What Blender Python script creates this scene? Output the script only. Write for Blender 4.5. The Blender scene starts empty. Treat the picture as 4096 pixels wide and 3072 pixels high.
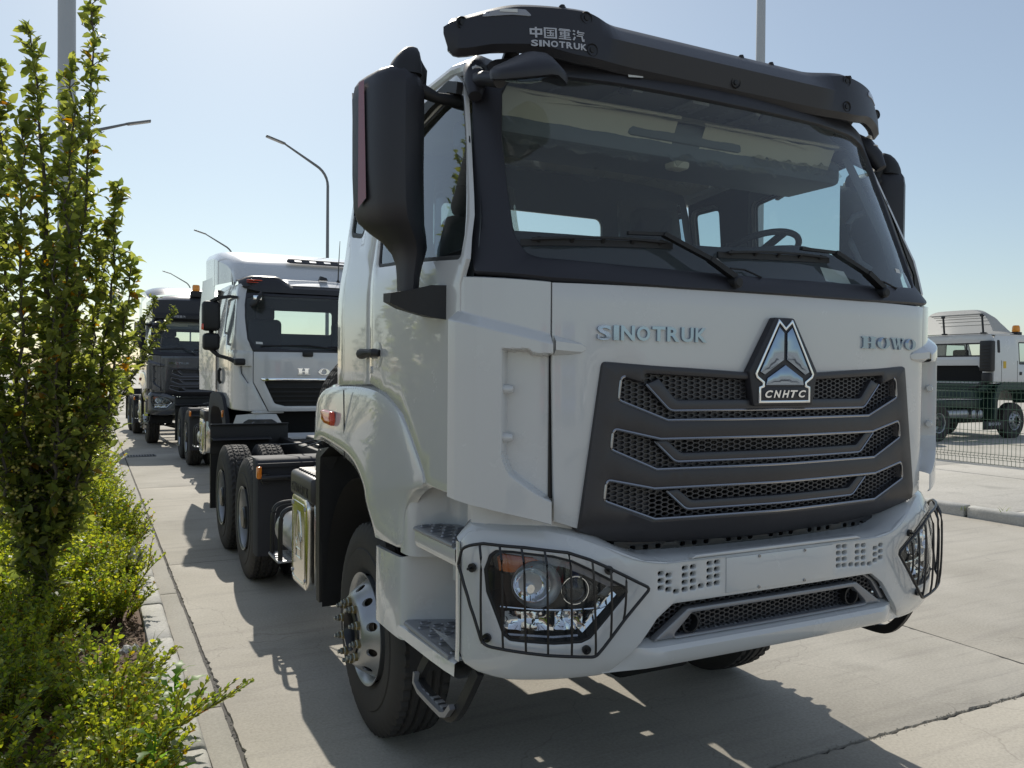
import bpy, bmesh, math, random
import numpy as np
from mathutils import Vector, Matrix, Euler, noise
from mathutils.geometry import delaunay_2d_cdt

random.seed(7)
RNG = np.random.default_rng(7)
scene = bpy.context.scene
COL = scene.collection
R = math.radians

# ------------------------------------------------------------------ camera
cam_data = bpy.data.cameras.new('camera')
cam_data.sensor_width = 36.0
cam_data.lens = 28.785
cam_data.clip_start = 0.05
cam_data.clip_end = 3000
cam = bpy.data.objects.new('camera', cam_data)
COL.objects.link(cam)
_yaw, _pitch, _roll = 0.4760, -0.0145, 0.0086
_f = Vector((math.sin(_yaw) * math.cos(_pitch), math.cos(_yaw) * math.cos(_pitch), math.sin(_pitch)))
_r = Vector((math.cos(_yaw), -math.sin(_yaw), 0))
_u = _r.cross(_f)
_r2 = math.cos(_roll) * _r + math.sin(_roll) * _u
_u2 = -math.sin(_roll) * _r + math.cos(_roll) * _u
cam.matrix_world = Matrix(((_r2.x, _u2.x, -_f.x, -2.4393), (_r2.y, _u2.y, -_f.y, -2.3869),
                           (_r2.z, _u2.z, -_f.z, 1.8803), (0, 0, 0, 1)))
scene.camera = cam

# ------------------------------------------------------------------ sky and sun
SUN_AZ, SUN_EL = R(9.5), R(40)
world = bpy.data.worlds.new("World")
scene.world = world
world.use_nodes = True
wn = world.node_tree
wn.nodes.clear()
sky = wn.nodes.new('ShaderNodeTexSky')
sky.sky_type = 'NISHITA'
sky.sun_disc = False
sky.sun_elevation = SUN_EL
sky.sun_rotation = SUN_AZ
sky.altitude = 0
sky.air_density = 1.0
sky.dust_density = 0.7
sky.ozone_density = 2.5
bg = wn.nodes.new('ShaderNodeBackground')
bg.inputs['Strength'].default_value = 0.105
wo = wn.nodes.new('ShaderNodeOutputWorld')
# thin haze veil over the whole sky: one even tint, one even lift
vm = wn.nodes.new('ShaderNodeVectorMath')
vm.operation = 'MULTIPLY_ADD'
vm.inputs[1].default_value = (0.68, 0.70, 0.62)
vm.inputs[2].default_value = (1.55, 1.62, 1.95)
wn.links.new(sky.outputs[0], vm.inputs[0])
wn.links.new(vm.outputs[0], bg.inputs[0])
wn.links.new(bg.outputs[0], wo.inputs[0])

sl = bpy.data.lights.new('sun', 'SUN')
sl.energy = 3.9
sl.angle = R(0.53)
sl.color = (1.0, 0.945, 0.85)
sun = bpy.data.objects.new('sun', sl)
COL.objects.link(sun)
sdir = Vector((math.sin(SUN_AZ) * math.cos(SUN_EL), math.cos(SUN_AZ) * math.cos(SUN_EL), math.sin(SUN_EL)))
sun.rotation_euler = sdir.to_track_quat('Z', 'Y').to_euler()
sun.location = (0, 0, 30)

vs = scene.view_settings
vs.view_transform = 'Standard'
vs.look = 'None'
vs.exposure = 0.15
vs.gamma = 1.0
vs.use_curve_mapping = False
scene.cycles.max_bounces = 10
scene.cycles.transparent_max_bounces = 24
scene.cycles.sample_clamp_indirect = 6.0

# ------------------------------------------------------------------ materials
MATS = {}


def nodes_of(name):
    m = bpy.data.materials.new(name)
    m.use_nodes = True
    nt = m.node_tree
    b = nt.nodes['Principled BSDF']
    MATS[name] = m
    return m, nt, b


def mat(name, col, rough=0.5, metal=0.0, coat=0.0, spec=0.5, bump=0.0, bscale=200.0, var=0.0, vscale=4.0, emit=None):
    m, nt, b = nodes_of(name)
    b.inputs['Base Color'].default_value = (*col, 1)
    b.inputs['Roughness'].default_value = rough
    b.inputs['Metallic'].default_value = metal
    b.inputs['Coat Weight'].default_value = coat
    b.inputs['Coat Roughness'].default_value = 0.04
    b.inputs['Specular IOR Level'].default_value = spec
    tc = nt.nodes.new('ShaderNodeTexCoord')
    if var > 0:
        n = nt.nodes.new('ShaderNodeTexNoise')
        n.inputs['Scale'].default_value = vscale
        n.inputs['Detail'].default_value = 6
        mx = nt.nodes.new('ShaderNodeMix')
        mx.data_type = 'RGBA'
        mx.inputs['A'].default_value = (*[c * (1 - var) for c in col], 1)
        mx.inputs['B'].default_value = (*[min(1, c * (1 + var)) for c in col], 1)
        nt.links.new(tc.outputs['Object'], n.inputs['Vector'])
        nt.links.new(n.outputs['Fac'], mx.inputs['Factor'])
        nt.links.new(mx.outputs['Result'], b.inputs['Base Color'])
        mr = nt.nodes.new('ShaderNodeMapRange')
        mr.inputs['To Min'].default_value = max(0.02, rough * 0.8)
        mr.inputs['To Max'].default_value = min(1, rough * 1.25)
        nt.links.new(n.outputs['Fac'], mr.inputs['Value'])
        nt.links.new(mr.outputs['Result'], b.inputs['Roughness'])
    if bump > 0:
        n2 = nt.nodes.new('ShaderNodeTexNoise')
        n2.inputs['Scale'].default_value = bscale
        n2.inputs['Detail'].default_value = 3
        bp = nt.nodes.new('ShaderNodeBump')
        bp.inputs['Strength'].default_value = bump
        bp.inputs['Distance'].default_value = 0.002
        nt.links.new(tc.outputs['Object'], n2.inputs['Vector'])
        nt.links.new(n2.outputs['Fac'], bp.inputs['Height'])
        nt.links.new(bp.outputs['Normal'], b.inputs['Normal'])
    if emit:
        b.inputs['Emission Color'].default_value = (*emit, 1)
        b.inputs['Emission Strength'].default_value = 1
    return m


def paint(name, col):
    """car paint: coat, faint orange peel, dust film of its own"""
    m, nt, b = nodes_of(name)
    tc = nt.nodes.new('ShaderNodeTexCoord')
    n = nt.nodes.new('ShaderNodeTexNoise')
    n.inputs['Scale'].default_value = 3.0
    n.inputs['Detail'].default_value = 8
    n.inputs['Roughness'].default_value = 0.65
    nt.links.new(tc.outputs['Object'], n.inputs['Vector'])
    mx = nt.nodes.new('ShaderNodeMix')
    mx.data_type = 'RGBA'
    mx.inputs['A'].default_value = (*[c * 0.95 for c in col], 1)
    mx.inputs['B'].default_value = (*col, 1)
    nt.links.new(n.outputs['Fac'], mx.inputs['Factor'])
    nt.links.new(mx.outputs['Result'], b.inputs['Base Color'])
    mr = nt.nodes.new('ShaderNodeMapRange')
    mr.inputs['From Min'].default_value = 0.3
    mr.inputs['From Max'].default_value = 0.75
    mr.inputs['To Min'].default_value = 0.22
    mr.inputs['To Max'].default_value = 0.30
    nt.links.new(n.outputs['Fac'], mr.inputs['Value'])
    nt.links.new(mr.outputs['Result'], b.inputs['Roughness'])
    b.inputs['Coat Weight'].default_value = 0.9
    b.inputs['Coat Roughness'].default_value = 0.035
    n2 = nt.nodes.new('ShaderNodeTexNoise')
    n2.inputs['Scale'].default_value = 5.0
    n2.inputs['Detail'].default_value = 2
    bp = nt.nodes.new('ShaderNodeBump')
    bp.inputs['Strength'].default_value = 0.03
    bp.inputs['Distance'].default_value = 0.003
    nt.links.new(tc.outputs['Object'], n2.inputs['Vector'])
    nt.links.new(n2.outputs['Fac'], bp.inputs['Height'])
    nt.links.new(bp.outputs['Normal'], b.inputs['Coat Normal'])
    return m


def glass(name, tint, refl=1.0, dust_haze=0.04):
    """thin pane: tinted see-through plus a Fresnel mirror reflection and an even pale veil for dust and painted sky haze"""
    m, nt, b = nodes_of(name)
    out = nt.nodes['Material Output']
    tr = nt.nodes.new('ShaderNodeBsdfTransparent')
    tr.inputs[0].default_value = (*tint, 1)
    gl = nt.nodes.new('ShaderNodeBsdfGlossy')
    gl.inputs['Roughness'].default_value = 0.02
    gl.inputs['Color'].default_value = (0.95, 0.98, 1.0, 1)
    fr = nt.nodes.new('ShaderNodeFresnel')
    geo = nt.nodes.new('ShaderNodeNewGeometry')
    ir = nt.nodes.new('ShaderNodeMapRange')
    ir.inputs['To Min'].default_value = 1.5
    ir.inputs['To Max'].default_value = 1 / 1.5
    nt.links.new(geo.outputs['Backfacing'], ir.inputs['Value'])
    nt.links.new(ir.outputs['Result'], fr.inputs['IOR'])
    mu = nt.nodes.new('ShaderNodeMath')
    mu.operation = 'MULTIPLY'
    mu.inputs[1].default_value = refl
    nt.links.new(fr.outputs[0], mu.inputs[0])
    m1 = nt.nodes.new('ShaderNodeMixShader')
    nt.links.new(mu.outputs[0], m1.inputs[0])
    nt.links.new(tr.outputs[0], m1.inputs[1])
    nt.links.new(gl.outputs[0], m1.inputs[2])
    df = nt.nodes.new('ShaderNodeBsdfDiffuse')
    df.inputs[0].default_value = (0.35, 0.36, 0.34, 1)
    m2 = nt.nodes.new('ShaderNodeMixShader')
    m2.inputs[0].default_value = dust_haze
    nt.links.new(m1.outputs[0], m2.inputs[1])
    nt.links.new(df.outputs[0], m2.inputs[2])
    nt.links.new(m2.outputs[0], out.inputs['Surface'])
    return m


def leafmat(name, c_dark, c_light, trans=0.45, c_odd=None):
    m, nt, b = nodes_of(name)
    out = nt.nodes['Material Output']
    geo = nt.nodes.new('ShaderNodeNewGeometry')
    oi = nt.nodes.new('ShaderNodeObjectInfo')
    add = nt.nodes.new('ShaderNodeMath')
    add.operation = 'ADD'
    nt.links.new(geo.outputs['Random Per Island'], add.inputs[0])
    nt.links.new(oi.outputs['Random'], add.inputs[1])
    fr = nt.nodes.new('ShaderNodeMath')
    fr.operation = 'FRACT'
    nt.links.new(add.outputs[0], fr.inputs[0])
    cr = nt.nodes.new('ShaderNodeValToRGB')
    cr.color_ramp.elements[0].color = (*c_dark, 1)
    cr.color_ramp.elements[1].position = 0.9
    cr.color_ramp.elements[1].color = (*c_light, 1)
    if c_odd:
        e = cr.color_ramp.elements.new(0.965)
        e.color = (*c_light, 1)
        e = cr.color_ramp.elements.new(0.985)
        e.color = (*c_odd, 1)
    nt.links.new(fr.outputs[0], cr.inputs[0])
    b.inputs['Roughness'].default_value = 0.42
    b.inputs['Specular IOR Level'].default_value = 0.35
    nt.links.new(cr.outputs[0], b.inputs['Base Color'])
    tl = nt.nodes.new('ShaderNodeBsdfTranslucent')
    hs = nt.nodes.new('ShaderNodeHueSaturation')
    hs.inputs['Hue'].default_value = 0.485
    hs.inputs['Saturation'].default_value = 1.1
    hs.inputs['Value'].default_value = 2.5
    nt.links.new(cr.outputs[0], hs.inputs['Color'])
    nt.links.new(hs.outputs[0], tl.inputs[0])
    mx = nt.nodes.new('ShaderNodeMixShader')
    mx.inputs[0].default_value = trans
    nt.links.new(b.outputs[0], mx.inputs[1])
    nt.links.new(tl.outputs[0], mx.inputs[2])
    nt.links.new(mx.outputs[0], out.inputs['Surface'])
    return m


def concrete(name, c1, c2, stain, scale=1.0, fine=60.0, bump=0.35, streak=True):
    m, nt, b = nodes_of(name)
    geo = nt.nodes.new('ShaderNodeNewGeometry')
    def nz(s, d, r=0.6, vec=None):
        n = nt.nodes.new('ShaderNodeTexNoise')
        n.inputs['Scale'].default_value = s
        n.inputs['Detail'].default_value = d
        n.inputs['Roughness'].default_value = r
        nt.links.new(vec if vec else geo.outputs['Position'], n.inputs['Vector'])
        return n
    big = nz(0.55 * scale, 7)
    cr = nt.nodes.new('ShaderNodeValToRGB')
    cr.color_ramp.elements[0].position = 0.32
    cr.color_ramp.elements[0].color = (*c1, 1)
    cr.color_ramp.elements[1].position = 0.68
    cr.color_ramp.elements[1].color = (*c2, 1)
    nt.links.new(big.outputs['Fac'], cr.inputs[0])
    # stretched broom / tyre streaks
    mp = nt.nodes.new('ShaderNodeMapping')
    mp.inputs['Scale'].default_value = (0.6, 7.0, 1.0)
    mp.inputs['Rotation'].default_value = (0, 0, R(-24))
    nt.links.new(geo.outputs['Position'], mp.inputs['Vector'])
    st = nz(1.3, 5, 0.55, mp.outputs[0])
    r2 = nt.nodes.new('ShaderNodeMapRange')
    r2.inputs['From Min'].default_value = 0.52
    r2.inputs['From Max'].default_value = 0.78
    r2.inputs['To Max'].default_value = 0.55 if streak else 0.15
    nt.links.new(st.outputs['Fac'], r2.inputs['Value'])
    mx = nt.nodes.new('ShaderNodeMix')
    mx.data_type = 'RGBA'
    nt.links.new(r2.outputs['Result'], mx.inputs['Factor'])
    nt.links.new(cr.outputs[0], mx.inputs['A'])
    mx.inputs['B'].default_value = (*stain, 1)
    # speckle
    sp = nz(fine, 3, 0.7)
    r3 = nt.nodes.new('ShaderNodeMapRange')
    r3.inputs['From Min'].default_value = 0.3
    r3.inputs['From Max'].default_value = 0.7
    r3.inputs['To Min'].default_value = 0.84
    r3.inputs['To Max'].default_value = 1.12
    nt.links.new(sp.outputs['Fac'], r3.inputs['Value'])
    # dark spots (oil, gum)
    vo = nt.nodes.new('ShaderNodeTexVoronoi')
    vo.inputs['Scale'].default_value = 1.7
    vo.inputs['Randomness'].default_value = 1.0
    nt.links.new(geo.outputs['Position'], vo.inputs['Vector'])
    r4 = nt.nodes.new('ShaderNodeMapRange')
    r4.inputs['From Min'].default_value = 0.012
    r4.inputs['From Max'].default_value = 0.028
    r4.inputs['To Min'].default_value = 0.45
    r4.inputs['To Max'].default_value = 1.0
    nt.links.new(vo.outputs['Distance'], r4.inputs['Value'])
    mm = nt.nodes.new('ShaderNodeMath')
    mm.operation = 'MULTIPLY'
    nt.links.new(r3.outputs['Result'], mm.inputs[0])
    nt.links.new(r4.outputs['Result'], mm.inputs[1])
    # larger faint oil patches and hairline crazing
    ol = nz(1.15, 4, 0.55)
    r5 = nt.nodes.new('ShaderNodeMapRange')
    r5.inputs['From Min'].default_value = 0.62
    r5.inputs['From Max'].default_value = 0.74
    r5.inputs['To Min'].default_value = 1.0
    r5.inputs['To Max'].default_value = 0.80
    nt.links.new(ol.outputs['Fac'], r5.inputs['Value'])
    wv = nz(2.2, 3)
    wm = nt.nodes.new('ShaderNodeVectorMath')
    wm.operation = 'MULTIPLY_ADD'
    wm.inputs[1].default_value = (0.5, 0.5, 0)
    nt.links.new(wv.outputs['Color'], wm.inputs[0])
    nt.links.new(geo.outputs['Position'], wm.inputs[2])
    ve = nt.nodes.new('ShaderNodeTexVoronoi')
    ve.feature = 'DISTANCE_TO_EDGE'
    ve.inputs['Scale'].default_value = 0.42
    nt.links.new(wm.outputs[0], ve.inputs['Vector'])
    r6 = nt.nodes.new('ShaderNodeMapRange')
    r6.inputs['From Min'].default_value = 0.0
    r6.inputs['From Max'].default_value = 0.0022
    r6.inputs['To Min'].default_value = 0.80 if streak else 1.0
    r6.inputs['To Max'].default_value = 1.0
    nt.links.new(ve.outputs['Distance'], r6.inputs['Value'])
    for q in (r5, r6):
        m3 = nt.nodes.new('ShaderNodeMath')
        m3.operation = 'MULTIPLY'
        nt.links.new(mm.outputs[0], m3.inputs[0])
        nt.links.new(q.outputs['Result'], m3.inputs[1])
        mm = m3
    m2 = nt.nodes.new('ShaderNodeMix')
    m2.data_type = 'RGBA'
    m2.blend_type = 'MULTIPLY'
    m2.inputs['Factor'].default_value = 1.0
    nt.links.new(mx.outputs['Result'], m2.inputs['A'])
    nt.links.new(mm.outputs[0], m2.inputs['B'])
    nt.links.new(m2.outputs['Result'], b.inputs['Base Color'])
    b.inputs['Roughness'].default_value = 0.82
    b.inputs['Specular IOR Level'].default_value = 0.3
    bn = nz(fine * 1.6, 4, 0.7)
    bp = nt.nodes.new('ShaderNodeBump')
    bp.inputs['Strength'].default_value = bump
    bp.inputs['Distance'].default_value = 0.004
    nt.links.new(bn.outputs['Fac'], bp.inputs['Height'])
    nt.links.new(bp.outputs['Normal'], b.inputs['Normal'])
    return m


WHITE = paint('white_paint', (0.625, 0.63, 0.615))
WHITE2 = paint('white_paint_cool', (0.63, 0.635, 0.635))
GREYP = paint('grey_paint', (0.075, 0.078, 0.088))
SKYW = paint('grey_fairing_paint', (0.06, 0.07, 0.09))
DARK = mat('dark_plastic', (0.022, 0.022, 0.027), 0.46, bump=0.25, bscale=420)
DARK2 = mat('grille_plastic', (0.040, 0.038, 0.041), 0.42, bump=0.15, bscale=500)
SATIN = mat('satin_silver', (0.27, 0.275, 0.29), 0.36, metal=0.4)
CHROME = mat('chrome', (0.86, 0.88, 0.90), 0.05, metal=1.0)
BADGE = mat('badge_chrome', (0.30, 0.36, 0.45), 0.07, metal=1.0)  # blue-grey of mirrored sky and dark yard put into the metal colour
FROST = mat('frosted_reflector', (0.42, 0.44, 0.46), 0.3, metal=0.6)
EDGECH = mat('brushed_chrome_edge', (0.36, 0.37, 0.39), 0.25, metal=1.0)
STEEL = mat('painted_steel_rim', (0.40, 0.41, 0.42), 0.33, metal=0.7, var=0.25, vscale=12)
ALU = mat('polished_aluminium', (0.80, 0.78, 0.72), 0.17, metal=1.0, var=0.06, vscale=5)
ZINC = mat('yellow_zinc', (0.42, 0.33, 0.16), 0.36, metal=0.8)
NUTM = mat('nut_steel', (0.35, 0.36, 0.33), 0.35, metal=0.85)
RUBBER = mat('tyre_rubber', (0.034, 0.031, 0.028), 0.75, var=0.5, vscale=14, bump=0.4, bscale=150)
BLACKM = mat('black_chassis_paint', (0.010, 0.010, 0.011), 0.42, coat=0.2)
BLACKP = mat('black_plastic', (0.013, 0.013, 0.014), 0.55, bump=0.3, bscale=380)
GUARDP = mat('mudguard_plastic', (0.026, 0.027, 0.033), 0.72, bump=0.3, bscale=300)
MESHP = mat('mesh_plastic', (0.058, 0.056, 0.060), 0.42)
BARM = mat('grille_bar_plastic', (0.060, 0.060, 0.066), 0.34, metal=0.35)
VOIDM = mat('radiator_black', (0.006, 0.006, 0.006), 0.9)
AMBER = mat('amber_lens', (0.42, 0.10, 0.015), 0.12, coat=0.6)
ORANGE = mat('orange_lens', (0.80, 0.23, 0.02), 0.12, coat=0.6)
REDL = mat('red_orange_lens', (0.70, 0.07, 0.02), 0.12, coat=0.7)
REDF = mat('red_reflector', (0.20, 0.015, 0.020), 0.3, coat=0.3)
FABRIC = mat('seat_fabric', (0.035, 0.036, 0.042), 0.85, bump=0.4, bscale=500)
TRIM = mat('cab_trim', (0.13, 0.145, 0.155), 0.7)
LINER = mat('roof_liner', (0.46, 0.43, 0.35), 0.85, var=0.15, vscale=3)
BEIGE = mat('beige_trim', (0.50, 0.46, 0.36), 0.7)
DASH = mat('dashboard_plastic', (0.030, 0.033, 0.038), 0.62, bump=0.25, bscale=400)
FILM = glass('plastic_film', (0.86, 0.86, 0.82), 2.0, 0.10)
GLASS = glass('windscreen_glass', (0.84, 0.92, 0.92), 1.1, 0.075)  # extra veil paints in sky haze and lifts the dark cab
SGLASS = glass('tinted_side_glass', (0.62, 0.74, 0.76), 1.3, 0.03)
LENS = glass('lamp_lens', (0.94, 0.95, 0.95), 0.8, 0.03)
MIRG = mat('mirror_glass', (0.8, 0.83, 0.86), 0.02, metal=1.0)
PAPER = mat('paper', (0.66, 0.66, 0.63), 0.8)
INK = mat('printed_ink', (0.05, 0.05, 0.06), 0.8)
DECAL = mat('light_grey_print', (0.46, 0.47, 0.50), 0.5)
LAMPGREY = mat('lamp_post_grey', (0.40, 0.42, 0.44), 0.5, metal=0.2, var=0.06, vscale=2)
LAMPDARK = mat('galvanised_grey', (0.17, 0.18, 0.19), 0.5, metal=0.4)
GREENW = mat('green_coated_wire', (0.012, 0.060, 0.030), 0.5)
YELLOW = mat('yellow_sticker', (0.65, 0.42, 0.03), 0.5)
BEACON = mat('amber_beacon', (0.85, 0.30, 0.01), 0.15, coat=0.7)
CONC = concrete('pavement_concrete', (0.355, 0.328, 0.275), (0.485, 0.452, 0.388), (0.27, 0.25, 0.22))
CONC2 = concrete('kerb_concrete', (0.40, 0.39, 0.355), (0.52, 0.51, 0.47), (0.33, 0.32, 0.29), 2.5, 45, 0.6, False)
GUTTER = concrete('gutter_concrete', (0.30, 0.285, 0.245), (0.40, 0.38, 0.33), (0.24, 0.23, 0.20), 2.0, 60, 0.5, False)
YARD = concrete('yard_concrete', (0.40, 0.375, 0.32), (0.50, 0.475, 0.415), (0.33, 0.31, 0.27), 0.6)
WALK = concrete('walkway_concrete', (0.44, 0.415, 0.36), (0.54, 0.51, 0.45), (0.38, 0.36, 0.31), 0.7, 40, 0.3)
JOINT = mat('joint_filler', (0.085, 0.08, 0.072), 0.95, bump=1.0, bscale=60, var=0.5, vscale=20)
SOIL = mat('soil', (0.115, 0.068, 0.040), 0.95, bump=1.0, bscale=70, var=0.5, vscale=25)
BARK = mat('bark', (0.085, 0.070, 0.055), 0.85, bump=0.8, bscale=60, var=0.35, vscale=12)
TWIG = mat('twig', (0.10, 0.065, 0.035), 0.8)
CHIP = mat('mulch_chips', (0.18, 0.115, 0.07), 0.9, var=0.5, vscale=30)
TREELEAF = leafmat('crabapple_leaf', (0.080, 0.115, 0.030), (0.200, 0.225, 0.050), 0.55, (0.22, 0.12, 0.015))
HEDGELEAF = leafmat('shrub_leaf', (0.090, 0.155, 0.022), (0.270, 0.295, 0.040), 0.52, (0.26, 0.13, 0.02))
WEEDLEAF = leafmat('weed_leaf', (0.07, 0.16, 0.025), (0.12, 0.23, 0.04), 0.55)
GRASSM = leafmat('grass_blade', (0.06, 0.10, 0.02), (0.14, 0.17, 0.04), 0.4)
REDLEAF = leafmat('red_leaf', (0.18, 0.035, 0.015), (0.26, 0.07, 0.02), 0.4)
FRUIT = mat('crabapple_fruit', (0.30, 0.26, 0.055), 0.35, var=0.25, vscale=40)
BLUEBAG = mat('blue_plastic', (0.02, 0.16, 0.42), 0.35)
FARVEG = leafmat('far_leaf', (0.06, 0.09, 0.024), (0.15, 0.17, 0.04), 0.42)

# ------------------------------------------------------------------ object helpers
def tag(o, label=None, cat=None, group=None, kind=None):
    if label: o['label'] = label
    if cat: o['category'] = cat
    if group: o['group'] = group
    if kind: o['kind'] = kind
    return o


def empty(name, loc=(0, 0, 0), rz=0.0, parent=None):
    o = bpy.data.objects.new(name, None)
    o.empty_display_size = 0.2
    o.location = loc
    o.rotation_euler = (0, 0, rz)
    o.parent = parent
    COL.objects.link(o)
    return o


def link(name, me, m, parent=None, loc=None, rot=None, scale=None, kind=None, label=None):
    o = bpy.data.objects.new(name, me)
    if m is not None and len(me.materials) == 0:
        me.materials.append(m)
    COL.objects.link(o)
    o.parent = parent
    if loc is not None: o.location = loc
    if rot is not None: o.rotation_euler = rot
    if scale is not None: o.scale = scale
    if kind: o['kind'] = kind
    if label: o['label'] = label
    return o


def copy_tree(o, parent=None, skip=(), remap=None):
    base = o.name.split('.')[0]
    if base in skip:
        return None
    c = o.copy()
    COL.objects.link(c)
    c.parent = parent
    if remap and c.type == 'MESH':
        for s in c.material_slots:
            if s.material and s.material.name in remap:
                n = remap[s.material.name]
                s.link = 'OBJECT'
                s.material = n
    for ch in o.children:
        copy_tree(ch, c, skip, remap)
    return c


# ------------------------------------------------------------------ mesh builder
class MB:
    def __init__(self):
        self.v = []
        self.f = []

    def add(self, vs, fs):
        n = len(self.v)
        self.v.extend([tuple(map(float, p)) for p in vs])
        self.f.extend([tuple(n + i for i in f) for f in fs])
        return self

    def merge(self, o, mtx=None):
        vs = [tuple(mtx @ Vector(p)) for p in o.v] if mtx is not None else o.v
        return self.add(vs, o.f)

    def mirror(self, axis=0):
        m = MB()
        for p in self.v:
            q = list(p)
            q[axis] = -q[axis]
            m.v.append(tuple(q))
        m.f = [tuple(reversed(f)) for f in self.f]
        return m

    def both(self):
        return self.merge(self.mirror())

    def xf(self, mtx):
        self.v = [tuple(mtx @ Vector(p)) for p in self.v]
        return self

    def shift(self, d):
        self.v = [(p[0] + d[0], p[1] + d[1], p[2] + d[2]) for p in self.v]
        return self

    def box(self, x0, x1, y0, y1, z0, z1, b=0.0, seg=2):
        if b <= 0:
            vs = [(x0, y0, z0), (x1, y0, z0), (x1, y1, z0), (x0, y1, z0), (x0, y0, z1), (x1, y0, z1), (x1, y1, z1), (x0, y1, z1)]
            return self.add(vs, [(3, 2, 1, 0), (4, 5, 6, 7), (0, 1, 5, 4), (1, 2, 6, 5), (2, 3, 7, 6), (3, 0, 4, 7)])
        bm = bmesh.new()
        bmesh.ops.create_cube(bm, size=1)
        for v in bm.verts:
            v.co = Vector(((x0 + x1) / 2 + v.co.x * (x1 - x0), (y0 + y1) / 2 + v.co.y * (y1 - y0), (z0 + z1) / 2 + v.co.z * (z1 - z0)))
        b = min(b, 0.49 * min(x1 - x0, y1 - y0, z1 - z0))
        bmesh.ops.bevel(bm, geom=bm.edges[:], offset=b, segments=seg, affect='EDGES', profile=0.5)
        return self.frombm(bm)

    def frombm(self, bm):
        bm.verts.index_update()
        vs = [tuple(v.co) for v in bm.verts]
        fs = [tuple(v.index for v in f.verts) for f in bm.faces]
        bm.free()
        return self.add(vs, fs)

    def grid(self, pts, close_u=False, close_v=False, flip=False):
        """pts[i][j] -> rows i, columns j"""
        nu, nv = len(pts), len(pts[0])
        vs = [p for row in pts for p in row]
        fs = []
        for i in range(nu if close_u else nu - 1):
            for j in range(nv if close_v else nv - 1):
                a = i * nv + j
                b_ = i * nv + (j + 1) % nv
                c = ((i + 1) % nu) * nv + (j + 1) % nv
                d = ((i + 1) % nu) * nv + j
                fs.append((a, d, c, b_) if flip else (a, b_, c, d))
        return self.add(vs, fs)

    def tube(self, path, r, n=8, closed=False, caps=True, up=(0, 0, 1)):
        """round tube; r number, list of numbers, or (a, b) for a flat section"""
        path = [Vector(p) for p in path]
        m = len(path)
        rows = []
        flat = isinstance(r, tuple)
        for i, p in enumerate(path):
            a = path[(i - 1) % m] if (closed or i > 0) else p
            b_ = path[(i + 1) % m] if (closed or i < m - 1) else p
            t = (b_ - a).normalized()
            U = Vector(up)
            if abs(t.dot(U)) > 0.97:
                U = Vector((0, 1, 0)) if abs(t.y) < 0.9 else Vector((1, 0, 0))
            s = t.cross(U).normalized()
            w = s.cross(t).normalized()
            if flat:
                ra, rb = r
                sec = [(-1, -1), (1, -1), (1, 1), (-1, 1)]
                rows.append([p + s * (ra * x) + w * (rb * y) for x, y in sec])
            else:
                rr = r[i] if isinstance(r, list) else r
                rows.append([p + s * (rr * math.cos(2 * math.pi * k / n)) + w * (rr * math.sin(2 * math.pi * k / n)) for k in range(n)])
        k0 = len(self.v)
        self.grid(rows, close_u=closed, close_v=True)
        nn = len(rows[0])
        if caps and not closed:
            self.f.append(tuple(k0 + k for k in range(nn))[::-1])
            self.f.append(tuple(k0 + (m - 1) * nn + k for k in range(nn)))
        return self

    def lathe(self, prof, n, center=(0, 0, 0), axis='x', a0=0, a1=2 * math.pi, flip=False):
        """prof: list of (axial, radius)"""
        full = abs(a1 - a0 - 2 * math.pi) < 1e-6
        rows = []
        cx, cy, cz = center
        for k in range(n if full else n + 1):
            a = a0 + (a1 - a0) * k / n
            row = []
            for h, r in prof:
                if axis == 'x': row.append((cx + h, cy + r * math.cos(a), cz + r * math.sin(a)))
                elif axis == 'y': row.append((cx + r * math.sin(a), cy + h, cz + r * math.cos(a)))
                else: row.append((cx + r * math.cos(a), cy + r * math.sin(a), cz + h))
            rows.append(row)
        return self.grid(rows, close_u=full, flip=flip)

    def loft(self, loops, caps=True, flip=False):
        k0 = len(self.v)
        self.grid(loops, close_v=True, flip=flip)
        n = len(loops[0])
        if caps:
            a = tuple(k0 + k for k in range(n))
            b_ = tuple(k0 + (len(loops) - 1) * n + k for k in range(n))
            self.f.append(a if flip else a[::-1])
            self.f.append(b_[::-1] if flip else b_)
        return self

    def mesh(self, name, m=None, smooth=35, weld=True):
        me = bpy.data.meshes.new(name)
        me.from_pydata(self.v, [], self.f)
        if weld:
            bm = bmesh.new()
            bm.from_mesh(me)
            bmesh.ops.remove_doubles(bm, verts=bm.verts, dist=0.0002)
            bm.to_mesh(me)
            bm.free()
        me.validate()
        if smooth:
            me.polygons.foreach_set('use_smooth', [True] * len(me.polygons))
            me.set_sharp_from_angle(angle=R(smooth))
        if m is not None: me.materials.append(m)
        me.update()
        return me

    def build(self, name, m, parent=None, smooth=35, weld=True, kind=None, label=None, recalc=False):
        me = self.mesh(name, m, smooth, weld)
        if recalc:
            bm = bmesh.new()
            bm.from_mesh(me)
            bmesh.ops.recalc_face_normals(bm, faces=bm.faces)
            bm.to_mesh(me)
            bm.free()
        return link(name, me, m, parent, kind=kind, label=label)


# ------------------------------------------------------------------ 2D tools
def sm(a, b, x):
    t = max(0.0, min(1.0, (x - a) / (b - a)))
    return t * t * (3 - 2 * t)


def lerp(a, b, t):
    return a + (b - a) * t


def mirx(half):
    """half outline for x<=0 (top to bottom) -> closed outline mirrored in x"""
    return half + [(-p[0],) + tuple(p[1:]) for p in reversed(half)]


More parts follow.
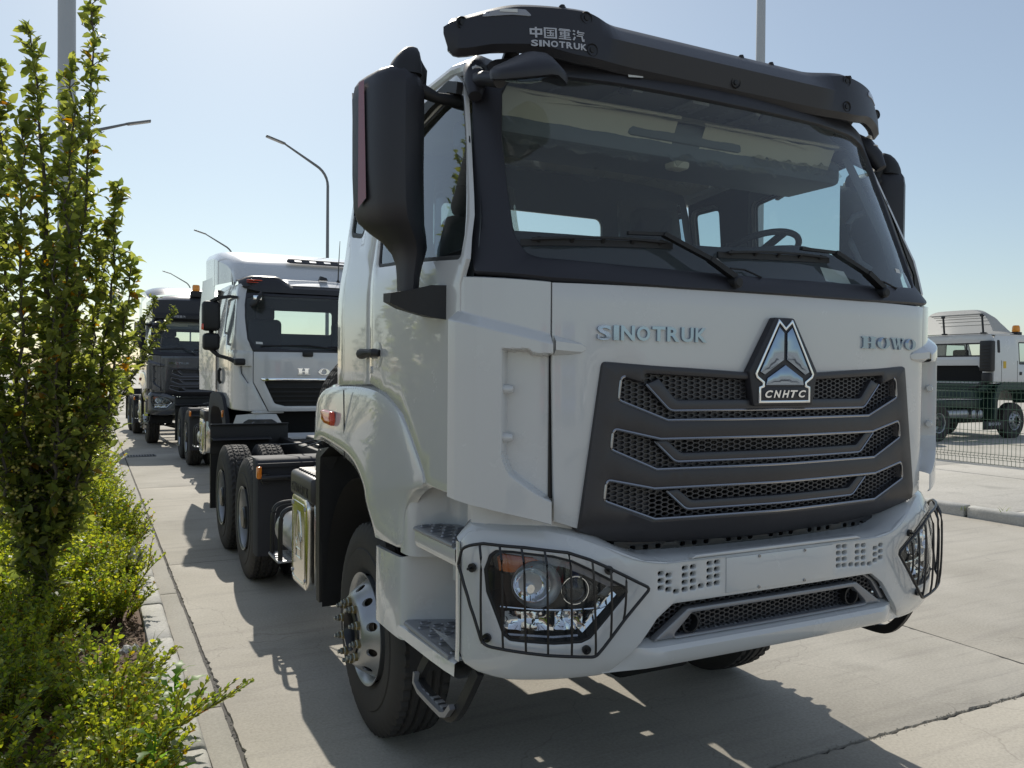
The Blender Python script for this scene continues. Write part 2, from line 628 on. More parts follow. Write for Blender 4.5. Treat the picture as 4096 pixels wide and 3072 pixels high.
def rnd(pts, r=0.02, n=4):
    """round the corners of a closed polygon; a vertex may carry its own radius"""
    out = []
    m = len(pts)
    for i in range(m):
        p = Vector(pts[i][:2])
        a = Vector(pts[i - 1][:2])
        b_ = Vector(pts[(i + 1) % m][:2])
        rr = pts[i][2] if len(pts[i]) > 2 else r
        va, vb = (a - p), (b_ - p)
        la, lb = va.length, vb.length
        if rr <= 0 or la < 1e-6 or lb < 1e-6:
            out.append((p.x, p.y))
            continue
        va /= la
        vb /= lb
        c = max(-1, min(1, va.dot(vb)))
        ang = math.acos(c)
        if ang > 3.05:
            out.append((p.x, p.y))
            continue
        d = min(rr / math.tan(ang / 2), 0.48 * la, 0.48 * lb)
        p0, p1 = p + va * d, p + vb * d
        for k in range(n + 1):
            t = k / n
            q = p0 * (1 - t) ** 2 + p * 2 * t * (1 - t) + p1 * t ** 2
            out.append((q.x, q.y))
    return out


def area2(p):
    return 0.5 * sum(p[i - 1][0] * p[i][1] - p[i][0] * p[i - 1][1] for i in range(len(p)))


def resample(p, step):
    out = []
    m = len(p)
    for i in range(m):
        a, b_ = p[i], p[(i + 1) % m]
        L = math.hypot(b_[0] - a[0], b_[1] - a[1])
        if L < 1e-6: continue
        k = max(1, int(math.ceil(L / step)))
        for j in range(k):
            out.append((a[0] + (b_[0] - a[0]) * j / k, a[1] + (b_[1] - a[1]) * j / k))
    return out


def inset(p, d):
    """move a closed loop to its left by d"""
    m = len(p)
    out = []
    for i in range(m):
        a, q, b_ = Vector(p[i - 1]), Vector(p[i]), Vector(p[(i + 1) % m])
        e1 = (q - a)
        e2 = (b_ - q)
        if e1.length < 1e-9 or e2.length < 1e-9:
            out.append((q.x, q.y))
            continue
        e1.normalize()
        e2.normalize()
        n1 = Vector((-e1.y, e1.x))
        n2 = Vector((-e2.y, e2.x))
        k = (n1 + n2)
        if k.length < 1e-6: k = n1.copy()
        k.normalize()
        c = max(0.45, k.dot(n1))
        q2 = q + k * (d / c)
        out.append((q2.x, q2.y))
    return out


def inside(pts, poly):
    pts = np.asarray(pts)
    poly = np.asarray(poly)
    x, y = pts[:, 0], pts[:, 1]
    r = np.zeros(len(pts), bool)
    x0, y0 = poly[:, 0], poly[:, 1]
    x1, y1 = np.roll(x0, -1), np.roll(y0, -1)
    for i in range(len(poly)):
        if y0[i] == y1[i]: continue
        c = ((y0[i] > y) != (y1[i] > y)) & (x < (x1[i] - x0[i]) * (y - y0[i]) / (y1[i] - y0[i]) + x0[i])
        r ^= c
    return r


def fill(loops, step):
    """triangulate outer loop with holes and interior grid points: verts, tris"""
    vs, es = [], []
    for lp in loops:
        n0 = len(vs)
        vs += lp
        es += [(n0 + i, n0 + (i + 1) % len(lp)) for i in range(len(lp))]
    arr = np.array(vs)
    if step:
        mn, mx = arr.min(0), arr.max(0)
        gx = np.arange(mn[0] + step / 2, mx[0], step)
        gy = np.arange(mn[1] + step / 2, mx[1], step)
        if len(gx) and len(gy):
            g = np.stack(np.meshgrid(gx, gy), -1).reshape(-1, 2)
            ok = inside(g, loops[0])
            for h in loops[1:]: ok &= ~inside(g, h)
            g = g[ok]
            if len(g):
                dm = np.min(((g[:, None, :] - arr[None]) ** 2).sum(-1), 1)
                g = g[dm > (0.45 * step) ** 2]
                vs = vs + [tuple(q) for q in g]
    res = delaunay_2d_cdt([Vector(q) for q in vs], es, [], 0, 1e-6)
    V = [(q.x, q.y) for q in res[0]]
    T = [tuple(f) for f in res[2]]
    A = np.array(V)
    cen = np.array([A[list(t)].mean(0) for t in T])
    ok = inside(cen, loops[0])
    for h in loops[1:]: ok &= ~inside(cen, h)
    out = []
    for t, k in zip(T, ok):
        if k:
            if area2([V[i] for i in t]) < 0: t = t[::-1]
            out.append(t)
    return V, out


def plate(mb, outline, holes, mp, depth=0.02, bev=0.006, step=0.08, bstep=None, back=False, d0=0.0, flip=False):
    """a panel with holes in (u,v), bevelled rim, mapped by mp(u,v,d); front face at d0+depth"""
    bstep = bstep or step or 0.2
    o = list(outline)
    if area2(o) < 0: o = o[::-1]
    loops = [resample(o, bstep)]
    for h in holes:
        h = list(h)
        if area2(h) > 0: h = h[::-1]
        loops.append(resample(h, bstep))
    ins = [inset(l, bev) for l in loops] if bev > 0 else loops
    V, T = fill(ins, step)
    fl = (lambda t: tuple(reversed(t))) if flip else (lambda t: tuple(t))
    mb.add([mp(u, v, d0 + depth) for u, v in V], [fl(t) for t in T])
    if back:
        V2, T2 = fill(loops, step)
        mb.add([mp(u, v, d0) for u, v in V2], [fl(t[::-1]) for t in T2])
    for l, i in zip(loops, ins):
        n = len(l)
        rows = []
        if bev > 0:
            mid = [((a[0] * 0.29 + b_[0] * 0.71), (a[1] * 0.29 + b_[1] * 0.71)) for a, b_ in zip(i, l)]
            rows.append([mp(u, v, d0 + depth) for u, v in i])
            rows.append([mp(u, v, d0 + depth - bev * 0.29) for u, v in mid])
            rows.append([mp(u, v, d0 + depth - bev) for u, v in l])
        else:
            rows.append([mp(u, v, d0 + depth) for u, v in l])
        rows.append([mp(u, v, d0) for u, v in l])
        mb.grid(rows, close_v=True, flip=not flip)
    return mb


def strip(mb, path, mp, r=0.005, d=0.0, closed=False, step=0.05, n=6):
    """a bead that follows a (u,v) path on a mapped surface"""
    pts = []
    m = len(path)
    for i in range(m if closed else m - 1):
        a, b_ = path[i], path[(i + 1) % m]
        L = math.hypot(b_[0] - a[0], b_[1] - a[1])
        k = max(1, int(L / step))
        pts += [(lerp(a[0], b_[0], j / k), lerp(a[1], b_[1], j / k)) for j in range(k)]
    if not closed: pts.append(path[-1])
    return mb.tube([mp(u, v, d) for u, v in pts], r, n, closed=closed)


def hermite(xs, ys, x):
    n = len(xs)
    if x <= xs[0]: return ys[0] + (ys[1] - ys[0]) / (xs[1] - xs[0]) * (x - xs[0]) * 0
    if x >= xs[-1]: return ys[-1] + (ys[-1] - ys[-2]) / (xs[-1] - xs[-2]) * (x - xs[-1])
    d = [(ys[i + 1] - ys[i]) / (xs[i + 1] - xs[i]) for i in range(n - 1)]
    m = [0.0] + [(0 if d[i - 1] * d[i] <= 0 else 2 * d[i - 1] * d[i] / (d[i - 1] + d[i])) for i in range(1, n - 1)] + [d[-1]]
    i = max(k for k in range(n - 1) if xs[k] <= x)
    h = xs[i + 1] - xs[i]
    t = (x - xs[i]) / h
    return ((2 * t ** 3 - 3 * t ** 2 + 1) * ys[i] + (t ** 3 - 2 * t ** 2 + t) * h * m[i] + (-2 * t ** 3 + 3 * t ** 2) * ys[i + 1] + (t ** 3 - t ** 2) * h * m[i + 1])


class Plan:
    """bowed vertical front: half plan curve (x, y), symmetric in x, followed by arc length"""
    def __init__(self, pts, extra=()):
        xs = [p[0] for p in pts]
        ys = [p[1] for p in pts]
        P = [(x, hermite(xs, ys, x)) for x in np.linspace(0, xs[-1], 260)]
        P += list(extra)
        self.P = np.array(P)
        self.S = np.concatenate([[0], np.cumsum(np.hypot(*np.diff(self.P, axis=0).T))])

    def y(self, x):
        return float(np.interp(abs(x), self.P[:, 0], self.P[:, 1]))

    def s(self, x):
        return math.copysign(float(np.interp(abs(x), self.P[:, 0], self.S)), x)

    def at(self, s, d=0.0):
        a = abs(s)
        x = float(np.interp(a, self.S, self.P[:, 0]))
        y = float(np.interp(a, self.S, self.P[:, 1]))
        x0, x1 = np.interp([max(0, a - 0.015), a + 0.015], self.S, self.P[:, 0])
        y0, y1 = np.interp([max(0, a - 0.015), a + 0.015], self.S, self.P[:, 1])
        t = np.array([x1 - x0, y1 - y0])
        L = np.hypot(*t) or 1
        t /= L
        nx, ny = t[1], -t[0]
        x += nx * d
        y += ny * d
        return (math.copysign(x, s) if a > 1e-9 else 0.0, y)


def text_mb(s, size, extrude, bevel=0.0, offset=0.0, shear=0.0, space=1.0):
    """built-in font -> list of (MB in x/z plane facing -y, centred per whole string)"""
    cu = bpy.data.curves.new('txt', 'FONT')
    cu.body = s
    cu.size = size
    cu.extrude = extrude
    cu.bevel_depth = bevel
    cu.bevel_resolution = 1
    cu.offset = offset
    cu.shear = shear
    cu.space_character = space
    cu.resolution_u = 3
    ob = bpy.data.objects.new('txt', cu)
    me = ob.to_mesh()
    mb = MB()
    mb.add([(v.co.x, -v.co.z, v.co.y) for v in me.vertices], [tuple(p.vertices) for p in me.polygons])
    ob.to_mesh_clear()
    bpy.data.objects.remove(ob)
    bpy.data.curves.remove(cu)
    return mb


def fit(mb, x0, x1, z0, z1):
    xs = [p[0] for p in mb.v]
    zs = [p[2] for p in mb.v]
    ax, bx, az, bz = min(xs), max(xs), min(zs), max(zs)
    mb.v = [(x0 + (p[0] - ax) / (bx - ax) * (x1 - x0), p[1], z0 + (p[2] - az) / (bz - az) * (z1 - z0)) for p in mb.v]
    return mb

# ================================================================== THE SETTING
gm = MB()
gm.add([(-900, -300, -0.06), (1200, -300, -0.06), (1200, 1800, -0.06), (-900, 1800, -0.06)], [(0, 1, 2, 3)])
tag(gm.build('ground', YARD, smooth=0), kind='structure')


def ragged(x0, x1, y0, y1, amp, seed, step=0.06, chips=0.0):
    rg = random.Random(seed)
    p = resample([(x0, y0), (x1, y0), (x1, y1), (x0, y1)], step)
    out = []
    for x, y in p:
        near = min(abs(x - x0), abs(x - x1), abs(y - y0), abs(y - y1))
        n = noise.noise((x * 3.1 + seed, y * 3.1, seed * 1.7)) * amp * 1.3 + noise.noise((x * 17, y * 17, seed)) * amp
        c = 0.0
        if chips and rg.random() < chips: c = rg.uniform(0.004, 0.016)
        ox = (1 if abs(x - x0) < 1e-6 else -1 if abs(x - x1) < 1e-6 else 0)
        oy = (1 if abs(y - y0) < 1e-6 else -1 if abs(y - y1) < 1e-6 else 0)
        k = max(0, amp * 0.8 + n + c)
        out.append((x + ox * k, y + oy * k))
    return out


flat = lambda z: (lambda u, v, d: (u, v, z + d))
pv = MB().add([(-1.785, -12, -0.014), (7.95, -12, -0.014), (7.95, 64, -0.014), (-1.785, 64, -0.014)], [(0, 1, 2, 3)])
pavement = tag(pv.build('concrete_pavement', JOINT, smooth=0), kind='structure')
ye = [-10.6, -5.05, 0.50, 6.07, 11.70, 17.3, 22.9, 28.5, 34.1, 39.7, 45.3, 50.9, 56.5, 62]
xe = [-1.772, 3.0, 7.94]
for i in range(2):
    for j in range(len(ye) - 1):
        mb = MB()
        near = j in (1, 2)
        ol = ragged(xe[i] + 0.003, xe[i + 1] - 0.003, ye[j] + 0.005, ye[j + 1] - 0.005, 0.005 if near else 0.004, i * 20 + j,
                    0.04 if near else 0.25, 0.16 if near else 0)
        plate(mb, ol, [], flat(-0.10), 0.10, 0.004, 0, bstep=9)
        mb.build('slab', CONC, pavement, smooth=30)
# crumbled mortar along the near joint
rg = random.Random(5)
cm = MB()
for k in range(900):
    t = rg.random()
    x = lerp(0.2, 3.0, t)
    y = 0.50 + rg.gauss(0, 0.012)
    if rg.random() < 0.3:
        x, y = rg.gauss(-1.775, 0.010), rg.uniform(0.5, 9)
    s = rg.uniform(0.002, 0.008)
    a = rg.random() * 6
    zz = -0.004 + rg.random() * 0.004
    cm.add([(x + s * math.cos(a), y + s * math.sin(a), zz), (x + s * math.cos(a + 2.1), y + s * math.sin(a + 2.1), zz),
            (x + s * math.cos(a + 4.2), y + s * math.sin(a + 4.2), zz), (x, y, zz + s)], [(0, 1, 3), (1, 2, 3), (2, 0, 3)])
tag(cm.build('joint_crumbs', GUTTER, smooth=0, weld=False), kind='stuff')

gt = MB()
for j in range(26):
    y0 = -8 + j * 2.6
    plate(gt, ragged(-1.925, -1.783, y0 + 0.004, y0 + 2.596, 0.004, 90 + j, 0.08), [], flat(-0.1), 0.098, 0.005, 0, bstep=9)
tag(gt.build('gutter', GUTTER), kind='structure')

# kerb on the left, each stone its own piece
kb = MB().box(-2.07, -1.96, -8, 60, -0.10, 0.015)
kerb = tag(kb.build('kerb', JOINT, smooth=0), kind='structure')
prof = [(-1.928, -0.06), (-1.928, 0.012), (-1.938, 0.05), (-1.952, 0.108), (-1.960, 0.126), (-1.976, 0.135), (-2.085, 0.137), (-2.103, 0.130), (-2.108, 0.11), (-2.108, -0.06)]
stones = []
for vrt in range(3):
    mb = MB()
    loops = []
    L = 0.868
    for t in (0, 0.008, 0.2, 0.45, 0.7, L - 0.008, L):
        k = 0.004 if t in (0, L) else 0
        loops.append([(x + (k if x < -2.0 else -k if x > -1.99 else 0) + 0.0012 * noise.noise((t * 9 + vrt, x * 30, z * 30)), t, z - (k if z > 0.1 else 0) + 0.001 * noise.noise((t * 7, x * 20, vrt))) for x, z in prof])
    mb.loft(loops)
    stones.append(mb.mesh('kerb_stone', CONC2, 40))
for k in range(62):
    y0 = -5.36 + k * 0.872
    link('kerb_stone', stones[k % 3], CONC2, kerb, (RNG.normal(0, 0.0015), y0 + 0.002, RNG.normal(0, 0.0015)), (0, RNG.normal(0, 0.003), RNG.normal(0, 0.001)))

# planting bed
rows = []
for i in range(90):
    y = -5 + i * 0.16 if i < 70 else 6.2 + (i - 70) * 2.9
    rows.append([(x, y, (0.075 if x > -2.2 else 0.085) + 0.035 * noise.noise((x * 2.3, y * 2.3, 0)) + 0.02 * noise.noise((x * 9, y * 9, 2))) for x in
                 [-2.105, -2.15, -2.22, -2.3, -2.4, -2.5, -2.6, -2.75, -2.9, -3.1, -3.4, -3.8, -4.5, -5.5, -7.0]])
bed = MB().grid(rows, flip=True)
tag(bed.build('planting_bed', SOIL, smooth=80), kind='structure')
ch = MB()
for k in range(5200):
    y = rg.uniform(0.2, 8)
    x = -2.13 - abs(rg.gauss(0, 0.5))
    L = rg.uniform(0.006, 0.035)
    w = rg.uniform(0.002, 0.006)
    a = rg.random() * math.pi
    z = 0.083 + 0.035 * noise.noise((x * 2.3, y * 2.3, 0)) + rg.uniform(0.004, 0.02)
    c, s = math.cos(a), math.sin(a)
    h = rg.uniform(-0.01, 0.01)
    ch.add([(x - c * L - s * w, y - s * L + c * w, z - h), (x - c * L + s * w, y - s * L - c * w, z - h), (x + c * L + s * w, y + s * L - c * w, z + h), (x + c * L - s * w, y + s * L + c * w, z + h)], [(0, 1, 2, 3)])
tag(ch.build('bark_mulch', CHIP, smooth=0, weld=False), kind='stuff')
lp = MB().add([(-60, -40, 0.0), (-7.0, -40, 0.0), (-7.0, 200, 0.0), (-60, 200, 0.0)], [(0, 1, 2, 3)])
tag(lp.build('side_road', YARD, smooth=0), kind='structure')

# right-hand kerb, walkway and yard
kb2 = MB().box(7.99, 8.08, -10, 60, -0.1, 0.02)
kerb2 = tag(kb2.build('kerb', JOINT, smooth=0), kind='structure')
prof2 = [(7.95, -0.06), (7.95, 0.10), (7.957, 0.128), (7.975, 0.143), (8.0, 0.148), (8.09, 0.148), (8.1, 0.14), (8.1, -0.06)]
mb = MB()
L = 0.74
mb.loft([[(x + (0.005 if (t in (0, L) and x < 8) else 0), t, z - (0.005 if t in (0, L) and z > 0.1 else 0)) for x, z in prof2] for t in (0, 0.008, 0.25, 0.5, L - 0.008, L)])
st2 = mb.mesh('kerb_stone', CONC2, 40)
for k in range(60):
    link('kerb_stone', st2, CONC2, kerb2, (RNG.normal(0, 0.004), -6.0 + k * 0.752, RNG.normal(0, 0.003)), (0, 0, RNG.normal(0, 0.003)))
wk = MB().add([(8.09, -12, 0.11), (13.6, -12, 0.11), (13.6, 60, 0.11), (8.09, 60, 0.11)], [(0, 1, 2, 3)])
walk = tag(wk.build('walkway', JOINT, smooth=0), kind='structure')
for x0, x1 in ((8.108, 11.66), (11.70, 13.58)):
    for j in range(14):
        y0 = -8 + j * 4.0
        mb = MB()
        plate(mb, ragged(x0, x1, y0 + 0.006, y0 + 3.994, 0.006, 300 + j, 0.2), [], flat(0.05), 0.082, 0.004, 0, bstep=9)
        mb.build('slab', WALK, walk, smooth=30)
yd = MB().add([(13.6, -40, 0.02), (160, -40, 0.02), (160, 220, 0.02), (13.6, 220, 0.02)], [(0, 1, 2, 3)])
tag(yd.build('yard', YARD, smooth=0), kind='structure')

# drain grate let into the pavement edge
dg = empty('drain_grate', (-1.46, 16.95, 0.0))
tag(dg, 'dark slotted drain grate in the pavement beside the far planted kerb', 'drain')
mb = MB().box(-0.27, 0.27, -0.17, 0.17, 0.002, 0.006)
mb.build('pit', VOIDM, dg, smooth=0)
mb = MB()
mb.box(-0.29, 0.29, -0.19, -0.165, 0.003, 0.014).box(-0.29, 0.29, 0.165, 0.19, 0.003, 0.014).box(-0.29, -0.265, -0.165, 0.165, 0.003, 0.014).box(0.265, 0.29, -0.165, 0.165, 0.003, 0.014)
mb.build('frame', LAMPDARK, dg, smooth=0)
bar = MB().box(-0.012, 0.012, -0.164, 0.164, 0.004, 0.013).mesh('grate_bar', LAMPDARK, 0)
for k in range(9): link('grate_bar', bar, LAMPDARK, dg, (-0.22 + k * 0.055, 0, 0))

# ------------------------------------------------------------------ lamp posts and masts
def lamp(x, y, h, reach, label, side=-1, rise=0.55):
    t = empty('street_lamp', (x, y, 0))
    tag(t, label, 'street lamp', 'street lamps along the road')
    pole = MB()
    n = 10
    path = [(0, 0, z) for z in np.linspace(0.25, h - 1.1, 8)]
    rr = [lerp(0.085, 0.055, k / 7) for k in range(8)]
    for k in range(1, 7):
        a = k / 6 * R(64)
        path.append((side * 0.85 * (1 - math.cos(a)), 0, h - 1.1 + 0.85 * math.sin(a)))
        rr.append(0.052)
    ex, ez = path[-1][0], path[-1][2]
    path.append((side * (reach - 0.55), 0, ez + rise))
    rr.append(0.035)
    pole.tube(path, rr, n)
    pole.build('pole', LAMPDARK, t)
    MB().box(-0.19, 0.19, -0.19, 0.19, 0, 0.03, 0.005).lathe([(0.03, 0.12), (0.3, 0.10)], 12, (0, 0, 0), 'z').build('base', LAMPDARK, t)
    hd = MB().box(-0.36, 0.36, -0.11, 0.11, -0.03, 0.03, 0.02)
    hd.box(-0.40, -0.30, -0.05, 0.05, -0.025, 0.04, 0.01) if side > 0 else hd.box(0.30, 0.40, -0.05, 0.05, -0.025, 0.04, 0.01)
    h_ = hd.build('lamp_head', LAMPDARK, t)
    h_.location = (side * (reach - 0.25), 0, ez + rise + 0.075 * 1.0)
    h_.rotation_euler = (0, -side * R(16), 0)
    pn = MB().box(-0.30, 0.30, -0.09, 0.09, -0.036, -0.029, 0.003).build('light_panel', DECAL, h_)
    return t


lamp(5.95, 30, 10.3, 2.3, 'grey curved-arm street lamp standing nearest behind the second white truck', rise=0.72)
lamp(5.9, 54, 10.3, 2.3, 'grey street lamp arm showing just above the white truck roof fairing', rise=0.72)
lamp(5.85, 79, 10.3, 2.3, 'farthest street lamp arm above the grey truck with the beacon', rise=0.72)
lamp(-2.95, 26.5, 9.6, 2.15, 'street lamp half hidden by the fruit tree, arm reaching right', side=1, rise=0.42)


def mast(name, x, y, r0, r1, h, label):
    t = empty(name, (x, y, 0))
    tag(t, label, 'pole', 'tall pale masts')
    MB().tube([(0, 0, z) for z in np.linspace(0.05, h, 14)], [lerp(r0, r1, k / 13) for k in range(14)], 20).build('shaft', LAMPGREY, t)
    mb = MB().lathe([(0, r0 + 0.2), (0.05, r0 + 0.2), (0.05, r0 + 0.02)], 20, (0, 0, 0), 'z')
    mb.build('base_flange', LAMPGREY, t)
    b_ = MB().lathe([(0.05, 0.03), (0.1, 0.03), (0.1, 0.0)], 6, (0, 0, 0), 'z').mesh('bolt', LAMPDARK, 30)
    for k in range(8): link('bolt', b_, LAMPDARK, t, ((r0 + 0.12) * math.cos(k * 0.785), (r0 + 0.12) * math.sin(k * 0.785), 0))
    for k in range(3):
        z = h - 1.2 + k * 0.05
    MB().lathe([(h - 1.6, r1 + 0.02), (h - 1.6, 0.9), (h - 1.45, 0.9), (h - 1.45, r1 + 0.02)], 24, (0, 0, 0), 'z').build('lamp_ring', LAMPGREY, t)
    fl = MB().box(-0.18, 0.18, 0.75, 1.1, h - 1.8, h - 1.4, 0.03).mesh('floodlight', LAMPDARK, 30)
    for k in range(8): link('floodlight', fl, LAMPDARK, t, rot=(0, 0, k * 0.785))


mast('light_mast', -2.86, 16.5, 0.17, 0.155, 22, 'thick pale grey mast rising behind the fruit tree on the left')
mast('light_mast', 24.86, 26.0, 0.27, 0.16, 30, 'tall pale mast behind the white cab, also seen through its window')

# ------------------------------------------------------------------ green mesh fence
def fence_panel(y0, y1, label):
    t = empty('mesh_fence', (13.4, y0, 0.12))
    tag(t, label, 'fence', 'green mesh fence panels')
    H = 1.66
    vz = [(0, 0), (0, 0.12), (0.035, 0.165), (0, 0.21), (0, H - 0.21), (0.045, H - 0.15), (0, H - 0.09), (0, H)]
    vw = MB().tube([(-x, 0, z) for x, z in vz], 0.0046, 5).mesh('upright_wire', GREENW, 60)
    n = int((y1 - y0) / 0.082)
    for k in range(n): link('upright_wire', vw, GREENW, t, (0, 0.04 + k * 0.082, 0))
    hw = MB().tube([(0, 0, 0), (0, y1 - y0, 0)], 0.0048, 5).mesh('cross_wire', GREENW, 60)
    for z, x in [(0.02, 0), (0.115, 0), (0.165, -0.035), (0.215, 0), (0.44, 0), (0.67, 0), (0.90, 0), (1.12, 0), (1.32, 0), (H - 0.215, 0), (H - 0.15, -0.045), (H - 0.085, 0), (H - 0.012, 0)]:
        link('cross_wire', hw, GREENW, t, (x + 0.006, 0, z))
    MB().box(-0.03, 0.03, -0.03, 0.03, -0.05, H + 0.05, 0.004).build('post', GREENW, t)
    MB().box(-0.032, 0.032, -0.032, 0.032, H + 0.051, H + 0.07, 0.004).build('post_cap', BLACKP, t)


fence_panel(6.62, 9.62, 'green wire mesh fence panel in front of the parked white cab')
fence_panel(9.68, 12.68, 'green wire mesh fence panel hidden mostly behind the white truck')
fence_panel(3.56, 6.56, 'green wire mesh fence panel just past the right picture edge')

# ================================================================== WHEELS
def tyre_mesh(name, Rr, w, rim_r, n=60, style='drive'):
    """tyre about the x axis, outer sidewall at x=0, inner at x=w; real tread blocks"""
    steps = 4 if style == 'drive' else 3
    N = n * steps
    hw = w / 2
    # profile: (axial, radius, tread flag)
    side = [(0.030, rim_r - 0.012), (0.018, rim_r + 0.012), (0.010, rim_r + 0.03), (0.002, rim_r + 0.075), (0.0, rim_r + 0.12),
            (0.006, rim_r + 0.125), (0.004, rim_r + 0.13), (0.008, Rr - 0.075), (0.016, Rr - 0.045), (0.026, Rr - 0.022), (0.036, Rr - 0.006)]
    tread = np.linspace(0.036, w - 0.036, 22)
    rows = []
    for k in range(N):
        a = 2 * math.pi * k / N
        ph = k % steps
        row = []
        for i, (h, r) in enumerate(side):
            rr = r
            if i >= 8:
                lug = (ph < steps - 1)
                rr = r - (0 if lug else 0.014 * (i - 7) / 3)
            row.append((h, rr))
        for i, h in enumerate(tread):
            u = (h - 0.036) / (w - 0.072)
            crown = -0.006 * (2 * u - 1) ** 2
            g = 0.0
            sh = int(round(2 * math.sin(u * math.pi * 4)))
            if style == 'drive':
                if (k + sh) % steps == steps - 1: g = 0.013
                for c in (0.24, 0.5, 0.76):
                    wob = 0.018 * (1 if (k // 2) % 2 else -1)
                    if abs(u - c - wob) < 0.024: g = 0.014
            else:
                for c in (0.2, 0.4, 0.6, 0.8):
                    if abs(u - c) < 0.026: g = 0.016
                if (u < 0.2 or u > 0.8) and ph == steps - 1: g = 0.014
                if 0.2 < u < 0.8 and (k + int(u * 9)) % 9 == 0: g = max(g, 0.006)
            row.append((h, Rr + crown - g))
        for h, r in reversed(side):
            row.append((w - h, r))
        rows.append([(h, r * math.cos(a), r * math.sin(a)) for h, r in row])
    return MB().grid(rows, close_u=True).mesh(name, RUBBER, 28)


TY_F = tyre_mesh('tyre', 0.545, 0.30, 0.286, 54, 'rib')
TY_R = tyre_mesh('tyre', 0.545, 0.285, 0.286, 50, 'drive')


def rim_front():
    """steer wheel: convex steel disc with hand holes; outer face towards -x (x=0 is the tyre's outer wall)"""
    mb = MB()
    prof = [(0.06, 0.262), (0.012, 0.268), (0.004, 0.284), (-0.004, 0.286), (0.0, 0.276), (0.02, 0.262), (0.05, 0.252)]
    mb.lathe(prof, 56)
    # disc with ten oval hand holes, developed flat and wrapped round the axle
    RR = 0.2
    def mp(u, v, d):
        x = float(np.interp(v, [0.10, 0.155, 0.175, 0.20, 0.235, 0.256], [-0.062, -0.066, -0.062, -0.035, 0.02, 0.05]))
        return (x - d, v * math.cos(u / RR), v * math.sin(u / RR))
    W = 2 * math.pi * RR
    hol = []
    for k in range(10):
        c = (k + .5) * W / 10
        hol.append([(c + .021 * math.cos(q), .2085 + .0165 * math.sin(q)) for q in np.linspace(0, 2 * math.pi, 19)[:-1]])
    V_, T_ = fill([resample([(0, .098), (W, .098), (W, .256), (0, .256)], .012)] + [h[::-1] for h in hol], .012)
    mb.add([mp(u, v, 0) for u, v in V_], T_)
    for h in hol: mb.grid([[mp(u, v, 0) for u, v in h], [mp(u, v, -.012) for u, v in h]], close_v=True)
    return mb.mesh('rim', STEEL, 40)


def rim_rear():
    mb = MB()
    mb.lathe([(0.20, 0.10), (0.185, 0.17), (0.17, 0.20), (0.16, 0.245), (0.10, 0.252), (0.04, 0.256), (0.012, 0.264), (0.004, 0.284), (-0.003, 0.286), (0.0, 0.276)], 56)
    return mb.mesh('rim', STEEL, 40)


RIM_F, RIM_R = rim_front(), rim_rear()
HUB_F = MB().lathe([(-0.055, 0.128), (-0.072, 0.125), (-0.078, 0.105), (-0.060, 0.094), (-0.03, 0.09), (-0.035, 0.05), (-0.045, 0.0)], 36).lathe([(0.06, 0.02), (0.06, 0.215), (0.24, 0.215), (0.24, 0.02)], 30).mesh('front_wheel', BLACKM, 35)
HUB_R = MB().lathe([(-0.005, 0.0), (-0.005, 0.085), (0.01, 0.10), (0.14, 0.105), (0.19, 0.14)], 32).mesh('rear_wheel', BLACKM, 35)
HUB_I = MB().lathe([(0.06, 0.05), (0.06, 0.20), (0.26, 0.20), (0.26, 0.05)], 24).mesh('rear_wheel', BLACKM, 35)
NUT = MB().lathe([(0, 0.020), (-0.006, 0.021), (-0.009, 0.0165), (-0.026, 0.0165), (-0.028, 0.013)], 6).lathe([(-0.025, 0.0105), (-0.040, 0.0105), (-0.042, 0.008), (-0.042, 0.0)], 10).mesh('wheel_nut', NUTM, 30)
NUTB = MB().lathe([(0.0, 0.022), (-0.014, 0.022), (-0.016, 0.017)], 6).lathe([(-0.016, 0.0168), (-0.03, 0.0168)], 6).mesh('nut_seat', ZINC, 30)


def front_wheel(t, x, y, side):
    """side -1: image-left wheel (outer face to -x); +1 mirrored by a half turn"""
    w = link('front_wheel', HUB_F, BLACKM, t, (x, y, 0.545), (0, 0, 0 if side < 0 else math.pi))
    link('tyre', TY_F, RUBBER, w)
    link('rim', RIM_F, STEEL, w)
    for k in range(10):
        a = k * math.pi / 5 + 0.2
        link('nut_seat', NUTB, ZINC, w, (-0.064, 0.145 * math.cos(a), 0.145 * math.sin(a)))
        link('wheel_nut', NUT, NUTM, w, (-0.076, 0.145 * math.cos(a), 0.145 * math.sin(a)))
    return w


def rear_wheels(t, y, side, xo=1.215):
    rz = 0 if side < 0 else math.pi
    w = link('rear_wheel', HUB_R, BLACKM, t, (side * xo, y, 0.545), (0, 0, rz))
    link('tyre', TY_R, RUBBER, w, rot=(0.11 * y, 0, 0))
    link('rim', RIM_R, STEEL, w)
    for k in range(10):
        a = k * math.pi / 5
        link('wheel_nut', NUT, NUTM, w, (0.17, 0.165 * math.cos(a), 0.165 * math.sin(a)))
    w2 = link('rear_wheel', HUB_I, BLACKM, t, (side * (xo - 0.335), y, 0.545), (0, 0, rz))
    link('tyre', TY_R, RUBBER, w2, rot=(0.11 * y + 1, 0, 0))
    link('rim', RIM_R, STEEL, w2)


# ================================================================== CAB SURFACES
CABP = Plan([(0, .03), (.5, .045), (.8, .08), (.993, .12), (1.12, .185), (1.2, .255)], [(1.222, .29), (1.238, .325), (1.245, .36), (1.2451, .5)])
GRP = Plan([(0, -.004), (.18, .006), (.5, .033), (.8, .064), (1.0, .085)])
BMP = Plan([(0, 0), (.6, .006), (.75, .025), (.9, .055), (1.05, .11), (1.15, .175), (1.22, .26)], [(1.236, .295), (1.245, .34), (1.2455, .42)])
TOPP = Plan([(0, .34), (.5, .362), (.8, .42), (1.0, .5), (1.1, .565), (1.2, .66)])


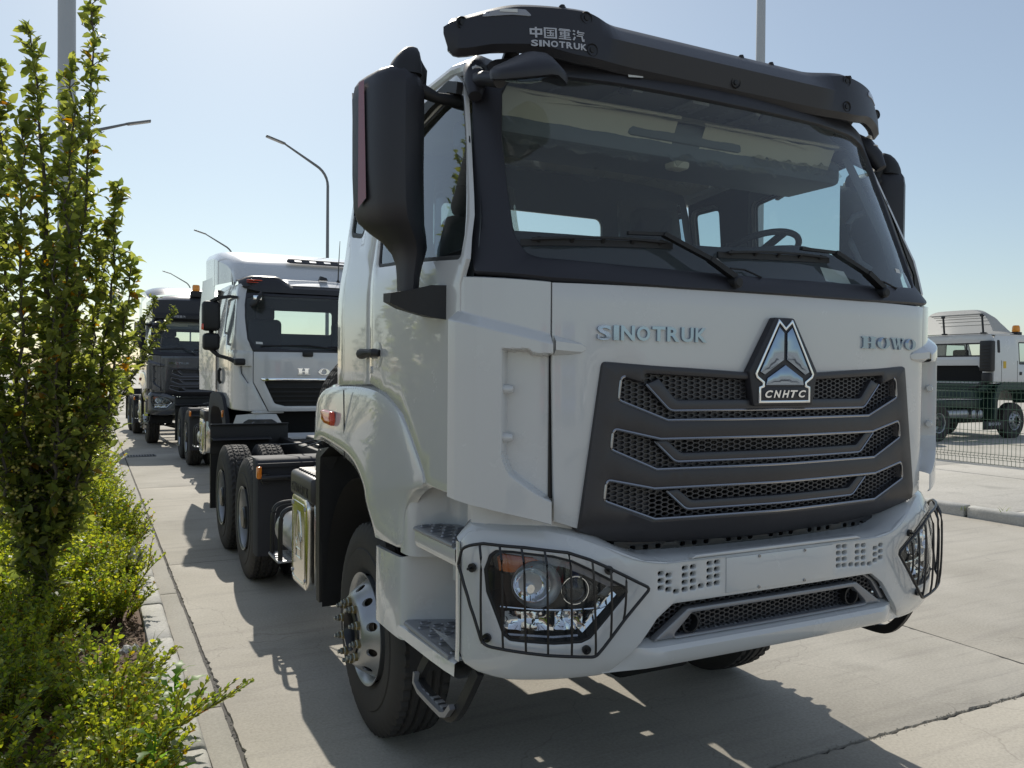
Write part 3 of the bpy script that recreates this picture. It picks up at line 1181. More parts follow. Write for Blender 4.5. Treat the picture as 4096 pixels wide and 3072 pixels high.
def cabmap(x, z, d):
    X, Y = CABP.at(CABP.s(x), d)
    return (X, Y, z)


def grmap(x, z, d):
    X, Y = GRP.at(GRP.s(x), d)
    k = max(0.0, 1.335 - z)
    return (X, Y + k * 0.95 + (0.4 * k * k), z)


def tt(z):
    if z <= 2.2: return 0.0
    if z <= 2.3: return 0.22 * (z - 2.2) / 0.1
    return 0.22 + 0.78 * (z - 2.3) / 0.75


def wsy(x, z):
    t = tt(z)
    return (1 - t) * CABP.y(min(abs(x), 1.2449)) + t * TOPP.y(x)


def wsmap(x, z, d):
    e = 0.01
    gx = (wsy(x + e, z) - wsy(x - e, z)) / (2 * e)
    gz = (wsy(x, z + e) - wsy(x, z - e)) / (2 * e)
    n = Vector((gx, -1, gz)).normalized()
    return (x + n.x * d, wsy(x, z) + n.y * d, z + n.z * d)


def lean(z):
    return 0.0 if z < 2.2 else (z - 2.2) * 0.13 * sm(2.15, 2.5, z)


def sidemap(y, z, d):
    return (-(1.245 - lean(z)) - d, y, z)


def bprof(z):
    y = 0.0
    if z > 1.20: y += 1.6 * (z - 1.20) ** 2 * 2.5
    if z < 0.90: y += 1.2 * (0.90 - z) ** 2 * 3
    return y


def bmpmap(x, z, d):
    X, Y = BMP.at(BMP.s(x), d)
    return (X, Y + bprof(z), z)


# ================================================================== HEX MESH
def hexmesh(mp, regions, x0, x1, z0, z1, open_fn, d=-0.03, p=0.008, f=0.019, h=0.0175, wall=0.0022, deep=0.012):
    mb = MB()
    fl = MB()
    dx = f + p
    cs = []
    i = 0
    x = x0
    while x < x1:
        z = z0 + (h / 2 if i % 2 else 0)
        while z < z1:
            cs.append((x, z))
            z += h
        x += dx
        i += 1
    A = np.array(cs)
    ok = np.zeros(len(A), bool)
    for rg_ in regions: ok |= inside(A, inset(rg_ if area2(rg_) > 0 else rg_[::-1], -0.012))
    hexo = [(f / 2 + p, 0), (f / 2, h / 2), (-f / 2, h / 2), (-f / 2 - p, 0), (-f / 2, -h / 2), (f / 2, -h / 2)]
    kx = 1 - 2 * wall / (f + p)
    kz = 1 - 2 * wall / h
    for (cx, cz) in A[ok]:
        o = [mp(cx + u, cz + v, d) for u, v in hexo]
        ii = [mp(cx + u * kx, cz + v * kz, d) for u, v in hexo]
        b_ = [mp(cx + u * kx, cz + v * kz, d - deep) for u, v in hexo]
        fs = []
        for k in range(6):
            k2 = (k + 1) % 6
            fs.append((k, k2, 6 + k2, 6 + k))
            fs.append((6 + k, 6 + k2, 12 + k2, 12 + k))
        if not open_fn(cx, cz): fs.append((12, 13, 14, 15, 16, 17))
        mb.add(o + ii + b_, fs)
    return mb


# ================================================================== BADGES
def place_letters(parent, s, x0, x1, z0, z1, mp, thick, m, bold=0.02, widths=None, gap=0.12, fn=None, label=None):
    """each letter a mesh of its own standing proud of a surface"""
    W = [widths.get(c, 1.0) if widths else (0.38 if c == 'I' else 1.0) for c in s]
    tot = sum(W) + gap * (len(s) - 1)
    x = x0
    sc = (x1 - x0) / tot
    for c, w in zip(s, W):
        a, b_ = x, x + w * sc
        mb = fn(c) if fn else text_mb(c, 1.0, 0.05, 0.0, bold)
        if fn is None or True:
            fit(mb, a, b_, z0, z1)
        ys = [p[1] for p in mb.v]
        lo, hi = min(ys), max(ys)
        out = MB()
        out.add([mp(p[0], p[2], thick * (hi - p[1]) / (hi - lo) + 0.0015) for p in mb.v], mb.f)
        out.build('letter', m, parent, smooth=30)
        x = b_ + gap * sc


def strokes(rects):
    """flat slab letters from convex polygons in a unit box"""
    mb = MB()
    for poly in rects:
        if area2(poly) < 0: poly = poly[::-1]
        n = len(poly)
        vs = [(u, 0.0, v) for u, v in poly] + [(u, 1.0, v) for u, v in poly]
        fs = [tuple(range(n)), tuple(range(2 * n - 1, n - 1, -1))] + [((k + 1) % n, k, n + k, n + (k + 1) % n) for k in range(n)]
        mb.add(vs, fs)
    return mb


def arc_ring(cx, cz, ro_x, ro_z, ri_x, ri_z, n=26):
    out = []
    for k in range(n):
        a0, a1 = 2 * math.pi * k / n, 2 * math.pi * (k + 1) / n
        out.append([(cx + ro_x * math.cos(a0), cz + ro_z * math.sin(a0)), (cx + ro_x * math.cos(a1), cz + ro_z * math.sin(a1)),
                    (cx + ri_x * math.cos(a1), cz + ri_z * math.sin(a1)), (cx + ri_x * math.cos(a0), cz + ri_z * math.sin(a0))])
    return out


def R4(x0, x1, z0, z1):
    return [(x0, z0), (x1, z0), (x1, z1), (x0, z1)]


def howo_letter(c):
    """heavy slab-serif display capitals"""
    if c == 'H':
        return strokes([R4(.08, .38, .12, .88), R4(.0, .44, 0, .12), R4(0, .44, .88, 1), R4(.62, .92, .12, .88), R4(.56, 1, 0, .12), R4(.56, 1, .88, 1), R4(.38, .62, .44, .56)])
    if c == 'O':
        return strokes(arc_ring(.5, .5, .5, .5, .22, .43))
    return strokes([[(.06, .88), (.28, 0), (.40, 0), (.40, .3), (.30, .88)], [(.40, .3), (.40, 0), (.58, .72), (.52, .88)], [(.42, .88), (.62, 0), (.74, 0), (.74, .34), (.64, .88)],
                    [(.74, .34), (.74, 0), (.96, .88), (.88, .88)], R4(0, .36, .885, 1), R4(.40, .70, .885, 1), R4(.80, 1, .885, 1)])


CJK = {
    'zhong': [R4(.0, 1, .70, .86), R4(0, 1, .28, .43), R4(0, .15, .43, .70), R4(.85, 1, .43, .70), R4(.42, .58, .0, .28), R4(.42, .58, .86, 1), R4(.42, .58, .43, .70)],
    'guo': [R4(0, 1, .88, 1), R4(0, 1, 0, .12), R4(0, .13, .12, .88), R4(.87, 1, .12, .88), R4(.22, .78, .70, .79), R4(.22, .78, .46, .55), R4(.22, .78, .20, .29), R4(.45, .56, .29, .46), R4(.45, .56, .55, .70), R4(.63, .75, .32, .42)],
    'zhong4': [R4(0.02, .98, .80, .90), R4(.08, .92, .92, 1), R4(.12, .88, .64, .71), R4(.12, .88, .50, .57), R4(.12, .88, .35, .43), R4(.12, .24, .43, .50), R4(.12, .24, .57, .64), R4(.76, .88, .43, .50), R4(.76, .88, .57, .64), R4(.44, .56, .71, .80), R4(.44, .56, .57, .64), R4(.44, .56, .43, .50), R4(.06, .94, .19, .27), R4(.44, .56, .27, .35), R4(.44, .56, .10, .19), R4(0, 1, 0, .10)],
    'qi': [[(.0, .88), (.16, .80), (.24, .90), (.08, 1)], [(.0, .58), (.16, .50), (.24, .60), (.08, .68)], [(.0, .06), (.12, 0), (.26, .32), (.14, .38)],
           [(.36, .72), (.46, .68), (.56, 1), (.44, 1)], R4(.50, 1, .78, .88), R4(.46, .94, .60, .69), R4(.34, .86, .42, .52), [(.74, .42), (.86, .42), (.90, .12), (.80, .0)], R4(.80, 1, .0, .10), [(.9, .1), (1, .1), (1, .24), (.93, .24)]],
}


# ================================================================== THE HEAVY TRACTOR CAB (used for the near white truck and the far grey one)
def build_tractor():
    T = empty('tractor_truck', (0, 0, 0))

    # ---------------- white front panel
    mb = MB()
    ol = mirx([(-.9915, 2.198), (-.990, 1.9), (-.978, 1.352, .02), (-.889, 1.322), (-.800, 1.893), (-.165, 1.866)])
    plate(mb, ol, [], cabmap, 0.02, 0.004, 0.07, d0=-0.018)
    for s in (-1, 1):
        secs = []
        for x, zt, zb, dd in ((.985, 2.012, 1.940, .034), (.93, 1.998, 1.943, .022), (.885, 1.985, 1.95, .007), (.868, 1.972, 1.962, 0)):
            secs.append([cabmap(s * x, zt, 0.0025), cabmap(s * x, zt - .022 * dd / .034, dd + .003), cabmap(s * x, zb + .02 * dd / .034, dd + .003), cabmap(s * x, zb, 0.0025)])
        mb.grid(secs, flip=(s < 0))
    mb.build('front_panel', WHITE, T)

    # ---------------- corner air panels with their C-shaped recess
    s0, s1 = CABP.s(.9945), CABP.S[-1] - 0.135
    for side in (-1, 1):
        mb = MB()
        ns, nz = 90, 230
        rows = []
        for i in range(ns + 1):
            s = lerp(s0, s1, i / ns)
            x = CABP.at(s)[0]
            k = i / ns
            zb = lerp(1.345, 1.425, k ** 0.8)
            zt = lerp(2.202, 2.228, k)
            zr = lerp(2.014, 2.105, k)
            row = []
            for j in range(nz + 1):
                z = lerp(zb, zt, j / nz)
                d = .042 * max(0.0, min(1.0, (zr - z) / .034))
                # recess
                u = s - s0
                zbot = 1.432 + 0.115 * (u / .165) ** 1.1 + (0.12 * max(0, (u - .13) / .05) ** 2)
                ztop = lerp(1.942, 1.958, sm(.055, .085, u))
                mk = sm(.165, .157, u) * sm(zbot - .006, zbot + .010, z) * sm(ztop + .005, ztop - .005, z)
                d = lerp(d, -.022, mk)
                if j == 0: d -= .012
                if j == nz: d -= .010
                if i == ns: d -= .012
                if i == 0: d -= .003
                X, Y = CABP.at(side * s, d)
                row.append((X, Y, z))
            rows.append(row)
        mb.grid(rows, flip=(side < 0))
        # side return so that the panel has thickness
        mb.build('corner_panel', WHITE, T, smooth=50)
        for z in (1.82, 1.65):
            pg = MB()
            a = Vector((*CABP.at(side * (s0 + .172), .012), z))
            b_ = Vector((*CABP.at(side * (s0 + .13), .012), z))
            pg.tube([a, a.lerp(b_, .6), b_], [.017, .017, .012], 12)
            pg.build('peg', WHITE, T)
    # black backing behind the seams
    mb = MB()
    rows = []
    for i in range(50):
        s = lerp(-CABP.S[-1] + .14, CABP.S[-1] - .14, i / 49)
        rows.append([(*CABP.at(s, -.03), z) for z in (1.43, 2.19)])
    mb.grid(rows, flip=False).build('front_backing', BLACKM, T)
    for side in (-1, 1):
        rows = [[(*CABP.at(side * s, -.045), z) for z in (1.24, 1.36, 1.46)] for s in np.linspace(.80, CABP.S[-1] - .14, 30)]
        MB().grid(rows, flip=(side < 0)).build('lower_filler', WHITE, T)

    # ---------------- grille
    G = None
    slot1 = [(-.734, 1.868), (-.745, 1.782), (-.540, 1.707), (.540, 1.707), (.745, 1.782), (.734, 1.868), (.634, 1.842), (.640, 1.878), (.165, 1.858), (-.165, 1.858), (-.640, 1.878), (-.634, 1.842)]
    slot2 = [(-.764, 1.680), (-.773, 1.604), (-.584, 1.526), (.584, 1.526), (.773, 1.604), (.764, 1.680), (.568, 1.638), (-.568, 1.638)]
    slot3 = [(-.789, 1.496), (-.799, 1.420), (-.590, 1.343), (.590, 1.343), (.799, 1.420), (.789, 1.496), (.592, 1.456), (-.592, 1.456)]
    ol = [(-.181, 1.888), (-.81, 1.922, .02), (-.897, 1.316, .015), (-.77, 1.262, .05), (-.53, 1.222, .05), (.53, 1.222, .05), (.77, 1.262, .05), (.897, 1.316, .015), (.81, 1.922, .02), (.181, 1.888), (.165, 1.90), (-.165, 1.90)]
    mb = MB()
    plate(mb, rnd(ol, .01), [rnd(slot1, .02), rnd(slot2, .02), rnd(slot3, .02)], grmap, 0.05, 0.012, 0.05, d0=-0.05)
    G = mb.build('grille', DARK2, T, smooth=40)

    def opn(x, z):
        if z > 1.69: return False
        if z > 1.50: return 1.565 < z and abs(x) < .50
        return abs(x) < .60
    hm = hexmesh(grmap, [slot1, slot2, slot3], -.80, .80, 1.32, 1.90, opn)
    hm.build('hex_mesh', MESHP, G, smooth=0, weld=False, kind='stuff')
    rows = [[(x, .17 + .03 * abs(x), z) for z in (1.25, 1.95)] for x in np.linspace(-.9, .9, 9)]
    MB().grid(rows).build('radiator_core', VOIDM, G, smooth=0)
    for sl_, inner in ((slot1, None), (slot2, None), (slot3, None)):
        p = rnd(sl_[:6] + ([] if sl_ is slot1 else sl_[6:]), .018)
        mb = MB()
        strip(mb, p, grmap, .0052, -.004, closed=(sl_ is not slot1), step=.03)
        # end walls of the slot in satin silver
        for s in (-1, 1):
            a, b_, c = [(s * abs(q[0]), q[1]) for q in (sl_[0], sl_[1], sl_[2])]
            pts = [(lerp(a[0], b_[0], k / 4), lerp(a[1], b_[1], k / 4)) for k in range(5)] + [(lerp(b_[0], c[0], k / 6), lerp(b_[1], c[1], k / 6)) for k in range(1, 7)]
            mb.grid([[grmap(x - s * .003, z + .002, -.008), grmap(x - s * .012, z + .008, -.046)] for x, z in pts], flip=(s > 0))
        mb.build('chrome_strip', EDGECH, G, smooth=50)
    for (ax, az), (bx, bz), (cx, cz), (dx_, dz) in (((-.627, 1.840), (-.523, 1.742), (-.497, 1.782), (-.572, 1.862)), ((-.589, 1.631), (-.498, 1.551), (-.472, 1.584), (-.538, 1.636)), ((-.536, 1.444), (-.449, 1.371), (-.424, 1.404), (-.486, 1.450))):
        half = [(ax, az), (bx, bz, .05)]
        o2 = half + [(-bx, bz, .05), (-ax, az), (-dx_, dz), (-cx, cz, .04), (cx, cz, .04), (dx_, dz)]
        mb = MB()
        def ubar(x, z, d):
            # lower edge stands proud, upper edge leans back
            return grmap(x, z, d)
        plate(mb, rnd(o2, .0), [], ubar, 0.034, 0.008, 0.05, d0=-0.046)
        mb.build('grille_bar', BARM, G, smooth=40)
        mb = MB()
        strip(mb, rnd([(ax, az, 0), (bx, bz, .05), (-bx, bz, .05), (-ax, az, 0)], 0)[0:], grmap, .0045, -.014, step=.03)
        mb.build('chrome_strip', EDGECH, G, smooth=50)

    # ---------------- emblem
    def emap(x, z, d):
        return (x, -0.004 + 0.00 * z - d, z)
    mb = MB()
    plate(mb, rnd(mirx([(-.052, 2.104, .015), (-.183, 1.892, .02), (-.178, 1.86, .02), (-.158, 1.757, .012)]), .01), [], emap, .030, .008, .06, d0=-.03)
    E_ = mb.build('emblem', DARK, G, smooth=40)
    # emblem is a sub-part: its pieces are joined into one chrome mesh and one black inlay
    E_.parent = T
    half = [(0, 2.066), (-.036, 2.098), (-.158, 1.882), (-.150, 1.866), (-.118, 1.846), (-.118, 1.838), (-.137, 1.832), (-.137, 1.768)]
    out_ = half + [(-p[0], p[1]) for p in reversed(half[1:])]
    mb = MB()
    o3 = out_ if area2(out_) > 0 else out_[::-1]
    plate(mb, out_, [inset(o3, .0105)], emap, .006, .003, 0, d0=.0005, bstep=.05)
    mb.build('chrome_rim', CHROME, E_, smooth=30)
    fl = [(-.008, 2.044), (-.034, 2.066), (-.131, 1.890), (-.108, 1.879), (-.008, 1.938)]
    for poly in (fl, [(-p[0], p[1]) for p in fl], [(0, 1.918), (-.094, 1.866), (-.101, 1.838), (.101, 1.838), (.094, 1.866)]):
        mb = MB()
        plate(mb, poly, [], emap, .006, .003, 0, d0=.0005, bstep=.05)
        mb.build('chrome_facet', BADGE, E_, smooth=30)
    mb = MB()
    plate(mb, R4(-.128, .128, 1.777, 1.830), [], emap, .003, .001, 0, d0=.0005, bstep=.1)
    mb.build('name_plate', DARK, E_, smooth=30)
    for k, c in enumerate('CNHTC'):
        m2 = text_mb(c, 1.0, .05, 0, .03, shear=.28)
        x0 = -.108 + k * .0445
        fit(m2, x0, x0 + .040, 1.789, 1.818)
        ys = [p[1] for p in m2.v]
        lo, hi = min(ys), max(ys)
        MB().add([emap(p[0], p[2], .0045 + .004 * (hi - p[1]) / (hi - lo)) for p in m2.v], m2.f).build('letter', CHROME, E_, smooth=30)

    # ---------------- badges
    B1 = empty('maker_lettering', (0, 0, 0), parent=T)
    place_letters(B1, 'SINOTRUK', -.828, -.366, 1.998, 2.052, cabmap, .010, BADGE, bold=.028, gap=.16)
    B2 = empty('model_lettering', (0, 0, 0), parent=T)
    place_letters(B2, 'HOWO', .487, .903, 1.995, 2.046, cabmap, .009, BADGE, gap=.10, widths={'W': 1.1}, fn=howo_letter)

    # ---------------- black windscreen surround, glass, wipers
    gl = mirx([(0, 3.03), (-.47, 3.034), (-.86, 3.038), (-.985, 3.022, .05), (-1.018, 2.96), (-1.045, 2.78), (-1.060, 2.55), (-1.066, 2.38, .08), (-1.035, 2.288, .09), (-.667, 2.270), (-.338, 2.264), (0, 2.260)])
    gl = [p for i, p in enumerate(gl) if not (i > 0 and abs(p[0]) < 1e-9 and i in (len(gl) - 1, len(gl) // 2))]
    fr = mirx([(-.4, 3.112), (-.85, 3.126), (-1.03, 3.105, .05), (-1.108, 3.02), (-1.14, 2.753), (-1.203, 2.283), (-1.210, 2.232), (-.993, 2.205), (-.5, 2.195)])
    mb = MB()
    plate(mb, rnd(fr, .01), [rnd(gl, .0)], wsmap, .022, .010, .07, d0=-.006)
    SUR = mb.build('windscreen_surround', DARK, T, smooth=40)
    mb = MB()
    plate(mb, inset(rnd(gl, .0)[::-1] if area2(rnd(gl, .0)) < 0 else rnd(gl, .0), -.02), [], wsmap, .0, 0, .09, d0=.001)
    mb.v, mb.f = mb.v, [f for f in mb.f if len(f) == 3]
    mb.build('windscreen', GLASS, T, smooth=80)
    for (p0, p1, hub, a1, piv) in (((-1.052, 2.346), (-.46, 2.365), (-.665, 2.385), (-.52, 2.388), (-.235, 2.232)), ((-.25, 2.345), (.375, 2.368), (.175, 2.388), (.375, 2.385), (.632, 2.240))):
        Wp = MB()
        path = [wsmap(*piv, .035), wsmap(lerp(piv[0], a1[0], .35), lerp(piv[1], a1[1], .35), .055), wsmap(*a1, .05), wsmap(*hub, .045)]
        Wp.tube([path[0], path[1]], (.020, .010)).tube([path[1], path[2]], (.016, .008)).tube([path[2], path[3]], (.009, .006))
        Wp.lathe([(-.028, 0), (-.028, .016), (-.022, .022), (.02, .024)], 14, (piv[0], wsy(*piv) - .03, piv[1]), 'y')
        wi = Wp.build('wiper', BLACKP, T)
        Bp = MB()
        Bp.tube([wsmap(lerp(p0[0], p1[0], t), lerp(p0[1], p1[1], t), .010) for t in np.linspace(0, 1, 12)], (.005, .012))
        Bp.tube([wsmap(lerp(p0[0], p1[0], t), lerp(p0[1], p1[1], t) + .012 * math.sin(math.pi * t), .030) for t in np.linspace(.06, .94, 12)], (.006, .004))
        for t in (.1, .3, .5, .7, .9):
            Bp.tube([wsmap(lerp(p0[0], p1[0], t), lerp(p0[1], p1[1], t), .012), wsmap(lerp(p0[0], p1[0], t), lerp(p0[1], p1[1], t) + .010, .032)], (.006, .004))
        Bp.build('wiper_blade', BLACKP, wi)
        c = (lerp(piv[0], a1[0], .14), lerp(piv[1], a1[1], .14))
        c2_ = (lerp(piv[0], a1[0], .30), lerp(piv[1], a1[1], .30))
        q = [Vector(wsmap(*c, .048)), Vector(wsmap(*c2_, .060))]
        up_ = Vector((.5, -.1, .5)).normalized() * .013
        MB().add([q[0] - up_, q[1] - up_, q[1] + up_, q[0] + up_], [(0, 1, 2, 3)]).build('sticker', PAPER, wi, smooth=0)
        MB().tube([wsmap(piv[0] + .02, piv[1] + .05, .02), wsmap(piv[0] + .10, piv[1] + .055, .012), wsmap(piv[0] + .16, piv[1] + .02, .02)], .004, 6).build('washer_hose', BLACKP, wi)
    # papers behind the glass
    MB().add([wsmap(x, z, -.02) for x, z in ((.36, 2.292), (.52, 2.285), (.50, 2.34), (.35, 2.35))], [(0, 1, 2, 3)]).build('paper_notice', PAPER, T, smooth=0)
    MB().add([wsmap(x, z, .003) for x, z in ((.905, 2.36), (.95, 2.358), (.95, 2.378), (.905, 2.38))], [(0, 1, 2, 3)]).build('inspection_sticker', PAPER, T, smooth=0)
    MB().add([wsmap(x, z, .026) for x, z in ((-.515, 3.062), (-.445, 3.07), (-.445, 3.094), (-.515, 3.086))], [(0, 1, 2, 3)]).build('paper_tag', PAPER, T, smooth=0)

    # ---------------- doors, quarters, side glass (left half is modelled and mirrored)
    door = [(.375, 1.425), (.352, 1.6), (.345, 2.2), (.300, 2.285), (.328, 2.45), (.452, 2.75), (.555, 3.0), (.66, 3.075, .05), (1.2, 3.085), (1.385, 2.98, .05), (1.452, 2.5), (1.418, 2.2), (1.423, 1.822, .02), (1.16, 1.778), (.95, 1.697), (.757, 1.532), (.66, 1.428), (.5, 1.424)]
    win = [(.352, 2.290, .03), (.78, 2.330), (1.36, 2.37, .05), (1.40, 2.5), (1.365, 2.91, .05), (1.02, 2.955), (.64, 3.005, .04), (.552, 2.95), (.462, 2.75), (.347, 2.38)]
    quarter = [(1.431, 1.815), (1.426, 2.2), (1.461, 2.5), (1.395, 2.98), (1.30, 3.085), (1.7, 3.085), (1.97, 3.03, .05), (2.0, 2.6), (2.0, 1.80, .03)]
    qw = [(1.69, 2.56, .05), (1.925, 2.60, .05), (1.925, 2.95, .05), (1.67, 2.95, .05)]
    for side in (-1, 1):
        mb = MB()
        plate(mb, rnd(door, .0), [rnd(win, .02)], sidemap, .018, .006, .09, d0=-.016, flip=True)
        # brow over the window and pressed swage line
        if side > 0: mb = mb.mirror()
        D = mb.build('door', WHITE, T, smooth=35)
        mb = MB()
        plate(mb, inset(rnd(door, 0)[::-1] if area2(rnd(door, 0)) < 0 else rnd(door, 0), .012), [inset(rnd(win, .02) if area2(rnd(win, .02)) > 0 else rnd(win, .02)[::-1], -.004)], sidemap, .0, 0, .15, d0=-.05, flip=True)
        if side > 0: mb = mb.mirror()
        mb.build('door_trim', TRIM, D, smooth=60)
        w2 = rnd(win, .02)
        if area2(w2) < 0: w2 = w2[::-1]
        mb = MB()
        plate(mb, inset(w2, -.010), [inset(w2, .016)], sidemap, .008, .003, 0, d0=-.012, bstep=.05, flip=True)
        if side > 0: mb = mb.mirror()
        mb.build('window_seal', BLACKP, D, smooth=40)
        mb = MB()
        plate(mb, inset(w2, .004), [], sidemap, 0, 0, .2, d0=-.010, flip=True)
        mb.f = [f for f in mb.f if len(f) == 3]
        if side > 0: mb = mb.mirror()
        mb.build('window', SGLASS, D, smooth=80)
        # wind deflector rail above the window
        mb = MB()
        mb.tube([sidemap(y, z, .018) for y, z in ((.56, 2.985), (.66, 3.02), (.85, 3.01), (1.05, 2.975), (1.22, 2.93))], (.012, .022))
        if side > 0: mb = mb.mirror()
        mb.build('window_deflector', BLACKP, D)
        # handle
        mb = MB()
        mb.tube([sidemap(y, 1.962 + z, d) for y, z, d in ((1.25, .0, .008), (1.275, .003, .026), (1.34, .004, .030), (1.41, .002, .034), (1.455, 0, .032), (1.48, -.002, .010))], [.016, .020, .016, .022, .026, .020], 10)
        if side > 0: mb = mb.mirror()
        mb.build('door_handle', BLACKP, D)
        mb = MB()
        rows = []
        for k in range(24):
            a = k / 24 * 2 * math.pi
            rows.append([sidemap(1.30 + r * .075 * math.cos(a), 1.955 + r * .062 * math.sin(a), dd) for r, dd in ((1.0, .0035), (.9, .004), (.3, .0045))])
        mb.grid(rows, close_u=True)
        mb.lathe([(0, .018), (-.006, .017), (-.006, 0)], 14, (-1.247, 1.395, 1.885), 'x')
        if side > 0: mb = mb.mirror()
        mb.build('lock_plate', WHITE, D)
        mb = MB()
        plate(mb, quarter, [rnd(qw, .03)], sidemap, .016, .006, .12, d0=-.016, flip=True)
        if side > 0: mb = mb.mirror()
        Q = mb.build('rear_quarter', WHITE, T, smooth=35)
        q2 = rnd(qw, .03)
        if area2(q2) < 0: q2 = q2[::-1]
        mb = MB()
        plate(mb, inset(q2, -.008), [inset(q2, .02)], sidemap, .006, .003, 0, d0=-.006, bstep=.05, flip=True)
        if side > 0: mb = mb.mirror()
        mb.build('window_seal', BLACKP, Q)
        mb = MB()
        plate(mb, q2, [], sidemap, 0, 0, .3, d0=-.008, flip=True)
        mb.f = [f for f in mb.f if len(f) == 3]
        if side > 0: mb = mb.mirror()
        mb.build('window', SGLASS, Q, smooth=80)
    # seam backing behind door gaps
    mb = MB()
    plate(mb, [(.36, 1.43), (.36, 2.25), (.56, 2.95), (.62, 3.03), (1.35, 3.05), (1.95, 3.0), (1.97, 1.83), (1.4, 1.84), (.9, 1.7), (.68, 1.45)], [inset(rnd(win, 0) if area2(rnd(win, 0)) > 0 else rnd(win, 0)[::-1], -.012), inset(rnd(qw, 0) if area2(rnd(qw, 0)) > 0 else rnd(qw, 0)[::-1], -.012)], sidemap, 0, 0, .2, d0=-.032, flip=True)
    mb.both().build('door_frame', BLACKM, T, smooth=60)
    # ---------------- roof and back wall
    rows = []
    for y in np.linspace(0, 1, 22):
        row = []
        for x in np.linspace(-1, 1, 33):
            xx = x * 1.135
            ax = abs(x)
            yf = TOPP.y(xx * .97) + .03
            yy = lerp(yf, 1.995, y)
            z = 3.075 + .115 * (1 - ax ** 5) * sm(-.02, .22, y) - .05 * (1 - sm(0, .06, y)) * 0 - .06 * sm(.9, 1.0, y)
            z += .035 * sm(0, .05, y)
            row.append((xx * (1 + .004 * math.sin(y * 3)), yy, z - .055 * ax ** 14))
        rows.append(row)
    mb = MB().grid(rows)
    for x0 in (-.6, -.2, .2, .6):
        mb.tube([(x0, y, 3.195 - .0 * y) for y in np.linspace(.75, 1.85, 6)], (.05, .008))
    mb.build('roof', WHITE, T, smooth=50)
    for s in (-1, 1):
        mb = MB()
        mb.tube([(s * (1.113 + .0), y, z) for y, z in ((.50, 3.03), (.56, 3.075), (.7, 3.10), (1.1, 3.105), (1.6, 3.10), (1.95, 3.06))], .028, 10)
        mb.build('roof_rail', WHITE, T)
    bw = lambda u, v, d: (u, 1.985 + d, v)
    o = mirx([(-.7, 3.155), (-1.0, 3.13), (-1.10, 3.07), (-1.15, 2.9), (-1.235, 2.2), (-1.235, 1.80)])
    rw = [(-.66, 2.62, .05), (.44, 2.62, .05), (.44, 2.85, .05), (-.66, 2.85, .05)]
    mb = MB()
    plate(mb, o, [rnd(rw, .05)], bw, .015, .005, .3)
    BW = mb.build('back_wall', WHITE, T)
    mb = MB()
    plate(mb, inset(o if area2(o) > 0 else o[::-1], .02), [rnd(rw, .05)], lambda u, v, d: (u, 1.97 - d, v), .005, 0, .4)
    mb.build('back_trim', TRIM, BW)
    mb = MB()
    plate(mb, rnd(rw, .05), [], bw, 0, 0, .4)
    mb.f = [f for f in mb.f if len(f) == 3]
    mb.build('rear_window', GLASS, BW, smooth=80)
    # cab floor and underside
    MB().box(-1.2, 1.2, .40, 1.97, 1.50, 1.56).box(-.55, .55, .55, 1.97, 1.56, 1.86, .04).build('cab_floor', BLACKM, T)
    return T, G


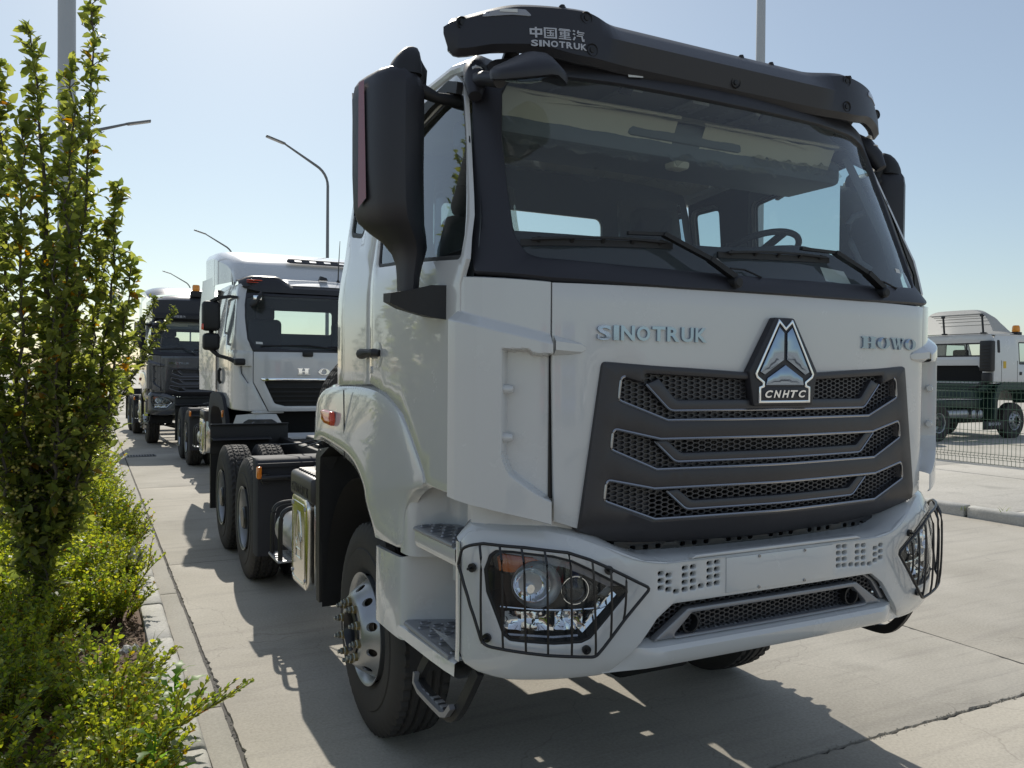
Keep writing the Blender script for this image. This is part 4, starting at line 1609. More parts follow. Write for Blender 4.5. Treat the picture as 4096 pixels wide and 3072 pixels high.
def tractor_interior(T):
    I = empty('interior', (0, 0, 0), parent=T)
    # ceiling with console and stowage
    mb = MB()
    rows = []
    for y in np.linspace(.55, 1.97, 14):
        rows.append([(x, y + .08 * abs(x) ** 3 * (1 if y < .7 else 0), 3.065 + .05 * (1 - (abs(x) / 1.08) ** 4) + .006 * math.sin(y * 19) - (.10 * sm(.75, .55, y))) for x in np.linspace(-1.08, 1.08, 21)])
    mb.grid(rows, flip=True).build('roof_liner', LINER, I, smooth=60)
    MB().box(-1.02, 1.02, .62, .98, 2.86, 2.98, .03).box(-.34, .34, .60, 1.15, 2.93, 3.03, .03).build('overhead_shelf', TRIM, I)
    mb = MB()
    for s in (-1, 1):
        mb.box(s * .92 - (.0 if s > 0 else 0), s * .92 + .001, .6, .61, 2.9, 2.9001)
    for x0, x1 in ((-.98, -.08), (.08, .92)):
        v = MB()
        v.tube([(x0, .585, 3.03), (x1, .555, 3.03)], .008, 8)
        v.grid([[(lerp(x0, x1, t), .575 + .05 * s_ + .06 * 0, 3.02 - .10 * s_ + .004 * math.sin(t * 25 + s_ * 5)) for s_ in (0, .3, .6, 1)] for t in np.linspace(0, 1, 24)])
        v.build('sun_visor', BEIGE, I)
    # wrinkled plastic film still on the roof lining
    for (x0, x1, y0, y1, zz, sd) in ((-1.0, -.2, .62, 1.0, 2.90, 3), (-.1, .55, .60, .98, 2.92, 9), (.40, .98, .58, .85, 2.955, 14)):
        rows = []
        for i in range(34):
            rows.append([(lerp(x0, x1, i / 33), lerp(y0, y1, j / 23), zz - .02 + .030 * noise.noise((i * .25, j * .3, sd)) + .02 * noise.noise((i * .7 + j * .5, j * .9, sd + 4)) - .05 * sm(.8, 1, abs(2 * j / 23 - 1))) for j in range(24)])
        MB().grid(rows).build('plastic_film', FILM, I, smooth=30)
    # dashboard
    rows = []
    for x in np.linspace(-1.16, 1.16, 25):
        yf = wsy(x * .92, 2.30) + .05
        hump = .055 * math.exp(-((x - .66) / .34) ** 2) - .10 * sm(.95, 1.16, abs(x))
        rows.append([(x, yf, 2.25), (x, yf + .10, 2.31), (x, yf + .22, 2.39 + hump * .4), (x, yf + .36, 2.455 + hump), (x, yf + .44, 2.44 + hump * .9), (x, yf + .43, 2.10), (x, yf + .40, 1.6)])
    MB().grid(rows).build('dashboard', DASH, I, smooth=45)
    # steering wheel
    st = MB()
    c = Vector((.74, .93, 2.52))
    ax = Vector((0, .42, .91)).normalized()
    e1 = Vector((1, 0, 0))
    e2 = ax.cross(e1)
    ring = [c + e1 * (.225 * math.cos(a)) + e2 * (.225 * math.sin(a)) for a in np.linspace(0, 2 * math.pi, 37)[:-1]]
    st.tube(ring, .017, 10, closed=True)
    for a in (0.25, math.pi - .25, -math.pi / 2):
        st.tube([c, c + (e1 * math.cos(a) + e2 * math.sin(a)) * .22 - ax * .0], (.022, .01))
    st.lathe([(-.03, 0), (-.03, .07), (.02, .08), (.02, 0)], 18, (0, 0, 0), 'z').v
    st.tube([c - ax * .02, c - ax * .35], .035, 10)
    st.build('steering_wheel', BLACKP, I)
    # seats
    for x, wrap in ((-.60, 1), (.56, 0)):
        mb = MB()
        mb.box(x - .26, x + .26, 1.05, 1.55, 1.86, 2.10, .06, 3)
        bk = MB().box(-.25, .25, -.07, .07, 0, .62, .06, 3)
        for i, p in enumerate(bk.v):
            bk.v[i] = (p[0] * (1 - .25 * max(0, (p[2] - .35)) / .3), p[1] + .16 * p[2], p[2])
        bk.shift((x, 1.50, 2.08))
        mb.merge(bk)
        hd = MB().box(-.14, .14, -.055, .055, 0, .17, .05, 3).shift((x, 1.62, 2.70))
        mb.merge(hd)
        mb.tube([(x - .06, 1.61, 2.64), (x - .06, 1.62, 2.74)], .008, 6).tube([(x + .06, 1.61, 2.64), (x + .06, 1.62, 2.74)], .008, 6)
        mb.build('seat', FABRIC, I)
        rows = []
        for i in range(20):
            a = i / 19 * math.pi * 2
            rr = 1 + .12 * noise.noise((math.cos(a) * 2, math.sin(a) * 2, x))
            rows.append([(x + (.27 - .05 * t) * rr * math.cos(a), 1.52 + .16 * t * .75 + .11 * rr * math.sin(a), 2.2 + .70 * t + .02 * noise.noise((a * 2, t * 6, x))) for t in np.linspace(0, 1, 12)])
        MB().grid(rows).build('plastic_film', FILM, I, smooth=30)
    # grab handles on the screen pillars, pillar trims
    for s in (-1, 1):
        hb = MB().tube([(s * p[0], p[1], p[2]) for p in ((1.115, .55, 2.72), (1.075, .585, 2.70), (1.055, .60, 2.66), (1.06, .585, 2.56), (1.085, .55, 2.46), (1.12, .51, 2.42))], .016, 10)
        hb.build('grab_handle', TRIM, I)
        mb = MB()
        mb.tube([(s * (x), y, z) for x, y, z in ((1.15, .36, 2.28), (1.125, .43, 2.55), (1.08, .53, 2.80), (1.04, .61, 3.0))], (.022, .016))
        mb.build('pillar_trim', TRIM, I)
        mb = MB()
        mb.box(s * 1.165 - .018, s * 1.165 + .018, 1.435, 1.64, 1.8, 3.05, .015)
        mb.build('pillar_trim', TRIM, I)
    # bunk and rear wall padding
    MB().box(-1.1, 1.1, 1.62, 1.95, 1.86, 2.06, .05, 3).build('bunk', FABRIC, I)
    MB().box(-.05, .05, .64, .72, 2.83, 2.90, .02).build('dome_lamp', BEIGE, I)
    return I


def lensgrid(poly, mp, step, d0, bulge):
    """a clear cover slightly domed over an outline"""
    o = poly if area2(poly) > 0 else poly[::-1]
    lo = resample(o, step)
    V, Tt = fill([lo], step)
    A = np.array(lo)
    vs = []
    for u, v in V:
        dist = math.sqrt(np.min(((A - np.array([u, v])) ** 2).sum(1)))
        vs.append(mp(u, v, d0 + bulge * sm(0, .10, dist)))
    return MB().add(vs, Tt)


HEAD = [(-1.190, 1.10), (-1.196, 1.18), (-1.183, 1.232), (-1.165, 1.250), (-1.117, 1.250), (-.993, 1.236), (-.932, 1.219), (-.858, 1.182), (-.728, 1.112, .012), (-.722, 1.092, .012), (-.863, .940, .012), (-.894, .927), (-.991, .925), (-1.128, .937), (-1.148, .955)]
GUARDL = [(-1.236, 1.193, .03), (-1.228, 1.262, .06), (-1.18, 1.277, .02), (-1.077, 1.271), (-.95, 1.254), (-.879, 1.228), (-.812, 1.195), (-.655, 1.113, .012), (-.754, 1.008), (-.828, .919), (-.858, .886, .03), (-1.012, .900), (-1.137, .917), (-1.186, .924, .03), (-1.216, 1.057)]


def build_bumper(T):
    HB = [tuple(p[:2]) for p in rnd(HEAD, .012)]
    HBR = [(-x, z) for x, z in HB]
    slots = []
    cols = [(-.587, (0, 1, 2)), (-.552, (.35, 1.35, 2.35)), (-.517, (2.75,)), (-.478, (-.35, .65, 1.65, 2.65)), (-.440, (-.4, .6, 1.6, 2.6)), (-.402, (2.45,)), (-.362, (-.6, .4, 1.4, 2.4)), (-.326, (-.65, .35, 1.35, 2.35))]
    holes = []
    for x, ks in cols:
        for k in ks:
            z = 1.150 - .0265 * k
            h = rnd(R4(x - .0125, x + .0125, z - .007, z + .007), .006, 3)
            holes.append(h)
            holes.append([(-a, b) for a, b in h])
    ol = [(-1.2449, .862), (-1.238, .825, .02), (-1.20, .800), (-1.115, .783), (-.912, .784), (-.802, .787, .01), (-.772, .80), (-.668, .905), (-.601, .985), (-.53, 1.032, .03),
          (.53, 1.032, .03), (.601, .985), (.668, .905), (.772, .80), (.802, .787, .01), (.912, .784), (1.115, .783), (1.20, .800), (1.238, .825, .02), (1.2449, .862),
          (1.2449, 1.262), (1.225, 1.300), (1.19, 1.318), (1.0, 1.322), (.90, 1.300), (.66, 1.205, .05), (.55, 1.190), (-.55, 1.190), (-.66, 1.205, .05), (-.90, 1.300), (-1.0, 1.322), (-1.19, 1.318), (-1.225, 1.300), (-1.2449, 1.262)]
    mb = MB()
    plate(mb, rnd(ol, 0), [HB, HBR] + holes, bmpmap, .022, .007, .045, d0=-.022)
    # corner returns and top ledge
    for s in (-1, 1):
        rows = []
        for z in np.linspace(.825, 1.262, 20):
            rows.append([(s * 1.2465, .325 + bprof(z) * .3, z), (s * 1.2475, .36 + bprof(z) * .3, z), (s * 1.241, .374 + bprof(z) * .3, z), (s * 1.10, .385, z), (s * 0.98, .40, z)])
        mb.grid(rows, flip=(s > 0))
    rows = []
    for x in np.linspace(-1.243, 1.243, 60):
        ax = abs(x)
        z0 = hermite([0, .55, .66, .90, 1.0, 1.19, 1.225, 1.245], [1.188, 1.188, 1.203, 1.298, 1.320, 1.316, 1.298, 1.260], ax)
        yb = BMP.y(ax) + bprof(z0)
        zt = hermite([0, .6, .9, 1.1, 1.19, 1.245], [1.21, 1.22, 1.338, 1.356, 1.345, 1.264], ax)
        rows.append([(x, yb - .003, z0 - .004), (x, min(.368, yb + .02), z0 + .010), (x, min(.369, yb + .07), lerp(z0, zt, .6)), (x, min(.370, max(yb + .06, lerp(.30, .345, sm(.7, 1.1, ax)))), zt), (x * (.99 if ax > 1.15 else 1), lerp(.55, .372, sm(1.0, 1.12, ax)), zt - .004)])
    mb.grid(rows, flip=False)
    # under-lip return
    rows = []
    for x in np.linspace(-1.24, 1.24, 70):
        ax = abs(x)
        z0 = .784 if ax < 1.115 else lerp(.784, .84, (ax - 1.115) / .125)
        rows.append([(x, BMP.y(ax) + bprof(z0) + .001 + (.06 if ax < .78 else 0), z0 + .003), (x, BMP.y(ax) + .30, z0 + .03)])
    mb.grid([r for r in rows if r[0][0] < -.79], flip=True).grid([r for r in rows if r[0][0] > .79], flip=True)
    B = mb.build('bumper', WHITE, T, smooth=35)

    # number plate panel, bare
    mb = MB()
    plate(mb, R4(-.285, .285, 1.046, 1.181), [], bmpmap, .006, .004, .15, d0=0)
    mb.build('plate_panel', WHITE, B)
    sc = MB().lathe([(0, .0065), (-.003, .006), (-.003, .003), (-.001, .0028), (-.001, 0)], 10, (0, 0, 0), 'y').mesh('screw', EDGECH, 30)
    for x in (-.122, .122):
        for z in (1.173, 1.052): link('screw', sc, EDGECH, B, (x, -.0065, z))
    mb = MB()
    plate(mb, rnd([(-.46, 1.192), (.46, 1.192), (.43, 1.206), (-.43, 1.206)], .004), [], lambda u, v, d: (u, .028 - d, v), .03, .006, .2)
    mb.build('plate_ledge', WHITE, B)
    # perforated dark beam between bumper and grille
    mb = MB()
    ho = []
    for k in range(23):
        x = -.62 + k * .0565
        ho.append(rnd(R4(x - .012, x + .012, 1.212, 1.229), .007, 3) if k % 4 != 3 else rnd(R4(x - .02, x + .02, 1.232, 1.238), .002, 2))
    plate(mb, R4(-.70, .70, 1.195, 1.25), ho, lambda u, v, d: (u, .135 + .06 * u * u - d, v), .02, .002, .2)
    mb.build('perforated_beam', BLACKM, B)
    # lower lip
    rows = []
    for x in np.linspace(-.80, .80, 41):
        ax = abs(x)
        e = sm(.74, .60, ax)
        y0 = BMP.y(ax) + .025 * (1 - e)
        rows.append([(x, y0 + .16, .905), (x, y0 + .035, .900 - .004 * (1 - e)), (x, y0 - .018 * e + .01, .884), (x, y0 - .030 * e + .012, .868), (x, y0 - .026 * e + .012, .835), (x, y0 + .01, .806 - .008 * (1 - e)), (x, y0 + .06, .794), (x, y0 + .22, .80)])
    mb = MB().grid(rows, flip=False)
    mb.build('lower_lip', WHITE, B, smooth=35)
    # lower intake: satin frame, meshes, towing eyes
    sv = lambda u, v, d: (u, BMP.y(u) + .012 + (1.0 - v) * -.22 * 0 - d, v)
    o = [(-.612, .900), (-.452, 1.004, .025), (.452, 1.004, .025), (.612, .900)]
    h = [(-.522, .906, .01), (-.432, .984, .018), (.432, .984, .018), (.522, .906, .01)]
    mb = MB()
    plate(mb, rnd(o, .004), [rnd(h, .01)], sv, .03, .008, .06, d0=-.03)
    for s in (-1, 1):
        plate(mb, [(s * .668, .904), (s * .640, .904), (s * .572, .99), (s * .50, 1.030), (s * .535, 1.032), (s * .603, .987)], [], sv, .02, .005, .06, d0=-.045)
    mb.build('intake_frame', SATIN, B, smooth=35)
    reg = [[(-.66, .90), (-.52, 1.04), (.52, 1.04), (.66, .90)]]
    hexmesh(lambda u, v, d: (u, BMP.y(u) + .04 - d, v), reg, -.66, .66, .89, 1.045, lambda x, z: True, d=-.015, p=.007, f=.017, h=.0172).build('hex_mesh', MESHP, B, smooth=0, weld=False, kind='stuff')
    MB().grid([[(x, .16, z) for z in (.87, 1.06)] for x in (-.7, .7)]).build('intake_back', VOIDM, B, smooth=0)
    for x in (-.432, .432):
        MB().lathe([(0, .036), (-.006, .040), (-.006, .033), (.10, .031), (.10, 0)], 24, (x, .03, .945), 'y').build('towing_eye', BLACKP, B)
    # a fog lamp behind each end mesh
    for s in (-1, 1):
        MB().lathe([(0, 0), (-.010, .012), (0, .024), (.02, .026)], 16, (s * .628, .075, .925), 'y').build('side_marker', ALU, B)

    # ---------------- headlamps
    for s in (-1, 1):
        mm = (lambda u, v, d: bmpmap(u, v, d)) if s < 0 else (lambda u, v, d: bmpmap(-u, v, d))
        fp = s > 0
        H = MB()
        o2 = HB if area2(HB) > 0 else HB[::-1]
        # black bowl: walls going back and floor
        lo = resample(o2, .02)
        inner = inset(lo, .022)
        H.grid([[mm(u, v, -.002) for u, v in lo], [mm(u, v, -.03) for u, v in inset(lo, .004)], [mm(u, v, -.075) for u, v in inner]], close_v=True, flip=fp)
        V, Tt = fill([inner], .03)
        H.add([mm(u, v, -.075) for u, v in V], [t if not fp else t[::-1] for t in Tt])
        hl = H.build('headlight', BLACKM, T, smooth=35)
        mb = MB()
        plate(mb, inset(o2, -.002), [inset(lo, .007)], mm, .008, .003, 0, d0=-.01, bstep=.02, flip=fp)
        mb.build('rim_seal', BLACKP, hl)
        lensgrid(inset(lo, .006), mm, .025, -.006, .012).build('lens', LENS, hl, smooth=80)
        # big reflector lamp
        def lampdisc(cx, cz, r, depth, m, name, dd, rng=.016, n=36):
            q = MB()
            rows = []
            prof_ = [(1.0 + rng / r, dd + .000), (1.0 + rng / r * .5, dd + .008), (1.0, dd + .002), (.97, dd - .004), (.80, dd - depth * .55), (.5, dd - depth * .9), (.2, dd - depth), (0.01, dd - depth)]
            for k in range(n):
                a = 2 * math.pi * k / n
                rows.append([mm(cx + r * f * math.cos(a), cz + r * f * math.sin(a), d) for f, d in prof_])
            q.grid(rows, close_u=True, flip=fp)
            return q.build(name, m, hl, smooth=50)
        lampdisc(-1.046, 1.128, .078, .020, FROST, 'reflector_bezel', -.034, .006)
        lampdisc(-1.062, 1.128, .056, .035, CHROME, 'beam_reflector', -.028, .007)
        # faceted bulb shield
        q = MB()
        for k in range(12):
            a = 2 * math.pi * k / 12
            q.add([mm(-1.056 + r * math.cos(a + da), 1.124 + r * math.sin(a + da), d) for r, da, d in ((.058, 0, -.045), (.058, .5, -.047), (.020, .5, -.060), (.020, 0, -.060))], [(0, 1, 2, 3)])
        q.lathe([(0, 0.001), (0, .016), (.03, .018)], 14, (0, 0, 0), 'y').v
        n0 = len(q.v) - 14 * 3
        q.v = [(p if i < n0 else tuple(Vector(mm(-1.066, 1.112, -.035)) + Vector(p))) for i, p in enumerate(q.v)]
        q.build('bulb_shield', CHROME, hl, smooth=0)
        q = MB()
        q.grid([[mm(-.912 + .049 * f * math.cos(2 * math.pi * k / 36), 1.106 + .049 * f * math.sin(2 * math.pi * k / 36), d) for f, d in ((1.08, -.036), (1.04, -.028), (.98, -.028), (.94, -.036))] for k in range(36)], close_u=True)
        q.build('projector_ring', CHROME, hl, smooth=50)
        lampdisc(-.912, 1.106, .046, .006, BLACKP, 'projector_bowl', -.050, .002)
        q = MB()
        rows = []
        for k in range(24):
            a = 2 * math.pi * k / 24
            rows.append([mm(-.912 + .045 * f * math.cos(a), 1.106 + .045 * f * math.sin(a), d) for f, d in ((1, -.045), (.8, -.034), (.5, -.026), (.01, -.023))])
        q.grid(rows, close_u=True).build('projector_lens', LENS, hl, smooth=80)
        # indicator
        q = MB()
        plate(q, [(-1.178, 1.218), (-1.165, 1.232), (-1.06, 1.222), (-1.035, 1.21), (-1.075, 1.176), (-1.13, 1.166), (-1.172, 1.17)], [], mm, .012, .003, .04, d0=-.055, flip=fp)
        q.build('indicator', AMBER, hl)
        # eyebrow strip
        q = MB()
        plate(q, [(-1.178, 1.236), (-1.16, 1.244), (-1.117, 1.243), (-.993, 1.229), (-.935, 1.212), (-.862, 1.175), (-.735, 1.108), (-.78, 1.108), (-.875, 1.155), (-.95, 1.186), (-1.03, 1.20), (-1.06, 1.222)], [], mm, .004, .001, .05, d0=-.048, flip=fp)
        q.build('light_strip', mat('frosted_strip', (.30, .29, .31), .25) if 'frosted_strip' not in MATS else MATS['frosted_strip'], hl)
        # chrome dividing bar and lower reflectors
        q = MB()
        q.tube([mm(-1.163, 1.046, -.03), mm(-1.05, 1.040, -.03), mm(-.93, 1.036, -.03), mm(-.815, 1.038, -.03), mm(-.795, 1.045, -.03)], .0042, 8)
        q.build('chrome_bar', CHROME, hl)
        for (xa, xb) in ((-1.148, -1.00), (-.985, -.885)):
            q = MB()
            rows = []
            for i in range(13):
                t = i / 12
                rows.append([mm(lerp(xa, xb, t) + (.018 if j > 4 else 0) * (t - .3), lerp(1.032, .966, j / 6), -.036 - .030 * math.sin(math.pi * min(1, max(0, t))) * math.sin(math.pi * j / 6) + (.008 if i % 4 == 0 else 0)) for j in range(7)])
            q.grid(rows, flip=not fp)
            q.build('lower_reflector', CHROME, hl, smooth=25)
        q = MB()
        rows = []
        for t in np.linspace(0, 1, 14):
            c = Vector((-.892, .962)).lerp(Vector((-.765, 1.092)), t)
            n_ = Vector((-.70, .72)).normalized()
            w_ = lerp(.024, .030, t)
            rows.append([mm(c.x + n_.x * k_ * w_ , c.y + n_.y * k_ * w_, d) for k_, d in ((-1, -.046), (-.5, -.030), (.0, -.036), (.35, -.026), (1, -.055))])
        q.grid(rows)
        q.build('light_blade', CHROME, hl, smooth=20)
        MB().tube([mm(x, z, -.035) for x, z in ((-1.14, .947), (-.99, .939), (-.90, .942))], .007, 6).build('chrome_bar', EDGECH, hl)
        # ---------------- wire guard
        off = lambda u, v, k: mm(u, v, .038 + k)
        g = MB()
        gl_ = rnd(GUARDL, .012)
        strip(g, gl_, lambda u, v, d: off(u, v, 0), .0058, closed=True, step=.03, n=8)
        for (xa, za), (xb, zb) in (((-1.189, 1.274), (-1.188, .930)), ((-1.144, 1.274), (-1.140, .918)), ((-1.087, 1.271), (-1.079, .909)), ((-1.021, 1.263), (-1.014, .900)), ((-.947, 1.253), (-.939, .892)), ((-.872, 1.225), (-.858, .888)), ((-.807, 1.192), (-.805, .947)), ((-.750, 1.163), (-.757, 1.011))):
            L = 9
            pts = [off(lerp(xa, xb, t), lerp(za, zb, t), .010 * math.sin(math.pi * t) ** .5) for t in np.linspace(0, 1, L)]
            g.tube(pts, .0046, 6)
        for x, z in ((-1.222, 1.182), (-1.186, .940), (-.880, .903), (-.800, 1.180)):
            g.tube([mm(x, z, .001), mm(x, z, .012)], .016, 12)
            g.tube([mm(x, z, .010), mm(x, z, .034)], .005, 6)
        g.build('wire_guard', BLACKM, hl, smooth=60)
    return B


def build_visor(T):
    mb = MB()
    N = 96
    def sec(x):
        ax = abs(x)
        k = sm(.52, .72, ax)
        bow = .235 * (max(0, ax - .70) / .52) ** 1.7
        A_ = [(.350, 3.078), (.322, 3.10), (.300, 3.188), (.372, 3.258), (.430, 3.302), (.62, 3.345)]
        B_ = [(.345, 3.082), (.318, 3.105), (.326, 3.20), (.340, 3.285), (.372, 3.305), (.56, 3.335)]
        P = [(lerp(a[0], b[0], k) + bow, lerp(a[1], b[1], k)) for a, b in zip(A_, B_)]
        # ends: lower edge lifts then drops, tip is rounded off
        lift = .030 * sm(.74, .95, ax) - .012 * sm(1.06, 1.16, ax)
        tip = sm(1.175, 1.225, ax)
        cz = 3.215
        out = []
        for i, (y, z) in enumerate(P):
            if i < 2: z += lift
            if i >= 3: z -= .035 * sm(.95, 1.2, ax) + (.012 * sm(1.0, 1.2, ax))
            z = lerp(z, cz - .015 + (z - cz) * .62, tip ** 2)
            if i == 5: y, z = lerp(y, out[4][1] + .012, sm(.95, 1.17, ax)), lerp(z, out[4][2] - .004, sm(.95, 1.17, ax))
            if i != 5: y = lerp(y, .335 + bow, tip)
            out.append((x * (1 - (.014 * tip if i in (0, 1, 4, 5) else 0)), y, z))
        return out
    xs = [1.225 * math.sin(t) if False else t for t in np.linspace(-1.225, 1.225, N)]
    rows = [sec(x) for x in xs]
    mb.grid(rows, flip=True)
    inner = [[(p[0] * .992, p[1] + .022, p[2] - (.012 if i > 2 else -.004)) for i, p in enumerate(r)] for r in rows]
    mb.grid(inner)
    mb.grid([[r[0], q[0]] for r, q in zip(rows, inner)]).grid([[r[-1], q[-1]] for r, q in zip(rows, inner)], flip=True)
    for r, q in ((rows[0], inner[0]), (rows[-1], inner[-1])):
        mb.grid([r, q])
    V = mb.build('sun_visor_panel', DARK, T, smooth=28)
    # supports to the roof
    for x in (-.95, -.4, .4, .95):
        dy = .06 if abs(x) > .6 else 0
        mb = MB().tube([(x, .36 + dy, 3.13), (x, .46 + dy, 3.16), (x, .54 + dy, 3.08)], (.03, .008))
        mb.build('visor_bracket', BLACKM, T)
    def vy(x, z):
        s_ = sec(x)
        zs = [p[2] for p in s_[1:5]]
        ys = [p[1] for p in s_[1:5]]
        return float(np.interp(z, zs, ys))
    vmap = lambda x, z, d: (x, vy(x, z) - d, z)
    bolt = MB().lathe([(.004, .026), (-.002, .024), (.006, .019), (.008, .012), (-.002, .011), (-.003, 0)], 16, (0, 0, 0), 'y').mesh('visor_bolt', BLACKP, 40)
    for x, z in ((-1.165, 3.225), (1.165, 3.225), (-.722, 3.262), (.722, 3.262), (-.705, 3.135), (.705, 3.135), (.02, 3.13)):
        link('visor_bolt', bolt, BLACKP, V, (x, vy(x, z) - .002, z))
    pin = MB().tube([(0, 0, -.01), (0, 0, .010)], .010, 10).box(-.014, .014, -.005, .005, .0, .007, .002).mesh('visor_clip', BLACKP, 40)
    for x in (-.80, .16, .34, .80):
        s_ = sec(x)
        link('visor_clip', pin, BLACKP, V, (x, s_[4][1] + .005, s_[4][2]))
    # end marker lamps with their paper label
    for s in (-1, 1):
        mb = MB()
        plate(mb, rnd([(s * 1.105, 3.244), (s * 1.085, 3.268), (s * 1.02, 3.277), (s * .955, 3.272), (s * .930, 3.244), (s * 1.0, 3.25)], .008), [], vmap, .004, .002, .04, d0=.0, bstep=.02)
        mb.build('marker_lamp', mat('marker_lens', (.30, .31, .34), .15, coat=.5) if 'marker_lens' not in MATS else MATS['marker_lens'], V)
    MB().add([vmap(x, z, .0075) for x, z in ((-1.045, 3.262), (-.985, 3.258), (-.985, 3.272), (-1.045, 3.272))], [(0, 1, 2, 3)]).build('paper_label', PAPER, V, smooth=0)
    mb = MB()
    rows = []
    for t in np.linspace(0, 1, 10):
        x = lerp(1.10, 1.212, t)
        yb = .335 + .235 * (max(0, x - .70) / .52) ** 1.7
        k = math.sin(math.pi * min(1, .12 + .88 * t)) ** .5
        rows.append([(x, yb + .012, 3.135), (x, yb + .02, 3.135 - .035 * k), (x, yb + .07, 3.135 - .062 * k), (x, yb + .12, 3.13 - .05 * k), (x, yb + .15, 3.14)])
    mb.grid(rows)
    mb.build('tip_lamp', mat('opal_lens', (.72, .73, .72), .3), V, smooth=60)
    # printed maker name
    W = empty('visor_lettering', (0, 0, 0), parent=T)
    x = -.946
    for key, w in (('zhong', .044), ('guo', .047), ('zhong4', .048), ('qi', .048)):
        q = strokes(CJK[key])
        out = MB()
        out.add([vmap(x + p[0] * w, 3.160 + p[2] * .042, .0035 - .002 * p[1]) for p in q.v], q.f)
        out.build('character', DECAL, W, smooth=0)
        x += w + .0065
    x0 = -.943
    ws = [1, .36, 1.0, 1.1, .95, 1.0, 1.0, 1.0]
    tot = sum(ws) + .18 * 7
    sc_ = .212 / tot
    for c, w in zip('SINOTRUK', ws):
        q = fit(text_mb(c, 1, .02, 0, .03), x0, x0 + w * sc_, 3.126, 3.151)
        ys = [p[1] for p in q.v]
        MB().add([vmap(p[0], p[2], .0035 if p[1] < 0 else .0015) for p in q.v], q.f).build('letter', DECAL, W, smooth=0)
        x0 += (w + .18) * sc_
    return V


